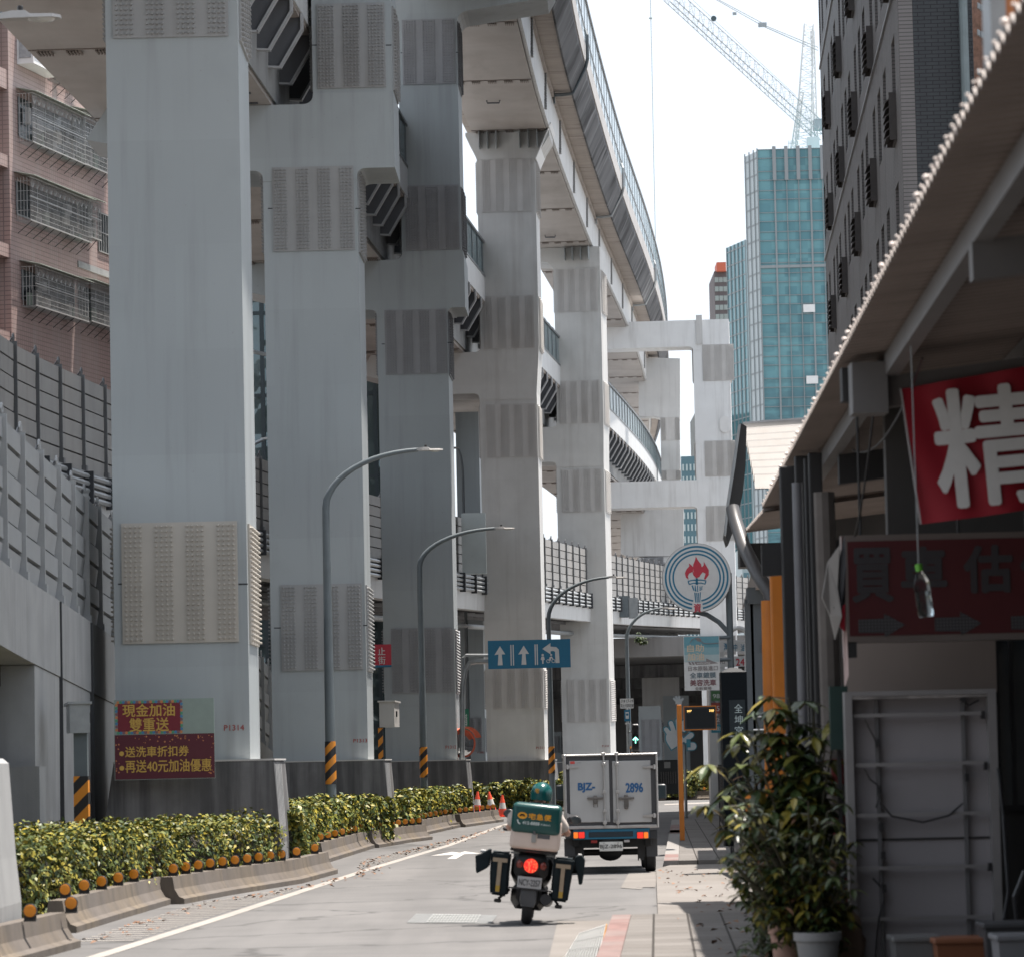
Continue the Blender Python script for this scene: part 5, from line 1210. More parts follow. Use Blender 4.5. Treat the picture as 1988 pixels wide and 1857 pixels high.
# head of a lamp whose pole is off the left edge
t = thing('street_lamp', 'white lamp head reaching in at the top left corner', 'street lamp', (-8,46,0), 0, 'curved arm street lamps')
q = at(50,33,46); P0 = Vector((-9.4,46,0)); b = MB(); b.tube([P0, P0+Vector((0,0,8.6)), Vector((-9.0,46,9.9)), Vector((-8.0,46,q.z-.1)), q+Vector((-.28,0,.02))], [.11,.09,.08,.065,.05], 12); b.build('pole', POLE, t, smooth=True)
lamp_head(t, q+Vector((-.28,0,0)), Vector((1,0,0)), .82)
t = thing('street_lamp', 'thin lamp arm peeping out between the first and second piers', 'street lamp', (-8,118,0), 0, 'curved arm street lamps')
b = MB(); b.tube([at(440,1000,118), at(470,900,118), at(494,861,118), at(512,853,118)], .06, 8); b.build('pole', GALV, t); lamp_head(t, at(511,852,118), Vector((1,0,0)), .62)
t = thing('lamp_bracket', 'short tubular arm crossing the gap between the first and second piers', 'bracket', (-8,120,0)); b = MB(); b.tube([at(470,676,120), at(496,684,120), at(530,691,120)], .06, 8); b.build('arm', GALV, t)
# cabinets on striped posts
def cabinet(label, Y, l, r, top, bot, pl, pr, stripe_top, m=GALV, yaw=0.0, depth=.45):
    a = at(l,top,Y); c = at(r,bot,Y); t = thing('cabinet', label, 'cabinet', ((a.x+c.x)/2,Y,0)); b = MB(Matrix.Translation(((a.x+c.x)/2,Y,0)) @ Matrix.Rotation(yaw,4,'Z')); w = (c.x-a.x)/2*.82
    b.box(-w,w,0,depth,c.z,a.z); bx = b.build('cabinet_box', m, t); b = MB(b.T); b.hexa([(-w-.03,-.04,a.z),(w+.03,-.04,a.z),(w+.03,depth+.04,a.z-.03),(-w-.03,depth+.04,a.z-.03),(-w-.03,-.04,a.z+.035),(w+.03,-.04,a.z+.035),(w+.03,depth+.04,a.z+.01),(-w-.03,depth+.04,a.z+.01)]); b.build('lid', m, bx)
    b = MB(b.T); b.box(w+.001,w+.03,depth*.3,depth*.4,(a.z+c.z)/2-.06,(a.z+c.z)/2+.08); b.build('handle', BLACKP, bx)
    pa, pc = at(pl,bot,Y), at(pr,bot,Y); zs_ = at(pl,stripe_top,Y).z; rr = (pc.x-pa.x)/2; xc = (pa.x+pc.x)/2
    b = MB(); b.box(xc-rr,xc+rr,Y+.1,Y+.1+2*rr,0,c.z); b.build('post', POLE, t); b = MB(); b.box(xc-rr-.008,xc+rr+.008,Y+.09,Y+.11+2*rr,.05,zs_); b.build('striped_band', STRIPE, t)
cabinet('grey meter cabinet on a striped post left of the first pier', 55.0, 131, 179, 1366, 1421, 141, 167, 1506, GALV, R(14), .4)
cabinet('pale cabinet on a striped post between the second and third piers', 95.0, 732, 770, 1362, 1410, 734, 742, 1412, mat('pale_cabinet', (.5,.49,.47), .4, .05, 3), R(-14), .45)
# flat signs -----------------------------------------------------------------
def sign_T(px, py, Y, yaw=0): return Matrix.Translation(at(px,py,Y)) @ Matrix.Rotation(yaw,4,'Z')
class Sign:      # rectangle placed by its corners at distance Y, with local x,z measured from its centre
    def __init__(s, t, l, r, top, bot, Y, m, name='panel', th=.04, yaw=0.0, bevel=True):
        cx, cy = (l+r)/2, (top+bot)/2; s.T = sign_T(cx,cy,Y,yaw); s.k = Y/FPX; s.cx, s.cy = cx, cy; s.t = t
        s.w = (r-l)/2*s.k/cos(yaw); s.h = (bot-top)/2*s.k; b = MB(s.T); b.box(-s.w,s.w,0,th,-s.h,s.h); s.o = b.build(name, m, t)
        s.yaw = yaw
    def x(s, px): return (px-s.cx)*s.k/cos(s.yaw)
    def z(s, py): return -(py-s.cy)*s.k
    def text(s, body, l, r, top, bot, m, bold=.0, y=-.004, parent=None, keep=False, it=0): return lettering(body, (s.x(l),s.x(r),s.z(bot),s.z(top)), y, m, parent or s.o, s.T, 'lettering', bold, keep=keep, it=it)
    def poly(s, pts, m, y=-.004, name='mark', parent=None):
        b = MB(s.T); b.add([(s.x(a),y,s.z(c)) for a,c in pts], [tuple(range(len(pts)))[::-1]]); return b.build(name, m, parent or s.o, fix=False)
    def disc(s, px, py, r0, r1, m, y=-.004, n=48, a0=0, a1=360, name='ring', sc=1.0):
        b = MB(s.T); vs = []; fs = []; k = n if a1-a0 >= 360 else n+1
        for i in range(k):
            th = R(a0+(a1-a0)*i/n); vs += [(s.x(px)+r0*s.k*cos(th), y, s.z(py)+r0*s.k*sin(th)*sc), (s.x(px)+r1*s.k*cos(th), y, s.z(py)+r1*s.k*sin(th)*sc)]
        for i in range(n): j = (i+1) % k; fs.append((2*i,2*i+1,2*j+1,2*j))
        b.add(vs, fs); return b.build(name, m, s.o, fix=False)
    def rect(s, l, r, top, bot, m, y=-.004, name='mark', parent=None): return s.poly([(l,bot),(r,bot),(r,top),(l,top)][::-1], m, y, name, parent)
MAROON = plain('maroon_print', (.085,.012,.022), .5); MAROON2 = plain('maroon_panel_print', (.16,.014,.025), .5); GOLD = plain('gold_lettering', (.52,.33,.07), .5); PALEG = plain('poster_pale_green', (.24,.30,.27), .5)
SWHITE = plain('sign_white', (.62,.62,.61), .4); SBLUE = plain('sign_blue', (.012,.15,.27), .4); SRED = plain('sign_red', (.50,.035,.06), .4); CBLUE = plain('emblem_blue', (.015,.16,.27), .4)
# petrol poster on the first plinth
t = thing('poster', 'dark red petrol discount poster with gold lettering on the first plinth', 'poster', at(319,1510,PIER1.Y-.6))
s = Sign(t, 222, 416, 1356, 1511, PIER1.Y-.75, PALEG, 'board', .03, R(0))
s.rect(223,416,1424,1510, MAROON, -.003, 'lower_field'); s.rect(229,351,1363,1418, MAROON2, -.004, 'upper_field')
s.text('現金加油', 239,340,1365,1389, GOLD, .02, -.008); s.text('雙重送', 252,328,1392,1418, GOLD, .02, -.008)
s.text('送洗車折扣券', 243,366,1447,1467, GOLD, .02, -.008); s.text('再送40元加油優惠', 243,409,1473,1497, GOLD, .02, -.008)
for cy in (1460,1488): s.disc(236,cy,0.01,4.6, GOLD, -.008, 20, name='bullet')
rs = random.Random(3); cols = [plain('dot_orange',(.5,.2,.08),.5), plain('dot_green',(.08,.28,.16),.5), plain('dot_blue',(.06,.2,.36),.5), plain('dot_plum',(.2,.1,.12),.5)]
dots = [MB(s.T) for _ in cols]
def dot(b, px, py, r): 
    n_ = 10; b.add([(s.x(px)+r*s.k*cos(2*pi*k/n_), -.0065, s.z(py)+r*s.k*sin(2*pi*k/n_)) for k in range(n_)], [tuple(range(n_))])
for i in range(24): px = 230+i*5.3; dot(dots[i%4], px, 1361, 2.9); dot(dots[(i+1)%4], px, 1420, 2.9)
for i in range(9): py = 1366+i*6; dot(dots[i%4], 227, py, 2.8); dot(dots[(i+2)%4], 353, py, 2.8)
for i in range(60): px = rs.uniform(226,412); py = 1426+abs(rs.gauss(0,7)) if i < 38 else rs.uniform(1440,1505); px = px if i < 38 else rs.choice([rs.uniform(225,231),rs.uniform(405,414)]); dot(dots[0], px, py, rs.uniform(.5,1.7))
for b, m in zip(dots, cols): b.build('border_dots', m, s.o, fix=False)
# blue lane sign on an arm
t = thing('lane_sign', 'blue lane direction sign with white arrows on an arm before the fourth pier', 'lane sign', at(1027,1300,112))
s = Sign(t, 947.5, 1107.5, 1241, 1296, 112, SBLUE, 'panel', .04)
s.T  # markings
def arrow_up(cx): return [(cx-5,1289),(cx-3.2,1268),(cx-11,1269),(cx,1252),(cx+10,1268),(cx+3.2,1268),(cx+4.5,1289)]
s.poly(arrow_up(971), SWHITE, name='arrow'); s.poly(arrow_up(1017), SWHITE, name='arrow')
for a in (991,995.5,1038,1042): s.rect(a,a+2.2,1250,1290, SWHITE, name='lane_line')
s.poly([(1053,1259),(1069,1248),(1069,1255),(1080,1256),(1085,1261),(1086,1287),(1078,1287),(1077.5,1265),(1074,1263.5),(1069,1264),(1069,1270)][::-1][::-1], SWHITE, name='arrow')
def rider_mark(cx, cy):
    s.disc(cx,cy-10,0.01,2.4,SWHITE,-.005,12,name='symbol'); s.poly([(cx-4,cy-1),(cx-2.5,cy-7),(cx+2.5,cy-7),(cx+4,cy-1),(cx+1.5,cy),(cx+1.2,cy+7),(cx-1.2,cy+7),(cx-1.5,cy)], SWHITE, -.005, 'symbol')
rider_mark(1053.5,1281)
s.disc(1064,1283,2.6,3.7,SWHITE,-.005,18,name='symbol'); s.disc(1074,1283,2.6,3.7,SWHITE,-.005,18,name='symbol'); s.disc(1070,1271,.01,2,SWHITE,-.005,10,name='symbol'); s.poly([(1064,1283),(1067,1275),(1071,1274),(1074,1279),(1073,1280),(1070,1277),(1069,1282)], SWHITE, -.005, 'symbol')
q0 = at(930,1275,112.4); b = MB(); b.tube([at(897,1475,112.6), at(898,1330,112.6), at(903,1300,112.6), at(912,1286,112.6), at(925,1283,112.5), at(960,1283,112.3), at(1100,1281,112.3)], .075, 10); b.tube([at(896,1478,112.6), at(899,1275,112.6), at(905,1271,112.6), at(950,1271,112.3), at(1100,1269,112.3)], .05, 8); b.build('support_arm', GALV, t)
b = MB(); c = at(897,1475,112.6); b.tube([(c.x,c.y,0),(c.x,c.y,c.z+.1)], .09, 10); b.build('pole', GALV, t)
# red street sign and green sign, round mirror
t = thing('street_sign', 'red sign with white characters half hidden between the second and third piers', 'sign', at(745,1300,112)); s = Sign(t, 727, 765, 1250, 1290, 112, SRED, 'panel', .04); s.text('止', 734,748,1256,1270,SWHITE,.02); s.text('街', 734,748,1273,1288,SWHITE,.01); s.rect(727,765,1290,1294,SBLUE,-.002,'blue_edge')
b = MB(); c = at(757,1290,112.3); b.tube([(c.x,112.3,0),(c.x,112.3,c.z+1)], .05, 8); b.build('post', GALV, t)
t = thing('street_sign', 'narrow green sign seen edge-on beside the third pier above the mirror', 'sign', at(903,1410,122)); s = Sign(t, 893, 910.5, 1375, 1422, 122, plain('sign_green',(.012,.16,.09),.4), 'panel', .05); s.text('右轉', 900,907,1384,1412,SWHITE,.0)
b = MB(); c = at(899,1422,122.2); b.tube([(c.x,122.2,0),(c.x,122.2,c.z)], .05, 8); b.build('post', GALV, t)
t = thing('traffic_mirror', 'round convex traffic mirror with orange hood behind the third pier', 'traffic mirror', at(905,1480,113)); c = at(898,1442,113)
b = MB(Matrix.Translation(c) @ Matrix.Rotation(R(28),4,'Z')); b.lathe([(.01,-.10),(.18,-.085),(.32,-.045),(.40,0.0)], 28, 'Y'); b.build('mirror_face', glassy('mirror_glass',(.75,.77,.78),.02,1,1.0), t, smooth=True)
b = MB(b.T); b.lathe([(.40,-.02),(.42,-.03),(.42,.05),(.38,.07),(.01,.09)], 28, 'Y'); b.build('rim', ORB, t)
b = MB(b.T); vs = []; fs = []
for i in range(15):
    th = R(20+140*i/14); vs += [(.45*cos(th),-.04,.45*sin(th)),(.47*cos(th),-.32,.47*sin(th)-.0),(.49*cos(th),-.32,.49*sin(th)),(.47*cos(th),-.04,.47*sin(th))]
for i in range(14):
    for j in range(4): fs.append((i*4+j,i*4+(j+1)%4,(i+1)*4+(j+1)%4,(i+1)*4+j))
b.add(vs, fs); b.build('hood', ORB, t)
b = MB(); b.tube([(c.x-.05,113.25,0),(c.x-.05,113.25,c.z+.2)], .04, 8); b.build('post', ORB, t)
# traffic light and its small signs
t = thing('traffic_light', 'black traffic light showing a green up arrow beside the lamp post', 'traffic light', at(1233,1480,138)); c = at(1233.5,1430,138); k = 138/FPX
b = MB(Matrix.Translation(c)); b.bbox(-7.6*k,7.6*k,-.1,.16,-26*k,26*k,.08,3); b.build('housing', BLACKP, t)
for i, zz in enumerate((17,1.5,-15)):
    b = MB(Matrix.Translation(c)); th = [R(a) for a in range(-20,201,20)]; vs = []; fs = []
    for a in th: vs += [(6.6*k*cos(a),-.1,zz*k+6.6*k*sin(a)),(6.6*k*cos(a),-.28,zz*k+6.6*k*sin(a)),(6.1*k*cos(a),-.28,zz*k+6.1*k*sin(a)),(6.1*k*cos(a),-.1,zz*k+6.1*k*sin(a))]
    for j in range(len(th)-1):
        for e in range(4): fs.append((j*4+e,j*4+(e+1)%4,(j+1)*4+(e+1)%4,(j+1)*4+e))
    b.add(vs, fs); b.build('visor', BLACKP, t)
gm_ = glow('green_arrow_light', (.25,1,.75), 2.2); b = MB(Matrix.Translation(c)); zz = -5*k; w = k
for seg in ([(-.9,-6.5),(.9,-6.5),(.9,4.5),(-.9,4.5)], [(0,6),(-5.6,.4),(-4.4,-1),(0,3.4)], [(0,6),(0,3.4),(4.4,-1),(5.6,.4)]):
    b.add([(x*w,-.108,z*w+zz) for x,z in seg], [(0,1,2,3)])
b.build('arrow_signal', gm_, t, fix=False)
b = MB(); b.tube([(c.x-.25,138.1,c.z+.2),(c.x,138.05,c.z+.2)], .03, 6); b.tube([(c.x-.25,138.1,0),(c.x-.25,138.1,c.z+.5)], .045, 8); b.build('bracket', GALV, t)
t = thing('street_sign', 'small white time-limit sign on the lamp post above the traffic light', 'sign', at(1217,1375,139)); s = Sign(t, 1204, 1230, 1355, 1374, 139, SWHITE, 'panel', .03); ink = plain('ink_dark',(.02,.02,.025),.5); s.text('7-9 17-19', 1206,1229,1357,1363,ink,.01); s.text('禁止大貨車左轉', 1205,1229.5,1365,1372,ink,.0)
b = MB(); c = at(1217,1374,139.2); b.tube([(c.x,139.2,0),(c.x,139.2,c.z+.3)], .045, 8); b.build('post', GALV, t)
t = thing('street_sign', 'blue bus sign on the lamp post left of the traffic light', 'sign', at(1218,1400,138.5)); s = Sign(t, 1212, 1224, 1377, 1399, 138.5, SBLUE, 'panel', .03); s.rect(1214.5,1221,1381,1394,SWHITE,name='bus_mark'); s.rect(1215.5,1220,1384,1388,SBLUE,-.006,'bus_mark'); s.rect(1213,1222,1402,1405,SWHITE,name='plate')
b = MB(); c = at(1218,1399,138.7); b.tube([(c.x,138.7,0),(c.x,138.7,c.z+.3)], .04, 8); b.build('post', GALV, t)
# gas station emblem sign
t = thing('petrol_sign', 'round white petrol station sign with blue rings and a red torch flame', 'petrol sign', at(1420,1300,86)); Y = 86.0; k = Y/FPX; T = sign_T(1352.5,1120.5,Y,R(-4))
b = MB(T); b.lathe([(67*k,.02),(67*k,.22)], 64, 'Y'); b.build('rim', mat('sign_rim', (.30,.29,.28), .4, .1, 3), t)
class Disc(Sign):
    def __init__(s, t): s.T = T; s.k = k; s.cx, s.cy = 1352.5, 1120.5; s.yaw = 0; s.t = t; b = MB(T); b.lathe([(.001,0),(66*k,0),(66*k,.02)], 64, 'Y'); s.o = b.build('face', SWHITE, t, fix=False)
s = Disc(t)
for r0, r1 in ((58.5,62),(51,54.3),(44,47.2)): s.disc(1352.5,1120.5,r0,r1,CBLUE,-.004,72,-80,260)
fl = [(1352,1079),(1356,1087),(1361.5,1094),(1363,1100.5),(1367,1096),(1367,1089),(1370.5,1096),(1376.5,1106),(1376,1116),(1369,1125),(1366.5,1123.5),(1370,1113),(1364.5,1110),(1360,1115.5),(1358,1119),(1352,1121.5),(1346.5,1116),(1344.5,1109),(1338,1112),(1335.5,1117),(1337,1123.5),(1331.5,1119.5),(1330,1111),(1333,1104),(1339,1097.5),(1338,1092),(1344,1097),(1346,1100),(1346.5,1095),(1350,1087)]
s.poly(fl[::-1][::-1], SRED, -.006, 'flame'); s.poly([(1347.5,1100.5),(1346,1106),(1348,1112),(1345.5,1107)], SWHITE, -.008, 'flame_gap')
bl = [[(1335,1126),(1345,1124),(1361,1124),(1371,1126),(1371,1128),(1361,1126.3),(1345,1126.3),(1335,1128)],[(1335,1128),(1337,1128),(1338.5,1131.5),(1336.5,1132.5)],[(1369,1128),(1371,1128),(1370,1132.5),(1367.8,1131.5)],[(1336.5,1132.5),(1345,1130),(1361,1130),(1369.5,1132.5),(1369,1134.3),(1361,1132),(1345,1132),(1337.2,1134.3)],[(1350.5,1121.5),(1354.5,1121.5),(1355,1134),(1350.5,1134)],
      [(1342,1136),(1345,1135),(1347.5,1145),(1345.5,1145.5)],[(1348.5,1135.5),(1350,1135.5),(1351.5,1147.5),(1348,1146.5)],[(1353,1135.5),(1354.6,1135.5),(1355,1147.5),(1353,1148)],[(1357,1138),(1364,1137),(1362.5,1144.5),(1357.5,1146)],[(1347,1149),(1349.5,1149.5),(1350.5,1168.5),(1348.7,1168.5)],[(1351,1150),(1353,1150),(1353,1168.5),(1351.8,1168.5)],[(1354.3,1150),(1356.2,1150),(1355.2,1168.5),(1354,1168.5)],[(1358,1149),(1360,1148.5),(1358,1168.5),(1356.5,1168.5)]]
for q in bl: s.poly(q, CBLUE, -.006, 'torch')
s.text('中', 1357.5,1363.5,1137,1146, SWHITE, .0, -.009)
s.rect(1342.5,1362.5,1169,1186.5,SWHITE,-.006,'panel_gap'); s.text('資',1345.5,1359.5,1171,1187.5,SRED,.03,-.009)
b = MB(); pc = at(1419,1300,Y+.35); b.tube([(pc.x+.0,Y+.35,0),(pc.x,Y+.35,at(1416,1110,Y).z)], .075, 12); b.tube([at(1346,1186,Y+.3), at(1372,1192,Y+.35), at(1396,1207,Y+.35), at(1416,1229,Y+.35)], .055, 8); b.tube([at(1395,1237,Y+.3),at(1418,1236,Y+.3)], .04, 8); b.tube([at(1395,1280,Y+.3),at(1418,1279,Y+.3)], .04, 8); b.build('mast', POLE, t)
# self-service banner board
t = thing('banner_board', 'tall self-service petrol and car wash board hung left of the sign mast', 'banner board', at(1364,1340,85)); s = Sign(t, 1328, 1397.5, 1233.5, 1339, 85, SWHITE, 'panel', .03, R(-3))
TQ = plain('banner_teal',(.12,.30,.36),.5); s.rect(1329,1396.5,1234.5,1256,TQ,-.003,'teal_field'); s.rect(1329,1396.5,1256,1270,plain('banner_teal_pale',(.22,.38,.42),.5),-.003,'teal_field'); s.rect(1329,1396.5,1270,1284,plain('banner_pale',(.38,.47,.48),.5),-.003,'teal_field')
BEI = plain('banner_beige',(.62,.50,.36),.5); GRY = plain('banner_grey',(.24,.21,.21),.5)
s.text('自助',1335,1367,1250,1264,BEI,.02,-.006); s.text('加油',1335,1367,1266,1281,BEI,.02,-.006)
s.poly([(1336,1283),(1340,1283),(1343,1289),(1339,1289)],GRY,-.006); s.poly([(1342,1283),(1346,1283),(1349,1289),(1345,1289)],GRY,-.006); s.poly([(1348,1283),(1371,1283),(1371,1277),(1394,1287),(1371,1289),(1351,1289)],GRY,-.005); s.text('welcome',1353,1379,1283.5,1288,SWHITE,.01,-.009,it=.3)
s.text('日本原裝進口',1336,1393,1291.5,1301,GRY,.01,-.006); s.text('全車鍍膜',1339,1389,1304,1315,plain('banner_slate',(.14,.19,.22),.5),.03,-.006); s.text('美容洗車',1339,1389,1318,1330,plain('banner_wine',(.20,.09,.10),.5),.03,-.006); s.text('全新登場',1348,1380,1332,1338,GRY,.02,-.006)
b = MB(s.T); b.tube([(s.x(1341),-.012,s.z(1246)),(s.x(1345),-.012,s.z(1240)),(s.x(1352),-.012,s.z(1238)),(s.x(1360),-.012,s.z(1241)),(s.x(1367),-.012,s.z(1248)),(s.x(1380),-.012,s.z(1249)),(s.x(1396),-.012,s.z(1248))],.008,5); b.build('hose_print', GRY, s.o)
s.poly([(1351,1237),(1357,1235.5),(1363,1240),(1361,1245),(1354,1243)],GRY,-.006,'nozzle_print')
# name boards and price boards behind
def board(label, l, r, top, bot, Y, m, texts, yaw=0, slope=0):
    t = thing('sign_board', label, 'sign board', at((l+r)/2,bot,Y)); s = Sign(t,l,r,top,bot,Y,m,'panel',.05,yaw)
    for a in texts: s.text(*a)
    b = MB(); c = at((l+r)/2,bot,Y+.2); b.tube([(c.x,Y+.2,0),(c.x,Y+.2,c.z+.2)], .05, 8); b.build('post', GALV, t); return s
board('white board with blue petrol company characters behind the mast', 1395,1445,1242,1264,104,SWHITE,[('灣',1405,1416,1247,1261,CBLUE,.02),('中',1424,1431,1249,1262,CBLUE,.02),('油',1438,1447,1250,1263,CBLUE,.02)])
board('white board with red number 24 behind the mast', 1395,1446,1273,1293,104,SWHITE,[('和',1396,1407,1276,1288,GRY,.0),('南',1416,1424,1279,1290,GRY,.0),('24',1429,1445,1278,1291,SRED,.02)])
board('lowest white board peeping out behind the dark pillar', 1395,1440,1297,1312,104,SWHITE,[('修車',1398,1418,1301,1311,GRY,.0)])
for lab, top, bot, m, tx in (('green price board reading 98 beside the dark pillar',1340,1359,plain('price_green',(.06,.16,.06),.5),'98無'),('red price board reading 95 behind the bus stop screen',1363,1384,plain('price_red',(.26,.05,.04),.5),'95無'),('grey price board reading 92 under the red one',1388,1404,plain('price_grey',(.17,.17,.18),.5),'92無'),('teal price board lowest behind the bus stop screen',1405,1421,plain('price_teal',(.03,.20,.26),.5),'超級')):
    s = board(lab,1381,1412,top,bot,103,m,[(tx,1384,1411,top+4,bot-4,SWHITE,.0)])
# white pier-like block behind price boards with bolts
t = thing('petrol_canopy_column', 'pale bolted column behind the price boards', 'column', at(1395,1480,118)); q0, q1 = at(1379,1480,118), at(1412,1480,118); b = MB(); b.box(q0.x,q1.x,118,119.2,0,at(1390,1250,118).z); b.build('shaft', PAINT_LIT, t); bolted_plate(t, Matrix.Translation((0,118,0)), q0.x+.05,q1.x-.05, at(1390,1380,118).z, at(1390,1310,118).z, 2,5,22,PLATE,4,r=.03)
# orange bus stop post with dark screen
t = thing('bus_stop_post', 'orange bus stop post with a dark arrival screen on the pavement', 'bus stop', at(1325,1637,78)); Y = 78.0; k = Y/FPX; c = at(1325,1637,Y); zt_ = at(1318,1367,Y).z
b = MB(); b.bbox(c.x-4.6*k,c.x+4.6*k,Y-4.6*k,Y+4.6*k,.1,zt_,.012,2); b.build('post', ORANGE, t)
s = Sign(t,1327.5,1391,1369,1416,Y,ORANGE,'screen_frame',.10); s.rect(1329,1389.5,1371,1414,BLACKP,-.004,'bezel'); scm = plain('dark_screen',(.008,.011,.014),.35,0,.3); s.rect(1332.5,1387,1374,1411.5,scm,-.008,'screen')
am = glow('amber_leds',(1,.62,.18),1.2); s.text('307',1334,1343,1377,1380.5,am,.02,-.012); s.text('2分',1377,1386.5,1376,1381,am,.02,-.012); s.text('預計',1335,1340,1382,1384,plain('led_dim',(.2,.15,.06),.5),0,-.012)
# glove-shaped car wash signs
def hand_sign(label, Y, cx, cy, s_, fingers, m_edge, m_face, base, tag_txt=None):
    t = thing('hand_sign', label, 'hand sign', at(base[0],base[1],Y)); k = Y/FPX; T = sign_T(cx,cy,Y,0)
    def outline(g_): 
        pts = []
        return pts
    for grow, m, y0, y1, nm in ((1.6,m_edge,0,.06,'hand_edge'),(0,m_face,-.012,-.002,'hand_face')):
        b = MB(T)
        for fi_, (x0_,z0_,x1_,z1_,w_) in enumerate(fingers):
            d = Vector((x1_-x0_,0,z1_-z0_)); L = d.length; u = d/L; nrm = Vector((-u.z,0,u.x)); w2_ = (w_/2+grow)*s_; pts = []
            a = Vector((x0_,0,z0_))*s_ - u*grow*s_; e = Vector((x1_,0,z1_))*s_
            pts += [(a+nrm*w2_), (a-nrm*w2_)]
            for i in range(9): th = -pi/2+pi*i/8; pts.append(e+u*(w2_*cos(th))+nrm*(w2_*sin(th)))
            b.polyY([(p.x*k,p.z*k) for p in pts], y0-.0015*fi_ if y0 < 0 else y0+.0015*fi_, y1+.0015*fi_)
        b.build(nm, m, t)
    c = at(base[0],base[1],Y); b = MB(); b.tube([(c.x,Y+.1,0),(c.x,Y+.1,at(base[0],base[2],Y).z)], .045, 8); b.build('post', GALV, t)
    return t, T, k
GLV = plain('glove_pale',(.60,.63,.64),.5); GLB = plain('glove_blue_edge',(.06,.27,.36),.5)
FG = [(-3,-18,-10,-6,26),(-14,-4,-22,8,7),(-9,2,-14,18,7),(-2,4,-3,22,7),(5,4,7,19,7),(6,-12,18,-2,8),(12,-20,20,-20,12)]
t, T, k = hand_sign('big white glove-shaped sign with blue edge behind the orange post', 112, 1320, 1424, 1.2, FG, GLB, GLV, (1330,1480,1440)); b = MB(T); b.box(12*k,20*k,-.03,-.013,-26*k,-10*k); b.build('blue_tag', GLB, t)
hand_sign('small white glove sign on top of the orange bus stop post', 110, 1318, 1361, .42, [(-2,-12,0,0,26),(-12,4,-22,14,7),(-6,8,-12,22,7),(2,8,2,22,7),(10,4,18,12,8)], plain('glove_rim',(.5,.56,.58),.5), GLV, (1319,1480,1370))
# traffic cones
CONE = plain('cone_red_orange',(.75,.085,.035),.5); CWH = plain('cone_band',(.55,.55,.53),.5)
def cone(label, p, ry=0, first=[None]):
    if first[0] is None:
        t = thing('traffic_cone', label, 'traffic cone', p, 0, 'traffic cones by the barrier gap'); t.location = (0,0,0)
        b = MB(); b.bbox(-.19,.19,-.19,.19,0,.035,.012,2); b.lathe([(.145,.03),(.115,.27)], 20); b.lathe([(.083,.45),(.03,.70),(.02,.70)], 20); b.build('cone_body', CONE, t, smooth=True)
        b = MB(); b.lathe([(.116,.265),(.082,.455)], 20); b.build('reflective_band', CWH, t, smooth=True); first[0] = t; t.location = p
    else: t = dup(first[0], p, .4, label)
    t.rotation_euler = (0,ry,0); return t
cone('upright traffic cone standing on the road, rightmost of the three', gnd(976,1585,0))
cone('slightly tilted traffic cone behind the barrier, middle of the three', gnd(956,1578,.12), R(-8)); cone('traffic cone leftmost of the three, partly behind orange reflectors', gnd(926,1578,.12), R(3))
# ---------------------------------------------------------------- white box truck
TY = 60.0
def TX(zx, zy=600): return at(873.6+zx*.24227, 1407.5+zy*.24227, TY)
def tr(zx0, zx1, zy0, zy1):
    a = TX(zx0,(zy0+zy1)/2); c = TX(zx1,(zy0+zy1)/2); return a.x, c.x, TX((zx0+zx1)/2,zy1).z, TX((zx0+zx1)/2,zy0).z
ctr = TX(1293, 1000)
truck = thing('truck', 'small white box truck with blue rear bumper, plate BJZ-2896, driving away on the road', 'truck', (ctr.x, 62.5, 0))
TW = mat('truck_box_white', (.38,.38,.375), .4, .07, 1.5, stain=(.2,.19,.175), samt=.55); ALU = mat('aluminium_trim', (.42,.41,.40), .35, .1, 6, metal=.5)
TBL = mat('truck_blue', (.012,.14,.24), .4, .1, 4); SEAL = plain('door_seal', (.05,.05,.053), .6); TIRE = mat('tyre_rubber', (.02,.02,.021), .8, .2, 20); NUM = plain('truck_number_blue', (.012,.09,.23), .5)
x0, x1, z0, z1 = tr(918,1668,225,825); xm = (x0+x1)/2
b = MB(); b.bbox(x0+.012,x1-.012,TY+.05,TY+2.75,z0+.02,z1-.005,.02,2); b.build('cargo_box', TW, truck)
b = MB()
for (a,c,e,f) in ((x0,x0+.03,z0,z1),(x1-.03,x1,z0,z1),(x0+.031,x1-.031,z1-.03,z1),(x0+.031,x1-.031,z0,z0+.05)): b.bbox(a,c,TY-.01,TY+.08,e,f,.008,1)
for xx in (x0-.004,x1-.04): b.bbox(xx,xx+.044,TY+.1,TY+2.72,z1-.05,z1+.006,.008,1); b.bbox(xx,xx+.044,TY+.1,TY+2.72,z0,z0+.05,.008,1)
b.build('box_trim', ALU, truck)
b = MB(); b.box(x0+.031,x1-.031,TY+.025,TY+.049,z0+.051,z1-.031); b.build('door_seal', SEAL, truck)
REDL = glow('tail_red', (1,.04,.02), .35, (.4,.008,.008)); ORL = glow('tail_orange', (1,.22,.02), .35, (.45,.11,.008))
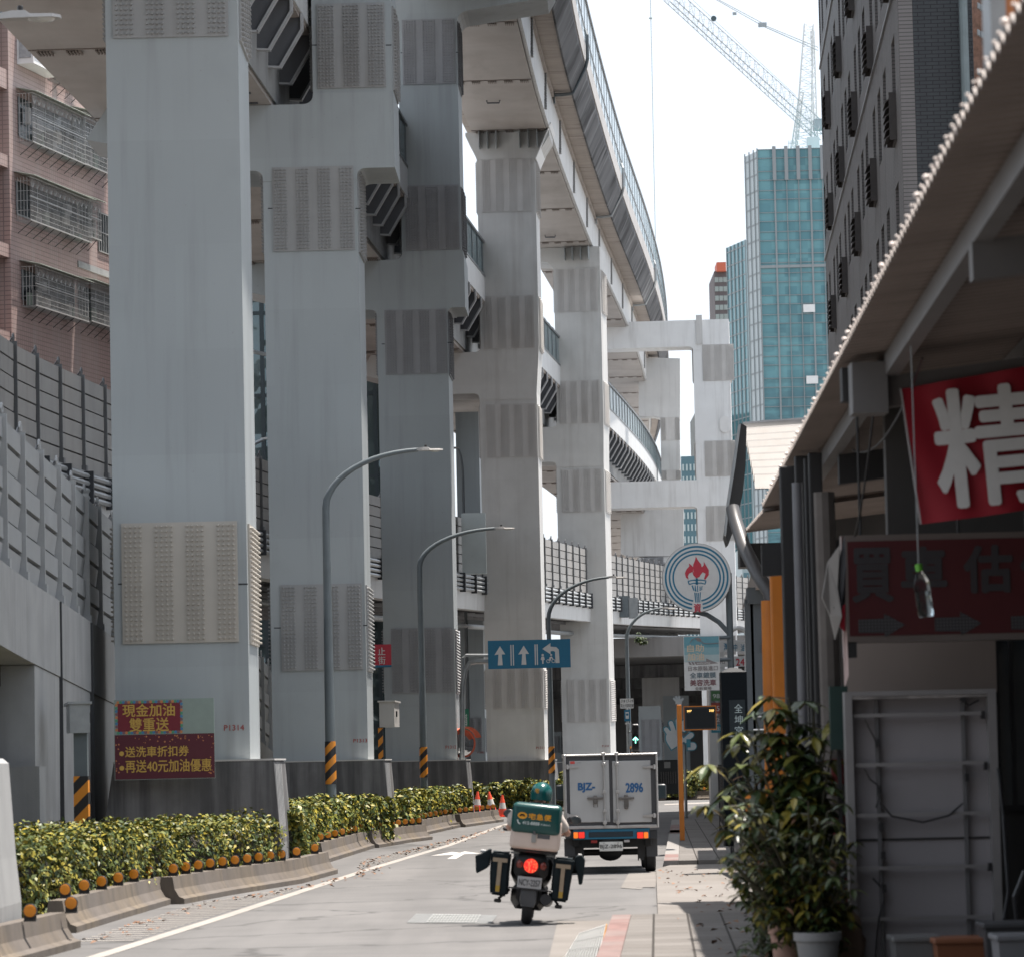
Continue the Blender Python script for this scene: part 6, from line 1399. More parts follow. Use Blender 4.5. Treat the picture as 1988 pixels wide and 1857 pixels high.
for sgn, zx0, zx1, tx_, tl0, tl1 in ((0,960,1278,'BJZ-',1028,1160),(1,1305,1612,'2896',1410,1545)):
    a, c, e, f = tr(zx0,zx1,280,775); b = MB(); b.bbox(a,c,TY+.004,TY+.045,e,f,.008,2); d = b.build('door', TW, truck)
    l_, r_, e2, f2 = tr(tl0,tl1,460,533); lettering(tx_, (l_,r_,e2,f2), TY+.001, NUM, d, None, 'lettering', .055)
    xb = tr(1229 if not sgn else 1334, 1243 if not sgn else 1347, 240,820); b = MB(); xc = (xb[0]+xb[1])/2; b.tube([(xc,TY-.02,xb[2]),(xc,TY-.02,xb[3])], .0145, 8)
    for zy in (255,335,560,712,805): zz = TX(xc,zy).z; b.bbox(xc-.03,xc+.03,TY-.04,TY+.005,zz-.025,zz+.025,.006,1)
    b.build('lock_rod', ALU, d)
    hx0, hx1, e3, f3 = tr(1100,1228,572,590) if not sgn else tr(1348,1475,572,590); b = MB(); b.bbox(hx0,hx1,TY-.035,TY-.01,e3,f3,.006,1)
    hc = TX(1165 if not sgn else 1412, 590).x; zz = TX(1200,600).z; b.bbox(hc-.03,hc+.03,TY-.03,TY+.005,zz-(.05 if not sgn else .14),zz+.08,.008,1); b.tube([(hc-.03,TY-.05,zz+.02),(hc-.03,TY-.05,zz-.1),(hc+.03,TY-.05,zz-.1),(hc+.03,TY-.05,zz+.02)], .009, 5); b.build('door_handle', plain('handle_steel',(.16,.15,.14),.4,.5), d)
    for zy in (330,720):
        hx = (925,1032) if not sgn else (1546,1652); a2, c2, e4, f4 = tr(hx[0],hx[1],zy-14,zy+14); o = a2 if not sgn else c2; s_ = 1 if not sgn else -1
        b = MB(); b.hexa([(o,TY-.022,e4),(o+s_*(c2-a2),TY-.016,(e4+f4)/2-.012),(o+s_*(c2-a2),TY+.003,(e4+f4)/2-.012),(o,TY+.003,e4),(o,TY-.022,f4),(o+s_*(c2-a2),TY-.016,(e4+f4)/2+.012),(o+s_*(c2-a2),TY+.003,(e4+f4)/2+.012),(o,TY+.003,f4)]); b.tube([(o+s_*.03,TY-.02,e4-.01),(o+s_*.03,TY-.02,f4+.01)], .018, 8); b.build('hinge', ALU, d)
    if not sgn:
        a2, c2, e4, f4 = tr(963,1000,286,307); b = MB(); b.add([(a2,TY+.002,e4),(c2,TY+.002,e4),(c2,TY+.002,f4),(a2,TY+.002,f4)], [(0,1,2,3)]); b.build('sticker', plain('sticker_red',(.5,.06,.05),.5), d)
        a2, c2, e4, f4 = tr(1003,1052,289,303); lettering('冷凍車體', (a2,c2,e4,f4), TY+.001, plain('sticker_grey',(.3,.3,.3),.5), d)
for zx in (1265,1318):
    q = TX(zx,745); b = MB(); b.tube([(q.x,TY-.01,q.z+.03),(q.x-.02,TY-.02,q.z-.05),(q.x+.02,TY-.02,q.z-.05),(q.x,TY-.01,q.z+.03)], .006, 5); b.build('padlock', ALU, truck)
a, c, e, f = tr(925,1665,826,908); b = MB(); b.bbox(a+.12,c-.13,TY+.02,TY+.16,e,f,.012,2); b.build('bumper', TBL, truck)
a2, c2, e2, f2 = tr(1112,1468,850,892); b = MB(); b.bbox(a2,c2,TY+.005,TY+.03,e2,f2,.004,1); b.build('bumper_recess', plain('recess_dark_blue',(.008,.02,.03),.6), truck)
for (l,r) in ((925,992),(1597,1665)): a2, c2, e2, f2 = tr(l,r,838,908); b = MB(); b.bbox(a2,c2,TY+.03,TY+.3,e2,f2,.01,1); b.build('mudguard', plain('mudguard_dark',(.02,.022,.025),.6), truck)
for l, m1, r, mm in ((990,1027,1078,0),(1500,1551,1588,1)):
    a2, c2, e2, f2 = tr(l,r,853,902); t_ = MB(); t_.bbox(a2-.01,c2+.01,TY-.02,TY+.05,e2-.01,f2+.01,.008,1); hl_ = t_.build('tail_light', SEAL, truck)
    mx = TX(m1,878).x
    for (p_, q_, m) in ((a2,mx-.004,ORL if not mm else REDL),(mx+.004,c2,REDL if not mm else ORL)): b = MB(); b.bbox(p_,q_,TY-.045,TY-.021,e2,f2,.012,2); b.build('lens', m, hl_, smooth=True)
a2, c2, e2, f2 = tr(1197,1386,930,1006); PLW = plain('plate_white',(.60,.60,.57),.4); b = MB(); b.bbox(a2,c2,TY+.03,TY+.045,e2,f2,.012,2); pt = b.build('number_plate', PLW, truck); w_ = c2-a2; lettering('BJZ-2896', (a2+w_*.04,c2-w_*.04,e2+.03,f2-.045), TY+.027, plain('plate_ink',(.02,.02,.022),.5), pt, None, 'lettering', .012)
for o in (.2,.8): b = MB(); b.lathe([(.012,-.006),(.012,.004)], 10, 'Y', (a2+w_*o,TY+.026,f2-.02)); b.build('plate_bolt', ALU, pt)
b = MB(); a2, c2, e2, f2 = tr(1225,1355,910,930); b.box(a2,c2,TY+.05,TY+.12,e2,f2); a2, c2, e2, f2 = tr(1010,1590,905,1000); b.box(a2,c2,TY+.25,TY+3.4,e2+.04,f2); b.bbox(xm-.62,xm-.5,TY+.2,TY+3.4,.42,.62,.02,1); b.bbox(xm+.5,xm+.62,TY+.2,TY+3.4,.42,.62,.02,1); b.build('chassis', plain('chassis_black',(.012,.013,.014),.7), truck)
b = MB(); b.tube([(xm-.6,TY+.75,.32),(xm+.6,TY+.75,.32)], .05, 10); b.ball((xm-.02,TY+.72,.31), .15, 16, 10, (1.25,1,.85)); b.build('rear_axle', MATS['chassis_black'], truck, smooth=True)
b = MB(); a2, c2, e2, f2 = tr(1130,1180,918,942); b.bbox(a2,c2,TY+.02,TY+.06,e2,f2,.006,1); b.build('reflector', plain('dull_red_reflector',(.22,.015,.012),.4), truck); a2, c2, e2, f2 = tr(1395,1440,915,935); b = MB(); b.bbox(a2,c2,TY+.03,TY+.06,e2,f2,.006,1); b.build('reverse_light', plain('pale_lens',(.4,.38,.38),.3), truck)
for (l,r) in ((1005,1075),(1508,1570)):
    a2, c2, e2, f2 = tr(l,r,905,1085); b = MB(); n_ = 6
    for i in range(n_): p_ = a2+(c2-a2)*i/n_; q_ = a2+(c2-a2)*(i+1)/n_; b.box(p_,q_,TY+.3,TY+.32,e2+random.uniform(0,.07),f2)
    b.build('mud_flap', BLACK, truck)
a2, c2, e2, f2 = tr(1578,1668,908,1052); b = MB(); b.bbox(a2,c2,TY+.26,TY+.28,e2,f2,.004,1); b.build('mud_flap', plain('flap_grey',(.045,.047,.05),.7), truck); a2, c2, e2, f2 = tr(918,1005,908,1052); b = MB(); b.bbox(a2,c2,TY+.26,TY+.28,e2,f2,.004,1); b.build('mud_flap', MATS['flap_grey'], truck)
def wheel(xc, yc, w, r, parent):
    b = MB(); b.lathe([(r*.6,-w/2),(r*.93,-w/2),(r,-w*.36),(r,w*.36),(r*.93,w/2),(r*.6,w/2)], 32, 'X', (xc,yc,r)); wh = b.build('wheel', TIRE, parent, smooth=True); b = MB(); b.lathe([(.01,-w*.3),(r*.6,-w*.42),(r*.6,w*.42),(.01,w*.3)], 24, 'X', (xc,yc,r)); b.build('rim', ALU, wh, smooth=True)
wr_ = tr(1580,1664,1050,1165); ww = wr_[1]-wr_[0]
for xx in ((wr_[0]+wr_[1])/2, 2*xm-(wr_[0]+wr_[1])/2+.02):
    wheel(xx, TY+.95, ww, .285, truck); wheel(xx, TY+3.15, ww*.85, .285, truck)
# cab ahead of the box
b = MB(); cx0, cx1 = xm-.68, xm+.68; prof = [(TY+2.8,.42),(TY+2.8,1.72),(TY+3.05,1.78),(TY+3.75,1.62),(TY+4.12,1.1),(TY+4.2,.42)]; b.polyX(prof, cx0, cx1); b.build('cab', TBL, truck)
for sg, xx in ((-1,cx0),(1,cx1)): b = MB(); b.polyX([(TY+3.0,1.15),(TY+3.0,1.62),(TY+3.65,1.55),(TY+3.95,1.15)], min(xx,xx+sg*.012), max(xx,xx+sg*.012)); b.build('side_window', WGL, truck)
b = MB(); b.hexa([(cx0+.08,TY+4.13,1.12),(cx1-.08,TY+4.13,1.12),(cx1-.08,TY+4.1,1.1),(cx0+.08,TY+4.1,1.1),(cx0+.1,TY+3.79,1.6),(cx1-.1,TY+3.79,1.6),(cx1-.1,TY+3.76,1.6),(cx0+.1,TY+3.76,1.6)]); b.build('windscreen', WGL, truck)
for l, r, t0, t1, sg in ((1672,1712,488,572,1),(868,916,498,575,-1)):
    a2, c2, e2, f2 = tr(l,r,t0,t1); k = (TY+3.6)/TY; ac = ((a2+c2)/2)*k; zc = 1.8+(((e2+f2)/2)-1.8)*k; b = MB(); b.bbox(ac-.09,ac+.09,TY+3.6,TY+3.72,zc-.13,zc+.13,.035,3); m_ = b.build('mirror', BLACKP, truck, smooth=True); b = MB(); b.tube([(ac-sg*.02,TY+3.66,zc-.08),(xm+sg*.67,TY+3.7,1.2)], .014, 6); b.build('mirror_arm', BLACKP, m_); b = MB(); b.bbox(ac-.075,ac+.075,TY+3.59,TY+3.599,zc-.11,zc+.11,.004,1); b.build('mirror_glass', glassy('mirror_pane',(.05,.065,.07),.15,.3), m_)
# ---------------------------------------------------------------- delivery scooter
SY = 42.3; sb = gnd(1021,1791); LEAN = R(7.0)
sc = thing('scooter', 'black delivery scooter with a dark green and cream top box and side bags, leaning right', 'scooter', (sb.x, SY, 0)); sc.rotation_euler = (0, LEAN, R(-1.5))
ST = wm(sc)
def SB(T2=None): return MB(ST @ T2 if T2 is not None else ST)
SBK = mat('scooter_black', (.008,.009,.01), .4, .2, 5, spec=.3); GRN = mat('box_green', (.004,.055,.051), .3, .08, 3); CRM = mat('box_cream', (.56,.46,.40), .5, .06, 4, stain=(.35,.28,.24), samt=.4); BAGC = mat('bag_dark_teal', (.008,.014,.017), .8, .2, 8, spec=.2); TAN = mat('reflective_tan', (.27,.21,.145), .5, .15, 9)
def tail_mat():
    m, n, l, bs = nt('scooter_tail'); co = n.new('ShaderNodeTexCoord').outputs['Object']; v = n.new('ShaderNodeTexVoronoi'); v.inputs['Scale'].default_value = 42; l.new(co, v.inputs['Vector'])
    c = mixc(n, l, ramp(n, l, v.outputs['Distance'], .1, .6), (1,.22,.08), (.8,.012,.01)); l.new(c, bs.inputs['Emission Color']); bs.inputs['Emission Strength'].default_value = .55; bs.inputs['Base Color'].default_value = (.4,.01,.01,1); return m
def swheel(y, r, w, nm):
    b = SB(); b.lathe([(r*.58,-w*.4),(r*.86,-w/2),(r*.97,-w*.3),(r,0),(r*.97,w*.3),(r*.86,w/2),(r*.58,w*.4)], 36, 'X', (0,y,r)); wv = b.build('wheel', TIRE, sc, smooth=True); b = SB(); b.lathe([(.02,-w*.35),(r*.3,-w*.3),(r*.58,-w*.38),(r*.58,w*.38),(r*.3,w*.3),(.02,w*.35)], 24, 'X', (0,y,r)); b.build('rim', ALU, wv, smooth=True)
swheel(.02, .225, .115, 'rear'); swheel(1.28, .225, .10, 'front')
# rear body: tapered tail housing
def loft(b, secs):   # secs: list of (y, [(x,z)...]) all with the same count
    vs = []; fs = []; n = len(secs[0][1])
    for y, pts in secs: vs += [(x,y,z) for x,z in pts]
    for i in range(len(secs)-1):
        for j in range(n): fs.append((i*n+j,i*n+(j+1)%n,(i+1)*n+(j+1)%n,(i+1)*n+j))
    fs += [tuple(range(n)), tuple((len(secs)-1)*n+j for j in range(n-1,-1,-1))]; return b.add(vs, fs)
def oct_(w, z0, z1, c=.3): h = z1-z0; return [(-w*(1-c),z0),(w*(1-c),z0),(w,z0+h*c),(w,z1-h*c),(w*(1-c),z1),(-w*(1-c),z1),(-w,z1-h*c),(-w,z0+h*c)]
b = SB(); loft(b, [(-.20,oct_(.13,.55,.74)),(-.16,oct_(.19,.48,.78)),(.05,oct_(.225,.42,.80)),(.4,oct_(.22,.38,.80)),(.62,oct_(.16,.34,.72))]); b.build('tail_body', SBK, sc, smooth=True)
b = SB(); loft(b, [(-.02,oct_(.14,.22,.44)),(.1,oct_(.20,.16,.44)),(.42,oct_(.20,.16,.46)),(.62,oct_(.13,.2,.42))]); b.build('engine_cover', plain('engine_black',(.012,.012,.013),.5), sc, smooth=True)
b = SB(); b.tube([(.19,-.22,.30),(.20,0,.28),(.20,.35,.25),(.1,.6,.25)], [.062,.07,.05,.03], 12); b.build('exhaust', plain('exhaust_dark',(.03,.03,.032),.4,.4), sc, smooth=True)
b = SB(); loft(b, [(-.24,oct_(.085,.205,.40,.25)),(-.225,oct_(.09,.20,.44,.25)),(-.14,oct_(.095,.26,.46,.25))]); b.build('mudguard', mat('mudguard_grey',(.05,.052,.056),.4,.15,5), sc, smooth=True)
b = SB(); b.lathe([(.001,-.262),(.05,-.258),(.074,-.245),(.078,-.2)], 28, 'Y', (-.006,0,.648)); b.build('tail_light', tail_mat(), sc, smooth=True)
for sg in (-1,1): b = SB(); b.ball((sg*.125,-.185,.655), .042, 12, 8, (1.0,.6,1.2)); b.build('indicator', plain('indicator_red',(.16,.03,.02),.25), sc, smooth=True)
b = SB(); b.bbox(-.134,.130,-.252,-.246,.404,.528,.002,1); pl_ = b.build('number_plate', plain('plate_grey',(.34,.34,.34),.4), sc); lettering('NCY-2257', (-.118,.114,.43,.50), -.256, plain('plate_ink2',(.05,.05,.055),.5), pl_, ST, 'lettering', .02)
b = SB(); b.bbox(-.24,.26,-.262,-.240,.385,.402,.004,1); b.build('carrier_bar', BLACKP, sc)
b = SB(); b.tube([(-.20,-.14,.80),(-.20,.25,.80)], .014, 6); b.tube([(.20,-.14,.80),(.20,.25,.80)], .014, 6); b.tube([(-.2,-.14,.80),(.2,-.14,.80)], .014, 6); b.tube([(-.24,-.1,.77),(.24,-.1,.77)], .012, 6); b.build('rack', GALV, sc)
b = SB(); b.bbox(-.16,.16,.28,.86,.74,.815,.03,3); b.build('seat', BLACK, sc, smooth=True)
b = SB(); b.bbox(-.17,.17,.62,1.08,.27,.33,.02,2); b.build('footboard', SBK, sc); b = SB(); loft(b, [(1.02,oct_(.17,.32,.92)),(1.12,oct_(.18,.34,.98)),(1.2,oct_(.08,.42,.86))]); b.build('front_shield', SBK, sc, smooth=True)
b = SB(); b.tube([(0,1.26,.25),(0,1.1,.98)], .03, 8); b.tube([(-.33,.90,1.0),(-.15,1.0,1.02),(0,1.04,1.03),(.15,1.0,1.02),(.33,.90,1.0)], .016, 8); b.build('handlebar', BLACKP, sc)
for sg in (-1,1):
    b = SB(); b.tube([(sg*.255,.935,1.0),(sg*.37,.875,.995)], .021, 10); b.build('grip', BLACK, sc)
    b = SB(); mx = .42 if sg > 0 else -.33; b.ball((mx,.93,1.17), .058, 14, 8, (1.15,.35,.85)); mr = b.build('mirror', BLACKP, sc, smooth=True); b = SB(); b.lathe([(.001,-.028),(.047,-.024)], 16, 'Y', (mx,.93,1.17)); b.build('mirror_glass', MATS['mirror_pane'], mr, fix=False); b = SB(); b.tube([(sg*.24,.95,1.02),(sg*.34,.96,1.12),(mx,.94,1.15)], .007, 6); b.build('mirror_stalk', BLACKP, mr)
    b = SB(); b.tube([(sg*.22,.05,.36),(sg*.30,-.02,.28),(sg*.33,-.02,.25)], .016, 6); b.bbox(sg*.335-.04,sg*.335+.04,-.06,.02,.21,.25,.01,1); b.tube([(sg*.30,0,.30),(sg*.285,0,.36)],.012,6); b.build('footpeg', BLACKP, sc)
# top box
bx = SB(); bx.bbox(-.26,.285,-.33,.19,.825,1.16,.045,4); ob = bx.build('top_box', CRM, sc, smooth=True)
b = SB(); b.bbox(-.262,.275,-.365,.20,1.0,1.325,.05,4); lid = b.build('box_lid', GRN, ob, smooth=True)
OGN = plain('logo_orange',(.68,.30,.015),.5); GW = plain('logo_white',(.55,.60,.58),.5)
yf = -.3655
b = SB(); n_ = 26; b.add([(-.148+.052*cos(2*pi*k/n_), yf, 1.187+.036*sin(2*pi*k/n_)) for k in range(n_)], [tuple(range(n_))]); b.build('logo_oval', OGN, lid, fix=False)
b = SB(); pts = [(-.183,1.18),(-.172,1.202),(-.150,1.205),(-.128,1.202),(-.115,1.18),(-.128,1.174),(-.13,1.188),(-.138,1.176),(-.148,1.19),(-.158,1.176),(-.166,1.188),(-.168,1.174)]; b.add([(x,yf-.002,z) for x,z in pts], [tuple(range(len(pts)))]); b.build('logo_mark', SBK, lid, fix=False)
for ch, xl_ in (('宅',-.078),('急',.008),('便',.092)): lettering(ch, (xl_,xl_+.072,1.155,1.218), yf-.001, OGN, lid, ST, 'lettering', .045)
b = SB(); b.add([(-.205,yf-.001,1.135),(-.19,yf-.001,1.14),(-.186,yf-.001,1.12),(-.17,yf-.001,1.10),(-.158,yf-.001,1.105),(-.17,yf-.001,1.088),(-.19,yf-.001,1.10)], [tuple(range(7))]); b.build('phone_mark', GW, lid, fix=False)
lettering('412-8888', (-.140,.045,1.095,1.128), yf-.001, GW, lid, ST, 'lettering', .03); lettering('手機加02', (.055,.165,1.098,1.118), yf-.001, GW, lid, ST, 'lettering', .0)
b = SB(); b.bbox(-.025,.022,-.352,-.329,.905,1.0,.004,1); lk = b.build('latch', plain('latch_grey',(.30,.30,.29),.4,.4), ob); b = SB(); b.bbox(-.015,.012,-.375,-.36,.995,1.03,.004,1); b.build('latch_hook', plain('latch_dark',(.08,.08,.08),.4), lk)
b = SB(); b.add([(.035,-.332,.955),(.172,-.332,.955),(.172,-.332,1.0),(.035,-.332,1.0)], [(0,1,2,3)]); b.build('notice_label', plain('label_grey',(.07,.075,.08),.5), ob, fix=False)
b = SB(); b.bbox(-.25,.27,-.26,.17,.795,.824,.01,1); b.build('box_base', BLACKP, ob)
# side bags with flaps
for sg in (-1,1):
    b = SB(); o = .235 if sg > 0 else -.235; e = .46 if sg > 0 else -.455; x0_, x1_ = min(o,e), max(o,e); tp_ = .035*sg
    b.hexa([(x0_-(.0 if sg>0 else -.03),-.17,.29),(x1_-(.03 if sg>0 else 0),-.17,.29),(x1_-(.03 if sg>0 else 0),.2,.29),(x0_-(.0 if sg>0 else -.03),.2,.29),(x0_,-.19,.765),(x1_,-.19,.765),(x1_,.22,.765),(x0_,.22,.765)])
    import bmesh
    bag = b.build('side_bag', BAGC, sc); bm = bmesh.new(); bm.from_mesh(bag.data); bmesh.ops.bevel(bm, geom=bm.edges[:], offset=.022, segments=2, affect='EDGES'); bmesh.ops.subdivide_edges(bm, edges=bm.edges[:], cuts=1, use_grid_fill=True)
    for q in bm.verts: q.co += Vector((random.uniform(-1,1),random.uniform(-1,1),random.uniform(-1,1)))*.006
    bm.to_mesh(bag.data); bm.free()
    cx_ = (x0_+x1_)/2; b = SB(); yb = -.200; b.add([(cx_-.08,yb-.008,.655),(cx_+.08,yb-.008,.655),(cx_+.08,yb-.010,.70),(cx_-.08,yb-.010,.70)], [(0,1,2,3)]); w0 = .022; b.add([(cx_-w0,yb+.006,.33),(cx_+w0,yb+.006,.33),(cx_+w0,yb-.009,.655),(cx_-w0,yb-.009,.655)], [(0,1,2,3)]); b.build('reflective_tape', TAN, bag, fix=False)
    b = SB(); b.add([(cx_-w0,yb+.004,.335),(cx_+w0,yb+.004,.335),(cx_+w0,yb+.001,.40),(cx_-w0,yb+.001,.40)], [(0,1,2,3)]); b.build('yellow_tape', plain('yellow_tape',(.36,.23,.03),.6), bag, fix=False)
    b = SB()
    if sg < 0: q = [(-.455,.775),(-.475,.785),(-.575,.715),(-.625,.695),(-.600,.515),(-.585,.505),(-.485,.57),(-.462,.60)]
    else: q = [(.46,.775),(.475,.80),(.53,.82),(.575,.77),(.578,.62),(.57,.50),(.535,.49),(.50,.62),(.465,.70)]
    b.polyY([(x,z) for x,z in q][::(1 if sg > 0 else -1)], -.10, .14); fp = b.build('bag_flap', BAGC, bag)
    bm = bmesh.new(); bm.from_mesh(fp.data); bmesh.ops.bevel(bm, geom=bm.edges[:], offset=.008, segments=1, affect='EDGES'); bm.to_mesh(fp.data); bm.free()
    b = SB(); b.bbox(-.578 if sg < 0 else .49, -.515 if sg < 0 else .535, -.07, .1, .735 if sg < 0 else .80, .765 if sg < 0 else .825, .012, 2); b.build('stored_parcel', plain('parcel_pale',(.36,.36,.355),.6), bag, smooth=True)
# ---------------------------------------------------------------- rider
rider = thing('person', 'rider in a teal helmet and pale beige shirt sitting on the delivery scooter', 'person', (sb.x, SY+.5, 0)); rider.rotation_euler = (0,0,0)
def skin_body(name, joints, edges, m, root=0, sub=2, parent=rider):
    me = bpy.data.meshes.new(name); wmI = wm(parent).inverted(); me.from_pydata([(wmI @ ST @ Vector(j[:3]))[:] for j in joints], edges, [])
    ob = bpy.data.objects.new(name, me); COL.objects.link(ob); ob.parent = parent
    sk = ob.modifiers.new('skin','SKIN'); sk.use_smooth_shade = True; ob.modifiers.new('sub','SUBSURF').levels = sub; ob.modifiers['sub'].render_levels = sub
    for i, j in enumerate(joints):
        v = me.skin_vertices[0].data[i]; rx = j[3]; ry = j[4] if len(j) > 4 else j[3]; v.radius = (rx, ry); v.use_root = (i == root)
    bpy.context.view_layer.update(); ev = ob.evaluated_get(bpy.context.evaluated_depsgraph_get()); m2 = bpy.data.meshes.new_from_object(ev)
    ob.modifiers.clear(); ob.data = m2; m2.materials.clear(); m2.materials.append(m); m2.polygons.foreach_set('use_smooth',[True]*len(m2.polygons)); return ob
SKIN = mat('skin', (.46,.25,.18), .5, .06, 6)
J = [(0,.50,.86,.125,.10),(0,.50,1.0,.12,.09),(0,.51,1.13,.14,.095),(0,.52,1.22,.12,.08),(0,.55,1.30,.05,.05),(.01,.57,1.37,.068,.075),(.012,.585,1.45,.085,.095),(.013,.585,1.53,.06,.07)]
E = [(0,1),(1,2),(2,3),(3,4),(4,5),(5,6),(6,7)]
hands = []
for sg in (-1,1):
    a = len(J); ex = .30 if sg < 0 else .345; hx_ = .315 if sg < 0 else .33
    J += [(sg*.17,.53,1.225,.062),(sg*.265,.57,1.12,.05),(sg*ex,.63,1.02,.042),(sg*(ex+.0),.76,1.015,.036),(sg*hx_,.865,1.015,.026,.03),(sg*hx_,.905,1.02,.034,.022)]
    E += [(3,a),(a,a+1),(a+1,a+2),(a+2,a+3),(a+3,a+4),(a+4,a+5)]
    for k in range(4):      # four fingers of unequal length curling over the grip
        f = len(J); xk = sg*(hx_-.032+.021*k); L = (.026,.030,.028,.021)[k]
        J += [(xk,.925,1.028,.0095),(xk,.938+L*.15,1.018,.009),(xk,.934,1.018-L*.75,.0085),(xk,.918,1.006-L*.75,.0075)]; E += [(a+5,f),(f,f+1),(f+1,f+2),(f+2,f+3)]
    f = len(J); J += [(sg*(hx_-.035),.89,1.0,.0105),(sg*(hx_-.05),.905,.985,.0095),(sg*(hx_-.045),.922,.975,.008)]; E += [(a+4,f),(f,f+1),(f+1,f+2)]
    h = len(J); J += [(sg*.10,.53,.83,.085),(sg*.15,.72,.84,.078),(sg*.17,.89,.78,.058),(sg*.155,.90,.6,.052),(sg*.14,.90,.43,.038),(sg*.14,.92,.375,.036),(sg*.145,1.0,.352,.032)]
    E += [(0,h),(h,h+1),(h+1,h+2),(h+2,h+3),(h+3,h+4),(h+4,h+5),(h+5,h+6)]
skin_body('body', J, E, SKIN)
SHIRT = mat('shirt_beige', (.50,.45,.41), .85, .07, 10); TROU = mat('trousers_dark', (.03,.034,.04), .85, .15, 10)
JS = [(0,.50,.80,.155,.125),(0,.50,.98,.15,.115),(0,.51,1.13,.17,.12),(0,.525,1.235,.13,.095),(0,.545,1.275,.072,.07)]; ES = [(0,1),(1,2),(2,3),(3,4)]
for sg in (-1,1):
    a = len(JS); ex = .30 if sg < 0 else .345; JS += [(sg*.18,.53,1.23,.078),(sg*.27,.57,1.12,.072),(sg*(ex-.01),.615,1.035,.066)]; ES += [(3,a),(a,a+1),(a+1,a+2)]
skin_body('shirt', JS, ES, SHIRT)
JT = [(0,.50,.84,.15,.12)]; ET = []
for sg in (-1,1):
    a = len(JT); JT += [(sg*.10,.53,.835,.102),(sg*.152,.72,.845,.094),(sg*.172,.89,.785,.075),(sg*.157,.90,.6,.068),(sg*.142,.90,.43,.055)]; ET += [(0,a),(a,a+1),(a+1,a+2),(a+2,a+3),(a+3,a+4)]
skin_body('trousers', JT, ET, TROU)
for sg in (-1,1): b = MB(ST); b.bbox(sg*.142-.045,sg*.142+.045,.86,1.09,.33,.41,.03,3); b.build('shoe', BLACK, rider, smooth=True)
# open face helmet
HEL = mat('helmet_teal', (.004,.068,.066), .22, .06, 4); c = Vector((.018,.565,1.437)); b = MB(ST); vs = []; fs = []; n_, m_ = 28, 14
for i in range(m_+1):
    ph = pi/2-(pi*.72)*i/m_
    for k in range(n_): 
        th = 2*pi*k/n_; rr = .122; z = rr*sin(ph)*1.02; rad = rr*cos(ph) if ph > 0 else rr*(.93+.07*cos(ph*1.5))*(1 if ph>-.9 else .98)
        y = rad*sin(th); fr_ = max(0, sin(th)); z2 = z if not (fr_ > .55 and z < .01) else .01
        vs.append((c.x+rad*cos(th), c.y+y*1.08, c.z+z2))
for i in range(m_):
    for k in range(n_): fs.append((i*n_+k,(i+1)*n_+k,(i+1)*n_+(k+1)%n_,i*n_+(k+1)%n_))
b.add(vs, fs); he = b.build('helmet', HEL, rider, smooth=True)
b = MB(ST); b.tube([(c.x+.121*cos(R(a)), c.y+.13*sin(R(a)), c.z-.108) for a in range(150,392,12)], .008, 6, False); b.build('helmet_edge', BLACKP, he)
lettering('宅', (c.x-.073,c.x-.03,c.z+.0,c.z+.047), c.y-.1275, OGN, he, ST @ Matrix.Identity(4), 'lettering', .05)
# face: eyes, nose, mouth and ears turned to the road ahead
b = MB(ST)
for sg in (-1,1): b.ball((.012+sg*.032,.668,1.455), .0125, 10, 6)
b.build('eyes', plain('eye_white',(.6,.6,.58),.3), rider, smooth=True)
b = MB(ST); b.hexa([(-.003,.672,1.445),(.027,.672,1.445),(.02,.70,1.415),(.004,.70,1.415),(.004,.668,1.405),(.02,.668,1.405),(.024,.69,1.41),(.0,.69,1.41)]); b.build('nose', SKIN, rider, smooth=True)
b = MB(ST); b.bbox(-.013,.037,.66,.672,1.375,1.385,.004,2); b.build('mouth', plain('lips',(.35,.13,.11),.5), rider)
for sg in (-1,1): b = MB(ST); b.ball((.012+sg*.088,.58,1.44), .026, 10, 8, (.4,.8,1.2)); b.build('ear', SKIN, rider, smooth=True)
# ---------------------------------------------------------------- sheds and shop front at the right
ROOFU = mat('corrugated_sheet', (.20,.165,.145), .5, .12, 1.2, stain=(.08,.06,.05), samt=.5, sdir=(.4,2,1))
ROOFL = mat('corrugated_pale', (.19,.178,.165), .5, .08, 2, stain=(.13,.10,.08), samt=.5)
BEAM = mat('shed_beam_steel', (.115,.11,.108), .5, .12, 2)
BEAMD = mat('shed_beam_dark', (.014,.0135,.014), .6, .2, 2)
def corrugated(p00, p10, p01, p11, n, amp, th=.012):
    """sheet from edge p00-p10 (along the waves) to p01-p11; waves repeat along p00->p01"""
    b = MB(); vs = []; fs = []; nr = (p10-p00).cross(p01-p00).normalized(); nr = nr if nr.z > 0 else -nr
    m = n*4
    for i in range(m+1):
        u = i/m; o = amp*[-1,-1,1,1][i % 4]
        for e, (a, c) in enumerate(((p00,p01),(p10,p11))): vs.append(a.lerp(c,u)+nr*o); vs.append(a.lerp(c,u)+nr*(o+th))
    for i in range(m):
        A, C = i*4, (i+1)*4
        fs += [(A,A+2,C+2,C),(A+1,C+1,C+3,A+3),(A,C,C+1,A+1),(A+2,A+3,C+3,C+2)]
    b.add(vs, fs); return b
ZE = 4.6
e0 = at(1990,20,15.6); e1 = at(1885,205,16.6); e2_ = at(1590,800,31.6); e3 = at(1480,985,43.5)
EA = Vector((e1.x-.02-(e3.x-e1.x)/(43.5-16.6)*26, -9.4, ZE)); EB = Vector((e3.x, 43.5, ZE))
sl_ = .115
t = thing('shed', 'open shed with brown corrugated roof on steel beams, over the shop front at right', 'shed', (4.5,27,0))
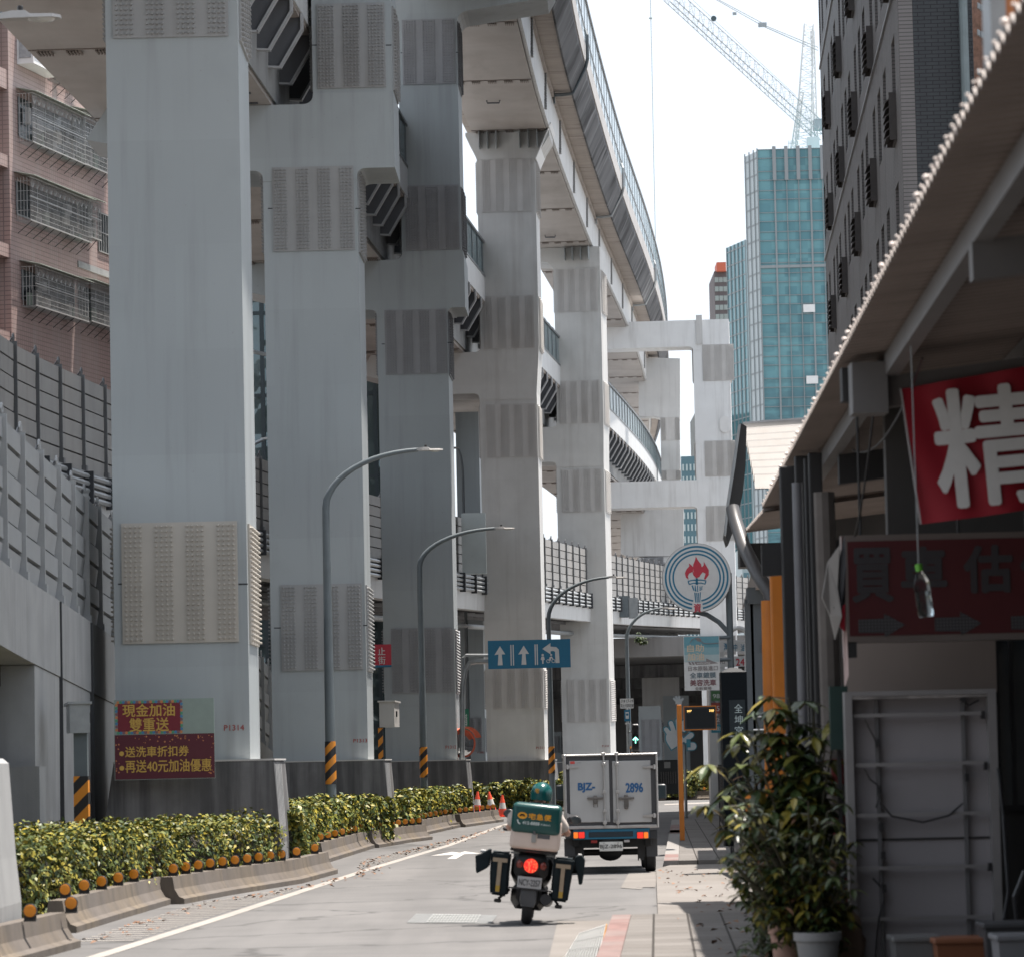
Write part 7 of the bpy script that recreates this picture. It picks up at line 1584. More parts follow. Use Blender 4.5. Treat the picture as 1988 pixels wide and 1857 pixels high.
cor = corrugated(EA, EA+Vector((6.5,.0,6.5*sl_)), EB, EB+Vector((6.5,0,6.5*sl_)), 258, .022); cor.build('roof', ROOFU, t)
# bright beads standing for sun glints on the crest ends of the sheet
GLINT = mat('eave_glint_pale', (.66,.58,.53), .4, .1, 9); cl0 = None; rc = random.Random(4); Yc = 14.2
while Yc < 43.3:
    q = EA.lerp(EB,(Yc-EA.y)/(EB.y-EA.y)); sz = rc.choice((.5,.6,.55,1.05,.5))
    if cl0 is None: b = MB(Matrix.Translation(q)); b.ball((q.x*0,0,0), .018, 10, 6, (1,1.2,.8)); cl0 = b.build('eave_glint', GLINT, t, smooth=True); cl0.location = (0,0,0); cm_ = cl0.data; bpy.data.objects.remove(cl0); cm_.transform(Matrix.Translation(-(wm(t).inverted() @ q)))
    o = bpy.data.objects.new('eave_glint', cm_); COL.objects.link(o); o.parent = t; o.location = wm(t).inverted() @ (q+Vector((-.014,0,.028))); o.scale = (sz,sz,sz); Yc += rc.choice((.34,.42,.5,.62))*(Yc/26)
def along_eave(Y, off, dz): f = (Y-EA.y)/(EB.y-EA.y); q = EA.lerp(EB,f); return Vector((q.x+off,Y,q.z+off*sl_+dz))
def bar(p, q, w, h, m, name='purlin', parent=t):
    b = MB(); d = (q-p).normalized(); s_ = Vector((d.y,-d.x,0)).normalized()*w/2; u_ = Vector((0,0,h))
    b.hexa([p-s_-u_,p+s_-u_,q+s_-u_,q-s_-u_,p-s_,p+s_,q+s_,q-s_]); return b.build(name, m, parent)
bar(along_eave(13.5,.36,-.05), along_eave(27.0,.36,-.05), .10, .15, BEAM); bar(along_eave(27.3,.33,-.05), along_eave(43.2,.33,-.05), .10, .15, BEAM)
bar(along_eave(13.5,1.35,-.05), along_eave(37.3,1.35,-.05), .08, .12, BEAM); bar(along_eave(13.5,2.4,-.05), along_eave(37.3,2.4,-.05), .08, .12, BEAM)
bar(along_eave(27.15,.3,-.19), along_eave(27.15,6,-.19), .14, .22, BEAM, 'rafter'); bar(along_eave(20,.3,-.19), along_eave(20,6,-.19), .14, .2, BEAM, 'rafter'); bar(along_eave(34,.35,-.21), along_eave(34,6,-.21), .16, .26, BEAMD, 'rafter')
b = MB(); q = along_eave(27.1,.16,-.1); b.box(q.x-.09,q.x+.16,26.95,27.25,q.z-.34,q.z+.02); b.build('beam_bracket', BEAM, t); b = MB(); b.box(q.x-.13,q.x+.02,27.3,27.5,q.z-.22,q.z+.02); b.build('beam_end', BEAMD, t)
# posts
def post(px, Y, z1, w, m, name='post', round_=False, parent=t):
    c = at(px,1400,Y); b = MB()
    if round_: b.tube([(c.x,Y,0),(c.x,Y,z1)], w/2, 14)
    else: b.bbox(c.x-w/2,c.x+w/2,Y-w/2,Y+w/2,0,z1,.012,2)
    return b.build(name, m, parent, smooth=round_)
post(1572, 35.6, 4.55, .15, BEAMD); post(1547, 36.2, 4.5, .20, BEAMD); post(1585, 35.2, 4.5, .10, BEAMD); post(1596, 34.6, 4.5, .12, BEAMD)
post(1560, 34.8, 4.25, .095, mat('grey_downpipe', (.12,.12,.128), .45, .1, 4), 'downpipe', True)
bar(Vector((2.35,36.4,3.78)), Vector((4.0,36.4,3.85)), .12, .3, BEAMD, 'header_beam')
# back of the bay: walls that keep the shop dark
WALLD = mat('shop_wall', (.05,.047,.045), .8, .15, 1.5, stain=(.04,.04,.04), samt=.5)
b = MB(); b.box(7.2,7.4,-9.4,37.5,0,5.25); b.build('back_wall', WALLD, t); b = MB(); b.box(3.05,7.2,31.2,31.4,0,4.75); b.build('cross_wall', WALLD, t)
# second shed beyond with a sunlit slope and dark gutter
t2 = thing('shed', 'farther shed with a sunlit pale corrugated slope and bent dark gutter', 'shed', (4,50,0))
a0_, a1_ = at(1466,940,72), at(1620,940,72); b0_, b1_ = at(1442,826,80), at(1640,798,80); fz = a0_.z
F = [Vector((a0_.x,72,fz)), Vector((a1_.x+2,72,fz)), Vector((b0_.x,80,b0_.z)), Vector((b1_.x+2.4,80,b1_.z))]
cor = corrugated(F[0],F[1],F[2],F[3], 9, .09); cor.build('sunlit_slope', ROOFL, t2)
gq = [(1437,822),(1449,829),(1447,905),(1441,960),(1430,1010),(1413,1058),(1408,1040),(1416,975),(1427,900)]
b = MB(); gp_ = [at(a,c,71) for a,c in gq]; b.polyY([(p.x,p.z) for p in gp_][::-1], 70.9, 71.8); b.build('gutter', BEAMD, t2)
b = MB(); gp_ = [at(a,c,70.8) for a,c in ((1433,826),(1438,823),(1427,905),(1415,980),(1409,1040),(1406,1038),(1411,975),(1422,900))]; b.polyY([(p.x,p.z) for p in gp_][::-1], 70.7, 70.89); b.build('gutter_rim', GALV, t2)
r0 = at(1448,1030,47.3); cor = corrugated(Vector((EB.x,43.2,ZE-.06)),Vector((EB.x+5,43.2,ZE+.5)),r0,r0+Vector((4.8,0,.5)), 20, .02); cor.build('roof', ROOFU, t2)
dp = MB(); dp.tube([at(1422,985,47.3), at(1428,1010,47.2), at(1444,1060,46.8), at(1470,1112,46.3), at(1494,1150,46), at(1499,1175,46)], .085, 12); dp.build('bent_downpipe', mat('grey_downpipe_bent', (.06,.058,.058), .45, .1, 4), t2, smooth=True)
c = at(1500,1400,46); dp = MB(); dp.tube([(c.x-.02,46,0),(c.x,46,at(1499,1165,46).z)], .1, 12); dp.build('orange_downpipe', ORANGE, t2, smooth=True)
c = at(1517,1400,45.4); b = MB(); b.bbox(c.x-.09,c.x+.09,45.3,45.5,0,at(1517,1100,45.4).z,.02,2); b.build('orange_post', ORANGE, t2)
b = MB(); q0, q1 = at(1436,1054,47), at(1530,1098,47); b.box(q0.x,q1.x,47,47.5,q1.z,q0.z); b.build('dark_fascia', BEAMD, t2)
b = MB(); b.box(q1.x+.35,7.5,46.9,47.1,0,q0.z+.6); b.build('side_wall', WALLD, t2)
# steel frame of the next canopy
t3 = thing('canopy_frame', 'slate grey steel canopy frame between the dark pillar and the orange post', 'canopy frame', at(1475,1480,62)); CF = mat('slate_frame', (.055,.065,.073), .5, .1, 2); Y = 62
for px, w in ((1462,.13),(1478,.22)): c = at(px,1480,Y); b = MB(); b.box(c.x-w/2,c.x+w/2,Y,Y+.2,0,at(px,1162,Y).z); b.build('post', CF, t3)
q0, q1 = at(1450,1140,Y), at(1530,1170,Y); b = MB(); b.box(q0.x,q1.x,Y-.1,Y+.3,q1.z,q0.z); b.build('beam', CF, t3)
bar(at(1480,1252,Y), at(1512,1210,Y), .1,.12, CF, 'brace', t3)
a, c = at(1448,1100,61), at(1443,1180,70); b = MB(); b.hexa([at(1442,1178,70),at(1470,1140,61),at(1530,1140,61),at(1530,1178,70),at(1445,1165,70),at(1466,1078,61),at(1530,1080,61),at(1530,1160,70)]); b.build('roof_edge', ROOFU, t3)
for yy in (1390,1415): q = at(1478,yy,Y); b = MB(); b.box(q.x-.13,q.x+.13,Y-.03,Y-.002,q.z-.01,q.z+.012); b.build('band', WHITE, t3)
t4 = thing('loop_pipe', 'pale looped pipe arching over behind the canopy frame', 'pipe', at(1452,1300,95)); b = MB(); b.tube([at(1416,1290,95)]+[at(1433+17*math.cos(pi-pi*i/10),1233-15*math.sin(pi*i/10),95) for i in range(11)]+[at(1450,1300,95)], .055, 8); c = at(1450,1300,95); b.tube([(c.x,95,0),(c.x,95,c.z)], .055, 8); b.build('pipe', WHITE, t4)
t5 = thing('banner_flag', 'striped turquoise banner with white characters behind the orange post', 'banner', at(1495,1345,52)); s = Sign(t5,1487,1512,1253,1341,52,plain('flag_turq',(.03,.30,.24),.5),'cloth',.02)
for i in range(9): s.rect(1488+i*2.6,1489.2+i*2.6,1254,1332,plain('flag_stripe',(.02,.12,.16),.5),-.003,'stripe')
s.rect(1487,1512,1332,1336,plain('flag_cream',(.5,.5,.3),.5),-.004,'hem'); s.rect(1487,1512,1336,1341,plain('flag_red',(.4,.04,.07),.5),-.004,'hem'); s.text('好',1497,1507,1268,1286,SWHITE,.03,-.006); s.text('吃',1497,1507,1290,1307,SWHITE,.03,-.006); s.text('美',1497,1507,1311,1328,SWHITE,.03,-.006)
b = MB(); c = at(1510,1253,52.1); b.tube([(c.x,52.1,0),(c.x,52.1,c.z+.1)], .03, 6); b.build('pole', BEAMD, t5)
# dark pillar sign
t6 = thing('pillar_sign', 'tall black pillar sign with a pointed cap and pale vertical characters', 'pillar sign', at(1430,1500,58)); s = Sign(t6,1404,1454,1304,1640,58,plain('pillar_black',(.004,.006,.008),.7,0,.1),'pillar',.5)
b = MB(s.T); w = s.w; b.hexa([(-w,0,s.h),(w,0,s.h),(w,.5,s.h),(-w,.5,s.h),(-.05,.2,s.h+.07),(.05,.2,s.h+.07),(.05,.3,s.h+.07),(-.05,.3,s.h+.07)]); b.build('cap', plain('pillar_cap',(.012,.013,.014),.7), t6)
s.rect(1418,1449,1358,1425,plain('pillar_panel',(.014,.020,.024),.5,0,.2),-.004,'panel'); CH = plain('pale_characters',(.30,.36,.37),.5)
for c_, t0 in (('全',1366),('坤',1388),('宮',1409)): s.text(c_,1428,1444,t0,t0+17,CH,.0,-.008)
b = MB(s.T); b.box(s.x(1415),s.x(1450),-.12,-.005,s.z(1429.5),s.z(1426.5)); b.build('ledge', GALV, t6)
# fence along the pavement edge
t7 = thing('railing', 'black metal railing with foliage along the pavement beyond the plants', 'railing', (4.6,66,0)); b = MB()
fa, fb = at(1398,1500,84), at(1432,1500,60)
for i in range(18):
    f = i/17; q = fa.lerp(fb,f); b.box(q.x-.025,q.x+.025,q.y-.025,q.y+.025,.1,1.45)
    if i % 6 == 0: b.box(q.x-.05,q.x+.05,q.y-.05,q.y+.05,.1,1.6)
b.build('bars', BLACKP, t7); b = MB()
for z in (.3,1.4): b.hexa([Vector((fa.x-.03,fa.y,z)),Vector((fa.x+.03,fa.y,z)),Vector((fb.x+.03,fb.y,z)),Vector((fb.x-.03,fb.y,z)),Vector((fa.x-.03,fa.y,z+.06)),Vector((fa.x+.03,fa.y,z+.06)),Vector((fb.x+.03,fb.y,z+.06)),Vector((fb.x-.03,fb.y,z+.06))])
b.build('rails', BLACKP, t7)
t8 = thing('planter_box', 'grey planter box at the railing foot behind the plants', 'planter', at(1440,1560,56)); q0, q1 = at(1436,1505,56), at(1478,1600,54); b = MB(); b.box(q0.x,q1.x,54,58,.1,1.0); b.build('box', CONCD, t8); b = MB(); c = at(1454,1500,53.9); b.box(c.x-.06,c.x+.02,53.85,53.99,.5,1.25); b.build('orange_strip', ORANGE, t8)
t9 = thing('parked_scooter', 'red and white parked scooter mostly hidden behind the plants', 'scooter', at(1505,1540,47)); c = at(1507,1520,47); b = MB(Matrix.Translation((c.x,47,.1))); b.bbox(-.14,.14,-.5,.5,.45,.78,.1,3); b.bbox(-.1,.1,-.75,-.4,.3,.9,.07,2); b.build('body', plain('scooter_red',(.35,.03,.025),.3), t9)
for yy in (-.62,.55): b = MB(Matrix.Translation((c.x,47+yy,.35))); b.lathe([(.12,-.05),(.24,-.05),(.25,0),(.24,.05),(.12,.05)], 20, 'X'); b.build('wheel', BLACK, t9)
b = MB(Matrix.Translation((c.x,47,.1))); b.bbox(-.13,.13,-.2,.5,.78,.88,.04,2); b.build('seat', BLACK, t9); b = MB(Matrix.Translation((c.x,47,.1))); b.tube([(0,-.6,.85),(0,-.5,1.02)], .03, 6); b.tube([(-.3,-.45,1.04),(0,-.5,1.02),(.3,-.45,1.04)], .018, 6); b.build('handlebar', BLACKP, t9)
# red banner
BANR = mat('banner_red_cloth', (.26,.003,.014), .7, .08, 2)
t = thing('banner', 'red cloth banner with one big white character hanging from the shed beam', 'banner', at(1900,1010,27)); Y = 27.0; k = Y/FPX
b = MB(); nx, nz = 24, 10; tl, tr, bl_, br = at(1750,755,Y), at(2110,690,Y), at(1789,1016,Y), at(2140,960,Y); vs = []; fs = []
for j in range(nz+1):
    for i in range(nx+1):
        u, v = i/nx, j/nz; q = (tl.lerp(tr,u)).lerp(bl_.lerp(br,u), v); vs.append(q+Vector((0,.03*sin(u*7+v*2)*v+.015*sin(u*19-v*5),-.02*sin(u*pi)*v)))
n0 = len(vs); vs += [q+Vector((0,.006,0)) for q in vs]
for j in range(nz):
    for i in range(nx): a = j*(nx+1)+i; fs += [(a,a+nx+1,a+nx+2,a+1),(n0+a,n0+a+1,n0+a+nx+2,n0+a+nx+1)]
b.add(vs, fs); bo = b.build('cloth', BANR, t, smooth=True, fix=False)
T = Matrix.Translation(at(1920,865,Y-.05)) @ Matrix.Rotation(R(-5.5),4,'Y').inverted() @ Matrix.Identity(4)
lettering('精', (-103*k,103*k,-112*k,112*k), 0, SWHITE, bo, Matrix.Translation(at(1921,864,Y-.055)) @ Matrix.Rotation(R(-4),4,'Y'), 'lettering', .028)
b = MB(); b.hexa([tl+Vector((-.012,-.01,0)),tl+Vector((0,-.01,0)),tl+Vector((0,.01,0)),tl+Vector((-.012,.01,0)),bl_+Vector((-.012,-.01,0)),bl_+Vector((0,-.01,0)),bl_+Vector((0,.01,0)),bl_+Vector((-.012,.01,0))]); b.build('edge_hem', plain('hem_grey',(.3,.28,.28),.7), t)
# red light-board sign
t = thing('sign_board', 'dark red light-board reading buy car estimate, with dotted arrows, under the banner', 'sign board', at(1880,1240,29)); s = Sign(t,1636,2130,1033,1242,29.5,mat('sign_frame_metal',(.12,.10,.09),.4,.1,3),'frame',.18); REDB = plain('dull_red_board',(.055,.002,.004),.5)
s.rect(1647,2120,1045,1229,REDB,-.004,'board')
def dot_mat():
    m, n, l, bs = nt('led_dots'); co = n.new('ShaderNodeTexCoord').outputs['Object']; mp = n.new('ShaderNodeMapping'); mp.inputs['Scale'].default_value = (40,40,40); l.new(co, mp.inputs[0])
    v = n.new('ShaderNodeTexVoronoi'); v.inputs['Randomness'].default_value = 0; l.new(mp.outputs[0], v.inputs['Vector']); v.inputs['Scale'].default_value = 1.0
    c = mixc(n, l, ramp(n, l, v.outputs['Distance'], .34,.5), (.13,.15,.155), (.03,.027,.03)); l.new(c, bs.inputs['Base Color']); bs.inputs['Roughness'].default_value = .5; return m
LED = dot_mat()
for ch, l, r in (('買',1656,1732),('車',1752,1836),('估',1874,1964),('價',1984,2066)): s.text(ch,l,r,1061,1162 if ch=='買' else 1148,LED,.045,-.01)
for x0 in (1664,1812,1960): s.poly([(x0,1197),(x0,1223),(x0+50,1224),(x0+52,1232),(x0+91,1209),(x0+50,1186),(x0+50,1196)][::-1],LED,-.01,'arrow')
q = at(1648,1245,29.5); b = MB(); b.box(q.x-.04,q.x+.06,29.5,29.65,q.z-.12,q.z); b.build('bracket', BEAMD, t)
b = MB()
for px in (1670,1860,1990): a = at(px,1033,29.55); b.tube([(a.x,29.55,a.z-.02),(a.x,29.55,4.72)], .012, 5)
b.build('hanger', BEAMD, t)
# pale wall panel and frame board under it
t = thing('wall_panel', 'plain beige board between the red sign and the metal frame', 'panel', at(1780,1340,30.4)); s = Sign(t,1640,1934,1236,1345,30.4,mat('beige_board',(.25,.205,.18),.7,.06,1.5),'board',.08); q = at(1650,1345,30.5); b = MB()
for px in (1660,1920): q = at(px,1345,30.5); b.box(q.x-.04,q.x+.04,30.5,30.58,0,q.z+.1)
b.build('stand', BEAMD, t)
t = thing('frame_board', 'stripped sign frame with grey back board, cross bars and loose cables, on the ground', 'sign frame', at(1790,1880,29.3)); Y = 29.3; s = Sign(t,1652,1934,1341,1905,Y,mat('back_board_grey',(.27,.255,.265),.6,.07,1.2,stain=(.15,.14,.14),samt=.6,blotch=(.2,.185,.18)),'back_board',.03); s.o
FRM = mat('frame_aluminium',(.25,.24,.24),.4,.08,4,metal=.3); b = MB(s.T)
b.box(s.x(1645),s.x(1659),-.14,.04,-s.h-.1,s.z(1341)); b.box(s.x(1921),s.x(1937),-.14,.04,-s.h-.1,s.z(1341)); b.box(s.x(1659)+.001,s.x(1921)-.001,-.14,.04,s.z(1350),s.z(1341)); b.build('frame', FRM, t)
b = MB(s.T); b.box(s.x(1659)+.002,s.x(1921)-.002,-.135,-.005,s.z(1356),s.z(1350)-.002); b.build('stained_strip', mat('grimy_strip',(.22,.2,.19),.7,.4,9), t)
for yy in (1387,1482,1579,1681,1778): b = MB(s.T); b.box(s.x(1662),s.x(1916),-.1,-.07,s.z(yy+3.5),s.z(yy-3)); b.build('cross_bar', FRM, t)
b = MB(s.T); b.box(s.x(1662),s.x(1921),-.012,-.002,s.z(1629),s.z(1625)); b.build('panel_joint', BEAMD, t)
for xx in (1704,1871): b = MB(s.T); b.box(s.x(xx),s.x(xx+7),-.05,-.02,-s.h,s.z(1352)); b.build('upright', mat('upright_dull',(.12,.117,.12),.5,.1,3), t)
b = MB(s.T); L = lambda *p: [(s.x(a),-.11,s.z(c)) for a,c in p]
for pth in (L((1683,1395),(1700,1430),(1707,1445)), L((1680,1490),(1690,1510),(1705,1522),(1707,1545),(1700,1565)), L((1708,1555),(1730,1582),(1790,1595),(1840,1583),(1868,1560)), L((1690,1700),(1706,1718)), L((1709,1745),(1700,1775),(1694,1815),(1690,1855)), L((1868,1360),(1885,1372),(1905,1362))): b.tube(pth, .008, 5)
b.build('cables', BLACKP, t); b = MB(s.T)
for xx, yy in ((1706,1441),(1707,1530),(1709,1602),(1712,1657),(1712,1720),(1874,1358),(1877,1511),(1912,1391),(1914,1489),(1916,1683),(1924,1778)): b.box(s.x(xx)-.014,s.x(xx)+.014,-.13,-.06,s.z(yy)-.03,s.z(yy)+.03)
b.build('cable_clips', BLACKP, t)
t = thing('green_board', 'dark green upright board hanging left of the sign frame', 'board', at(1628,1452,29.5)); s = Sign(t,1612,1647,1331,1454,29.6,plain('dark_green',(.008,.03,.025),.5),'board',.1); b = MB(s.T); b.box(-s.w*.2,s.w*.2,.1,.16,-2.6,s.h); b.build('post', BEAMD, t)
# dim shop window at the far right
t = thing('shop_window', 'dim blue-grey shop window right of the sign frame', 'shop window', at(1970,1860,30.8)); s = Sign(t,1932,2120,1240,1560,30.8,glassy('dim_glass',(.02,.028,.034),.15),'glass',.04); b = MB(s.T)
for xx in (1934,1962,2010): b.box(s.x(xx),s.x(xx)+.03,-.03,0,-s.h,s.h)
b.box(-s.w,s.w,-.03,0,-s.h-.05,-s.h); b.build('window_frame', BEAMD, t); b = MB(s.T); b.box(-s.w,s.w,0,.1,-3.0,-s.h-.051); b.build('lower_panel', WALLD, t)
# hanging water bottle
t = thing('bottle', 'clear plastic water bottle with green cap hanging on a string before the red sign', 'bottle', at(1791,1200,25)); Y = 25.0; k = Y/FPX; q = at(1784,1100,Y); T = Matrix.Translation(q) @ Matrix.Rotation(R(-7),4,'Y'); pr = [(0,-98),(13,-98),(15.5,-94),(15.8,-60),(14.8,-57),(15.8,-52),(15.8,-34),(14,-26),(9,-16),(5.5,-11),(5.5,-6)]
def pet(name, col, ior):
    m, n, l, bs = nt(name); bs.inputs['Base Color'].default_value = rgb(col); bs.inputs['Roughness'].default_value = .06; bs.inputs['Transmission Weight'].default_value = 1; bs.inputs['IOR'].default_value = ior; return m
BOT = pet('bottle_plastic',(.86,.9,.92),1.12); b = MB(T); b.lathe([(r*k,z*k) for r,z in pr], 20); b.build('bottle_body', BOT, t, smooth=True); b = MB(T); b.lathe([(.001,-97*k),(12.8*k,-97*k),(14.5*k,-92*k),(14.8*k,-60*k),(14.5*k,-48*k),(.001,-48*k)], 20); b.build('water', pet('bottle_water',(.8,.86,.88),1.2), t, smooth=True)
b = MB(T); b.lathe([(6.6*k,-8*k),(7.2*k,-2*k),(7*k,6*k),(.001,6*k)], 16); b.build('cap', plain('cap_green',(.10,.36,.03),.4), t, smooth=True); b = MB(); q1 = T @ Vector((0,0,6*k)); b.tube([q1, Vector((q1.x-.01,Y,4.8))], .004, 5); b.build('string', GALV, t)
# hanging rags at the sign corner
t = thing('folded_flags', 'white, black and red folded flags hanging at the red sign corner', 'flags', at(1630,1240,29.1)); rs = random.Random(5)
for nm, m, pts in (('white_flag',plain('rag_white',(.25,.235,.22),.8),[(1630,1058),(1608,1090),(1596,1160),(1612,1195),(1622,1240),(1634,1195),(1626,1140)]),('black_flag',plain('rag_black',(.03,.03,.033),.8),[(1640,1040),(1622,1120),(1618,1180),(1632,1195),(1641,1170),(1642,1100)]),('red_flag',plain('rag_red',(.36,.015,.03),.8),[(1641,1172),(1620,1185),(1622,1205),(1640,1225)]),('cloth_strip',plain('rag_strip',(.4,.3,.28),.8),[(1633,1040),(1637,1040),(1647,1310),(1641,1330),(1638,1250)])):
    b = MB(); o = rs.uniform(-.1,.05); P_ = [at(a,c,29.1+o) for a,c in pts]; n_ = len(P_); b.add([p+Vector((0,.03*sin(i*2.1),0)) for i,p in enumerate(P_)]+[p+Vector((0,.05+.03*sin(i*2.1),0)) for i,p in enumerate(P_)], [tuple(range(n_)), tuple(range(2*n_-1,n_-1,-1))]+[(i,i+n_,(i+1)%n_+n_,(i+1)%n_) for i in range(n_)]); b.build(nm, m, t)
# timber post behind, tubs and clutter
t = thing('timber_post', 'weathered red and white painted post between the plants and the sign frame', 'post', at(1634,1860,31)); q = at(1630,1860,31); b = MB(); b.tube([(q.x,31,0),(q.x-.02,31,3.9)], .085, 10); b.build('shaft', mat('weathered_wood',(.09,.078,.07),.8,.25,3,stain=(.07,.05,.04),samt=.8), t)
for z0_, z1_ in ((1.1,1.3),(1.55,1.75),(.6,.8)): b = MB(); b.tube([(q.x,31,z0_),(q.x,31,z1_)], .088, 10); b.build('red_band', plain('faded_red',(.16,.02,.02),.7), t)
def pot(label, px, py, Y, r, h, m, name='plant_pot', rim=True):
    q = at(px,py,Y); t = thing(name, label, 'pot', (q.x,Y,.1)); b = MB(Matrix.Translation((q.x,Y,q.z))); b.lathe([(r*.72,-h),(r*.95,-.06),(r*1.05,-.06),(r*1.05,0),(r*.92,0),(r*.9,-.08),(.01,-.08)], 28); b.build('pot_body', m, t, smooth=True); b = MB(Matrix.Translation((q.x,Y,q.z))); b.lathe([(.01,-.055),(r*.9,-.055)], 20); b.build('soil', EARTH, t); return t
pot('white round plant pot under the leaves left of the sign frame', 1587, 1808, 28.5, .17, .32, plain('pot_white',(.2,.2,.198),.5))
pot('pinkish clay pot leaning under the plants at the bottom edge', 1529, 1795, 29.0, .14, .34, plain('pot_pink',(.36,.22,.17),.7))
def tub(label, l, r, top, Y, m, h=.3, lidm=None):
    a, c = at(l,top,Y), at(r,top,Y); t = thing('storage_tub', label, 'tub', ((a.x+c.x)/2,Y,.1)); b = MB(); w = c.x-a.x; b.hexa([(a.x+w*.06,Y,a.z-h),(c.x-w*.06,Y,a.z-h),(c.x-w*.06,Y+.35,a.z-h),(a.x+w*.06,Y+.35,a.z-h),(a.x,Y-.03,a.z),(c.x,Y-.03,a.z),(c.x,Y+.4,a.z),(a.x,Y+.4,a.z)]); b.build('tub_body', m, t); b = MB(); b.bbox(a.x-.02,c.x+.02,Y-.05,Y+.42,a.z-.001,a.z+.04,.012,2); b.build('lid', lidm or m, t); return t
tub('clear plastic tub at the foot of the sign frame', 1737, 1822, 1828, 27.5, plain('tub_clear',(.12,.12,.12),.3)); tub('orange-brown plastic tub right of the clear one', 1818, 1925, 1832, 27.2, plain('tub_orange',(.17,.06,.025),.5)); tub('grey lidded bin at the bottom right corner', 1912, 2030, 1802, 27.0, plain('bin_grey',(.05,.05,.053),.5), .45); tub('white bucket at the bottom right corner in front of the grey bin', 1938, 2030, 1826, 26.0, plain('bucket_white',(.16,.16,.168),.5), .4)
t = thing('hose', 'black coiled hose and cord hanging beside the sign frame at the right edge', 'hose', at(1960,1850,28)); b = MB(); b.tube([at(1938,1490,28.5),at(1948,1580,28.4),at(1953,1660,28.3),at(1958,1730,28.2),at(1950,1780,28.1),at(1935,1830,28),at(1928,1900,28)], .013, 6); b.tube([at(1990,1690,28),at(1970,1740,28),at(1975,1790,28),at(1995,1810,28)], .02, 6); b.build('coil', BLACKP, t)
t = thing('paper_bag', 'crumpled brown sack behind the white pot', 'sack', at(1625,1850,29.2)); b = MB(); q = at(1622,1812,29.2); b.ball((q.x,29.2,q.z-.06), .22, 16, 10, (1,.7,1.3)); ob = b.build('sack', mat('sack_brown',(.17,.12,.09),.9,.2,4), t, smooth=True)
for v in ob.data.vertices: v.co += Vector((random.uniform(-1,1),random.uniform(-1,1),random.uniform(-1,1)))*.022
# orange and grey thing at the top right corner
t = thing('wall_box', 'orange-fronted grey box fixed above the shed roof at the top right corner', 'box', at(1965,60,17)); s = Sign(t,1928,2040,-60,88,17.2,GALV,'box',.2); s.rect(1945,2030,-50,70,plain('box_orange',(.40,.15,.05),.6),-.004,'front'); b = MB(s.T); b.box(-s.w-.02,-s.w+.05,-.05,.25,-s.h-.18,s.h); b.build('mounting_bar', GALV, t)
# ---------------------------------------------------------------- plants in front of the shop
BIGL = leaf_mat('broad_leaves', [(.012,.026,.01),(.03,.052,.018),(.05,.075,.022),(.10,.105,.022),(.24,.19,.03)], .35, .5)
DRYL = leaf_mat('dry_leaves', [(.16,.08,.045),(.22,.12,.07),(.10,.05,.03)], .7, .3)
WEEDL = leaf_mat('weed_leaves', [(.02,.04,.015),(.04,.07,.02),(.07,.09,.02)], .5, .4)
def big_leaf(b, p, d, up_, L, w):
    d = d.normalized(); s_ = d.cross(up_).normalized(); n_ = s_.cross(d)
    c = [p, p+d*L*.3-n_*L*.01, p+d*L*.65-n_*L*.07, p+d*L-n_*L*.2]; ws = [.12*w,.95*w,.85*w,0.03*w]; vs = []; fs = []
    for q, ww in zip(c, ws): vs += [q-s_*ww/2+n_*ww*.12, q-n_*0, q+s_*ww/2+n_*ww*.12]
    for i in range(3): a = i*3; fs += [(a,a+1,a+4,a+3),(a+1,a+2,a+5,a+4)]
    b.add(vs, fs)
def plant(label, base, stems, Lr, m, seed, whorl=7, name='plant', extra=None):
    rs = random.Random(seed); t = thing(name, label, 'plant', base); st = MB(); lf = MB(); dry = MB()
    for (dx, dy, h, n_) in stems:
        tip = base+Vector((dx,dy,h)); mid = base.lerp(tip,.5)+Vector((dx*-.1,dy*-.1,h*.08)); st.tube([base+Vector((rs.uniform(-.06,.06),rs.uniform(-.06,.06),0)), mid, tip], [.014,.011,.006], 6)
        for j in range(n_):
            f = (.22+.78*(j+1)/n_); c = (base.lerp(mid,f*2) if f < .5 else mid.lerp(tip,(f-.5)*2)); th0 = rs.uniform(0,6)
            pet = Vector((cos(th0),sin(th0),rs.uniform(.0,.5)))*rs.uniform(.08,.22)*(1.25-f*.5); hub = c+pet; st.tube([c,hub],[.005,.004],4,False)
            for k in range(whorl):
                th = th0+2*pi*k/whorl+rs.uniform(-.2,.2); dr = Vector((cos(th),sin(th),rs.uniform(-.65,.1))); L = rs.uniform(*Lr)
                (dry if (rs.random() < (.13 if f < .55 else .02)) else lf).__class__
                big_leaf(dry if rs.random() < (.10 if f < .5 else .01) else lf, hub, dr, Vector((0,0,1)), L, L*rs.uniform(.32,.44))
    st.build('stems', mat('plant_stem',(.06,.055,.03),.7,.2,8), t); lf.build('foliage', m, t, smooth=False, fix=False)
    if dry.v: dry.build('dry_leaves', DRYL, t, fix=False)
    return t
rs = random.Random(11)
def P_(px, Y): q = at(px,1480,Y); return Vector((q.x,Y,.15))
plant('tall umbrella-leaved potted plant in front of the black posts', P_(1560,30), [(rs.uniform(-.38,.30),rs.uniform(-.3,.4),rs.uniform(1.25,2.0),8) for _ in range(14)]+[(-.42,-.1,1.8,5),(-.1,0,2.08,6),(.1,.05,2.02,6),(-.3,0,1.95,5),(-.62,-.1,1.55,4),(-.7,0,1.25,4),(-.55,.1,1.7,4),(.2,0,1.9,5)], (.14,.26), BIGL, 3, 7)
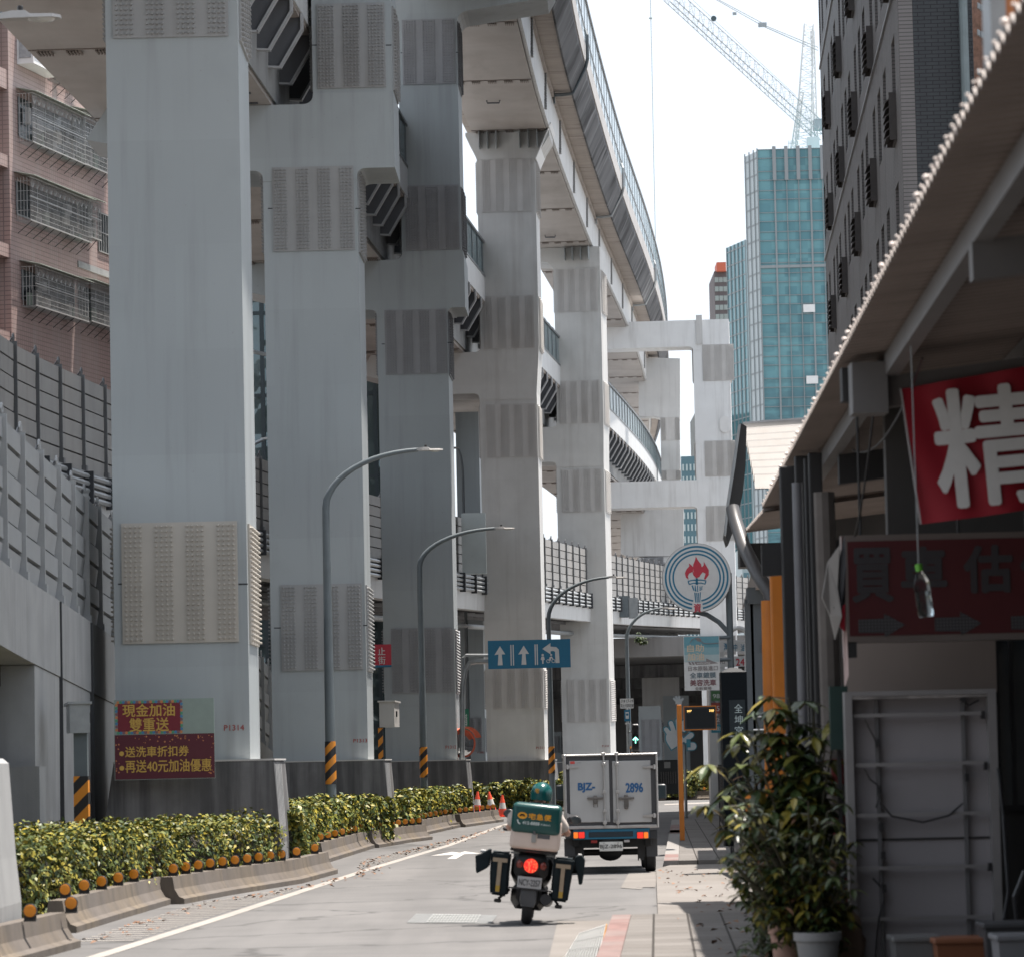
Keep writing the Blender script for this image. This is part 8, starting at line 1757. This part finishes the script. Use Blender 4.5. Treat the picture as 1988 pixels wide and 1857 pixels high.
plant('dense lower leafy plant with some dry leaves left of the sign frame', P_(1570,28.8), [(rs.uniform(-.62,.30),rs.uniform(-.3,.3),rs.uniform(.5,1.3),9) for _ in range(36)], (.06,.14), BIGL, 5, 6)
plant('small-leaved shrub at the pavement edge left of the tall plant', P_(1490,32.5), [(rs.uniform(-.32,.35),rs.uniform(-.3,.4),rs.uniform(.3,1.05),9) for _ in range(16)], (.05,.10), WEEDL, 7, 5)
plant('drooping outer branch plant reaching over the pavement by the railing', P_(1470,34), [(rs.uniform(-.30,.25),rs.uniform(-.4,.4),rs.uniform(.9,1.7),6) for _ in range(8)], (.12,.22), BIGL, 9, 6)
plant('low creeper hugging the pavement under the plants', P_(1500,29.5), [(rs.uniform(-.25,.4),rs.uniform(-.4,.4),rs.uniform(.15,.5),6) for _ in range(14)], (.05,.11), WEEDL, 13, 5)
# unseen block added behind the viewpoint to keep the sky off everything that faces this way
bb_ = thing('sky_blocker', 'long grey block added unseen behind the viewpoint to hold back sky light', 'building', (0,-45,0))
b = MB(); b.box(-60,60,-60,-45,0,34); b.build('wall', mat('blocker_wall', (.16,.155,.15), .8, .15, .5), bb_)
b = MB()
for i in range(24):
    for k in range(9): b.box(-57+i*4.9,-54.6+i*4.9,-45.02,-44.95,2+k*3.4,3.8+k*3.4)
b.build('window_rows', WGL, bb_)
# posts that carry the far sunlit roof, loose wires and litter
b = MB()
for (x_, y_) in ((5.4,73),(5.8,79)): b.box(x_-.09,x_+.09,y_-.09,y_+.09,0,6.9)
b.build('support_post', BEAM, t2)
w_ = thing('cables', 'loose sagging cables slung under the near shed roof', 'cables', (3.5,30,4.2))
for k, (p, q, sg_) in enumerate(((along_eave(26,.5,-.2), along_eave(33.5,.45,-.22), .22),(along_eave(27.4,.4,-.25), along_eave(27.4,3.2,-.3), .16),(at(1700,760,27.3), at(1660,1040,29.3), .1))):
    b = MB(); b.tube([p.lerp(q,i/10)+Vector((0,0,-sg_*4*(i/10)*(1-i/10))) for i in range(11)], .009, 5); b.build('cable', BLACKP, w_)
rl = np.random.RandomState(8); P = []; N = []
for i in range(420):
    Y = rl.uniform(40,112); x = bar_x(Y)+.12+abs(rl.normal(0,.22)); P.append((x,Y,.012)); N.append((rl.normal(0,.25),rl.normal(0,.25),1))
for i in range(160):
    Y = rl.uniform(31,60); x = rl.uniform(1.6,3.2) if Y < 41 else rl.uniform(2.0,3.4); P.append((x,Y,.115 if Y < 41.4 else .045)); N.append((rl.normal(0,.25),rl.normal(0,.25),1))
lt = thing('fallen_leaves', 'scattered brown fallen leaves along the barrier foot and pavement', 'fallen leaves', (0,60,0)); lt['kind'] = 'stuff'
lv = leaves_mesh('leaf_litter', np.array(P), np.array(N), .05, DRYL, lt, 1.6); lv['kind'] = 'stuff'
q = at(1243,1252,183); plant('green weed sprouting under the elevated road girder beside the lamp post', Vector((q.x,182.6,q.z)), [(rs.uniform(-.3,.3),rs.uniform(-.2,.2),rs.uniform(.1,.6),6) for _ in range(8)], (.12,.22), WEEDL, 21, 5)
t = thing('signal_cabinet', 'black roadside cabinet with a grey plate, behind the truck and orange post', 'cabinet', at(1296,1520,150)); s = Sign(t,1277,1317,1474,1540,150,plain('cabinet_black',(.008,.01,.011),.6,0,.2),'cabinet_box',.6); s.rect(1290,1302,1478,1490,plain('cabinet_plate',(.07,.075,.075),.5),-.006,'plate'); b = MB(s.T)
for i in range(7): b.box(s.x(1284+i*4.6)-.02,s.x(1284+i*4.6)+.02,-.03,0,s.z(1520),s.z(1497))
b.build('vent_bars', BLACKP, t)
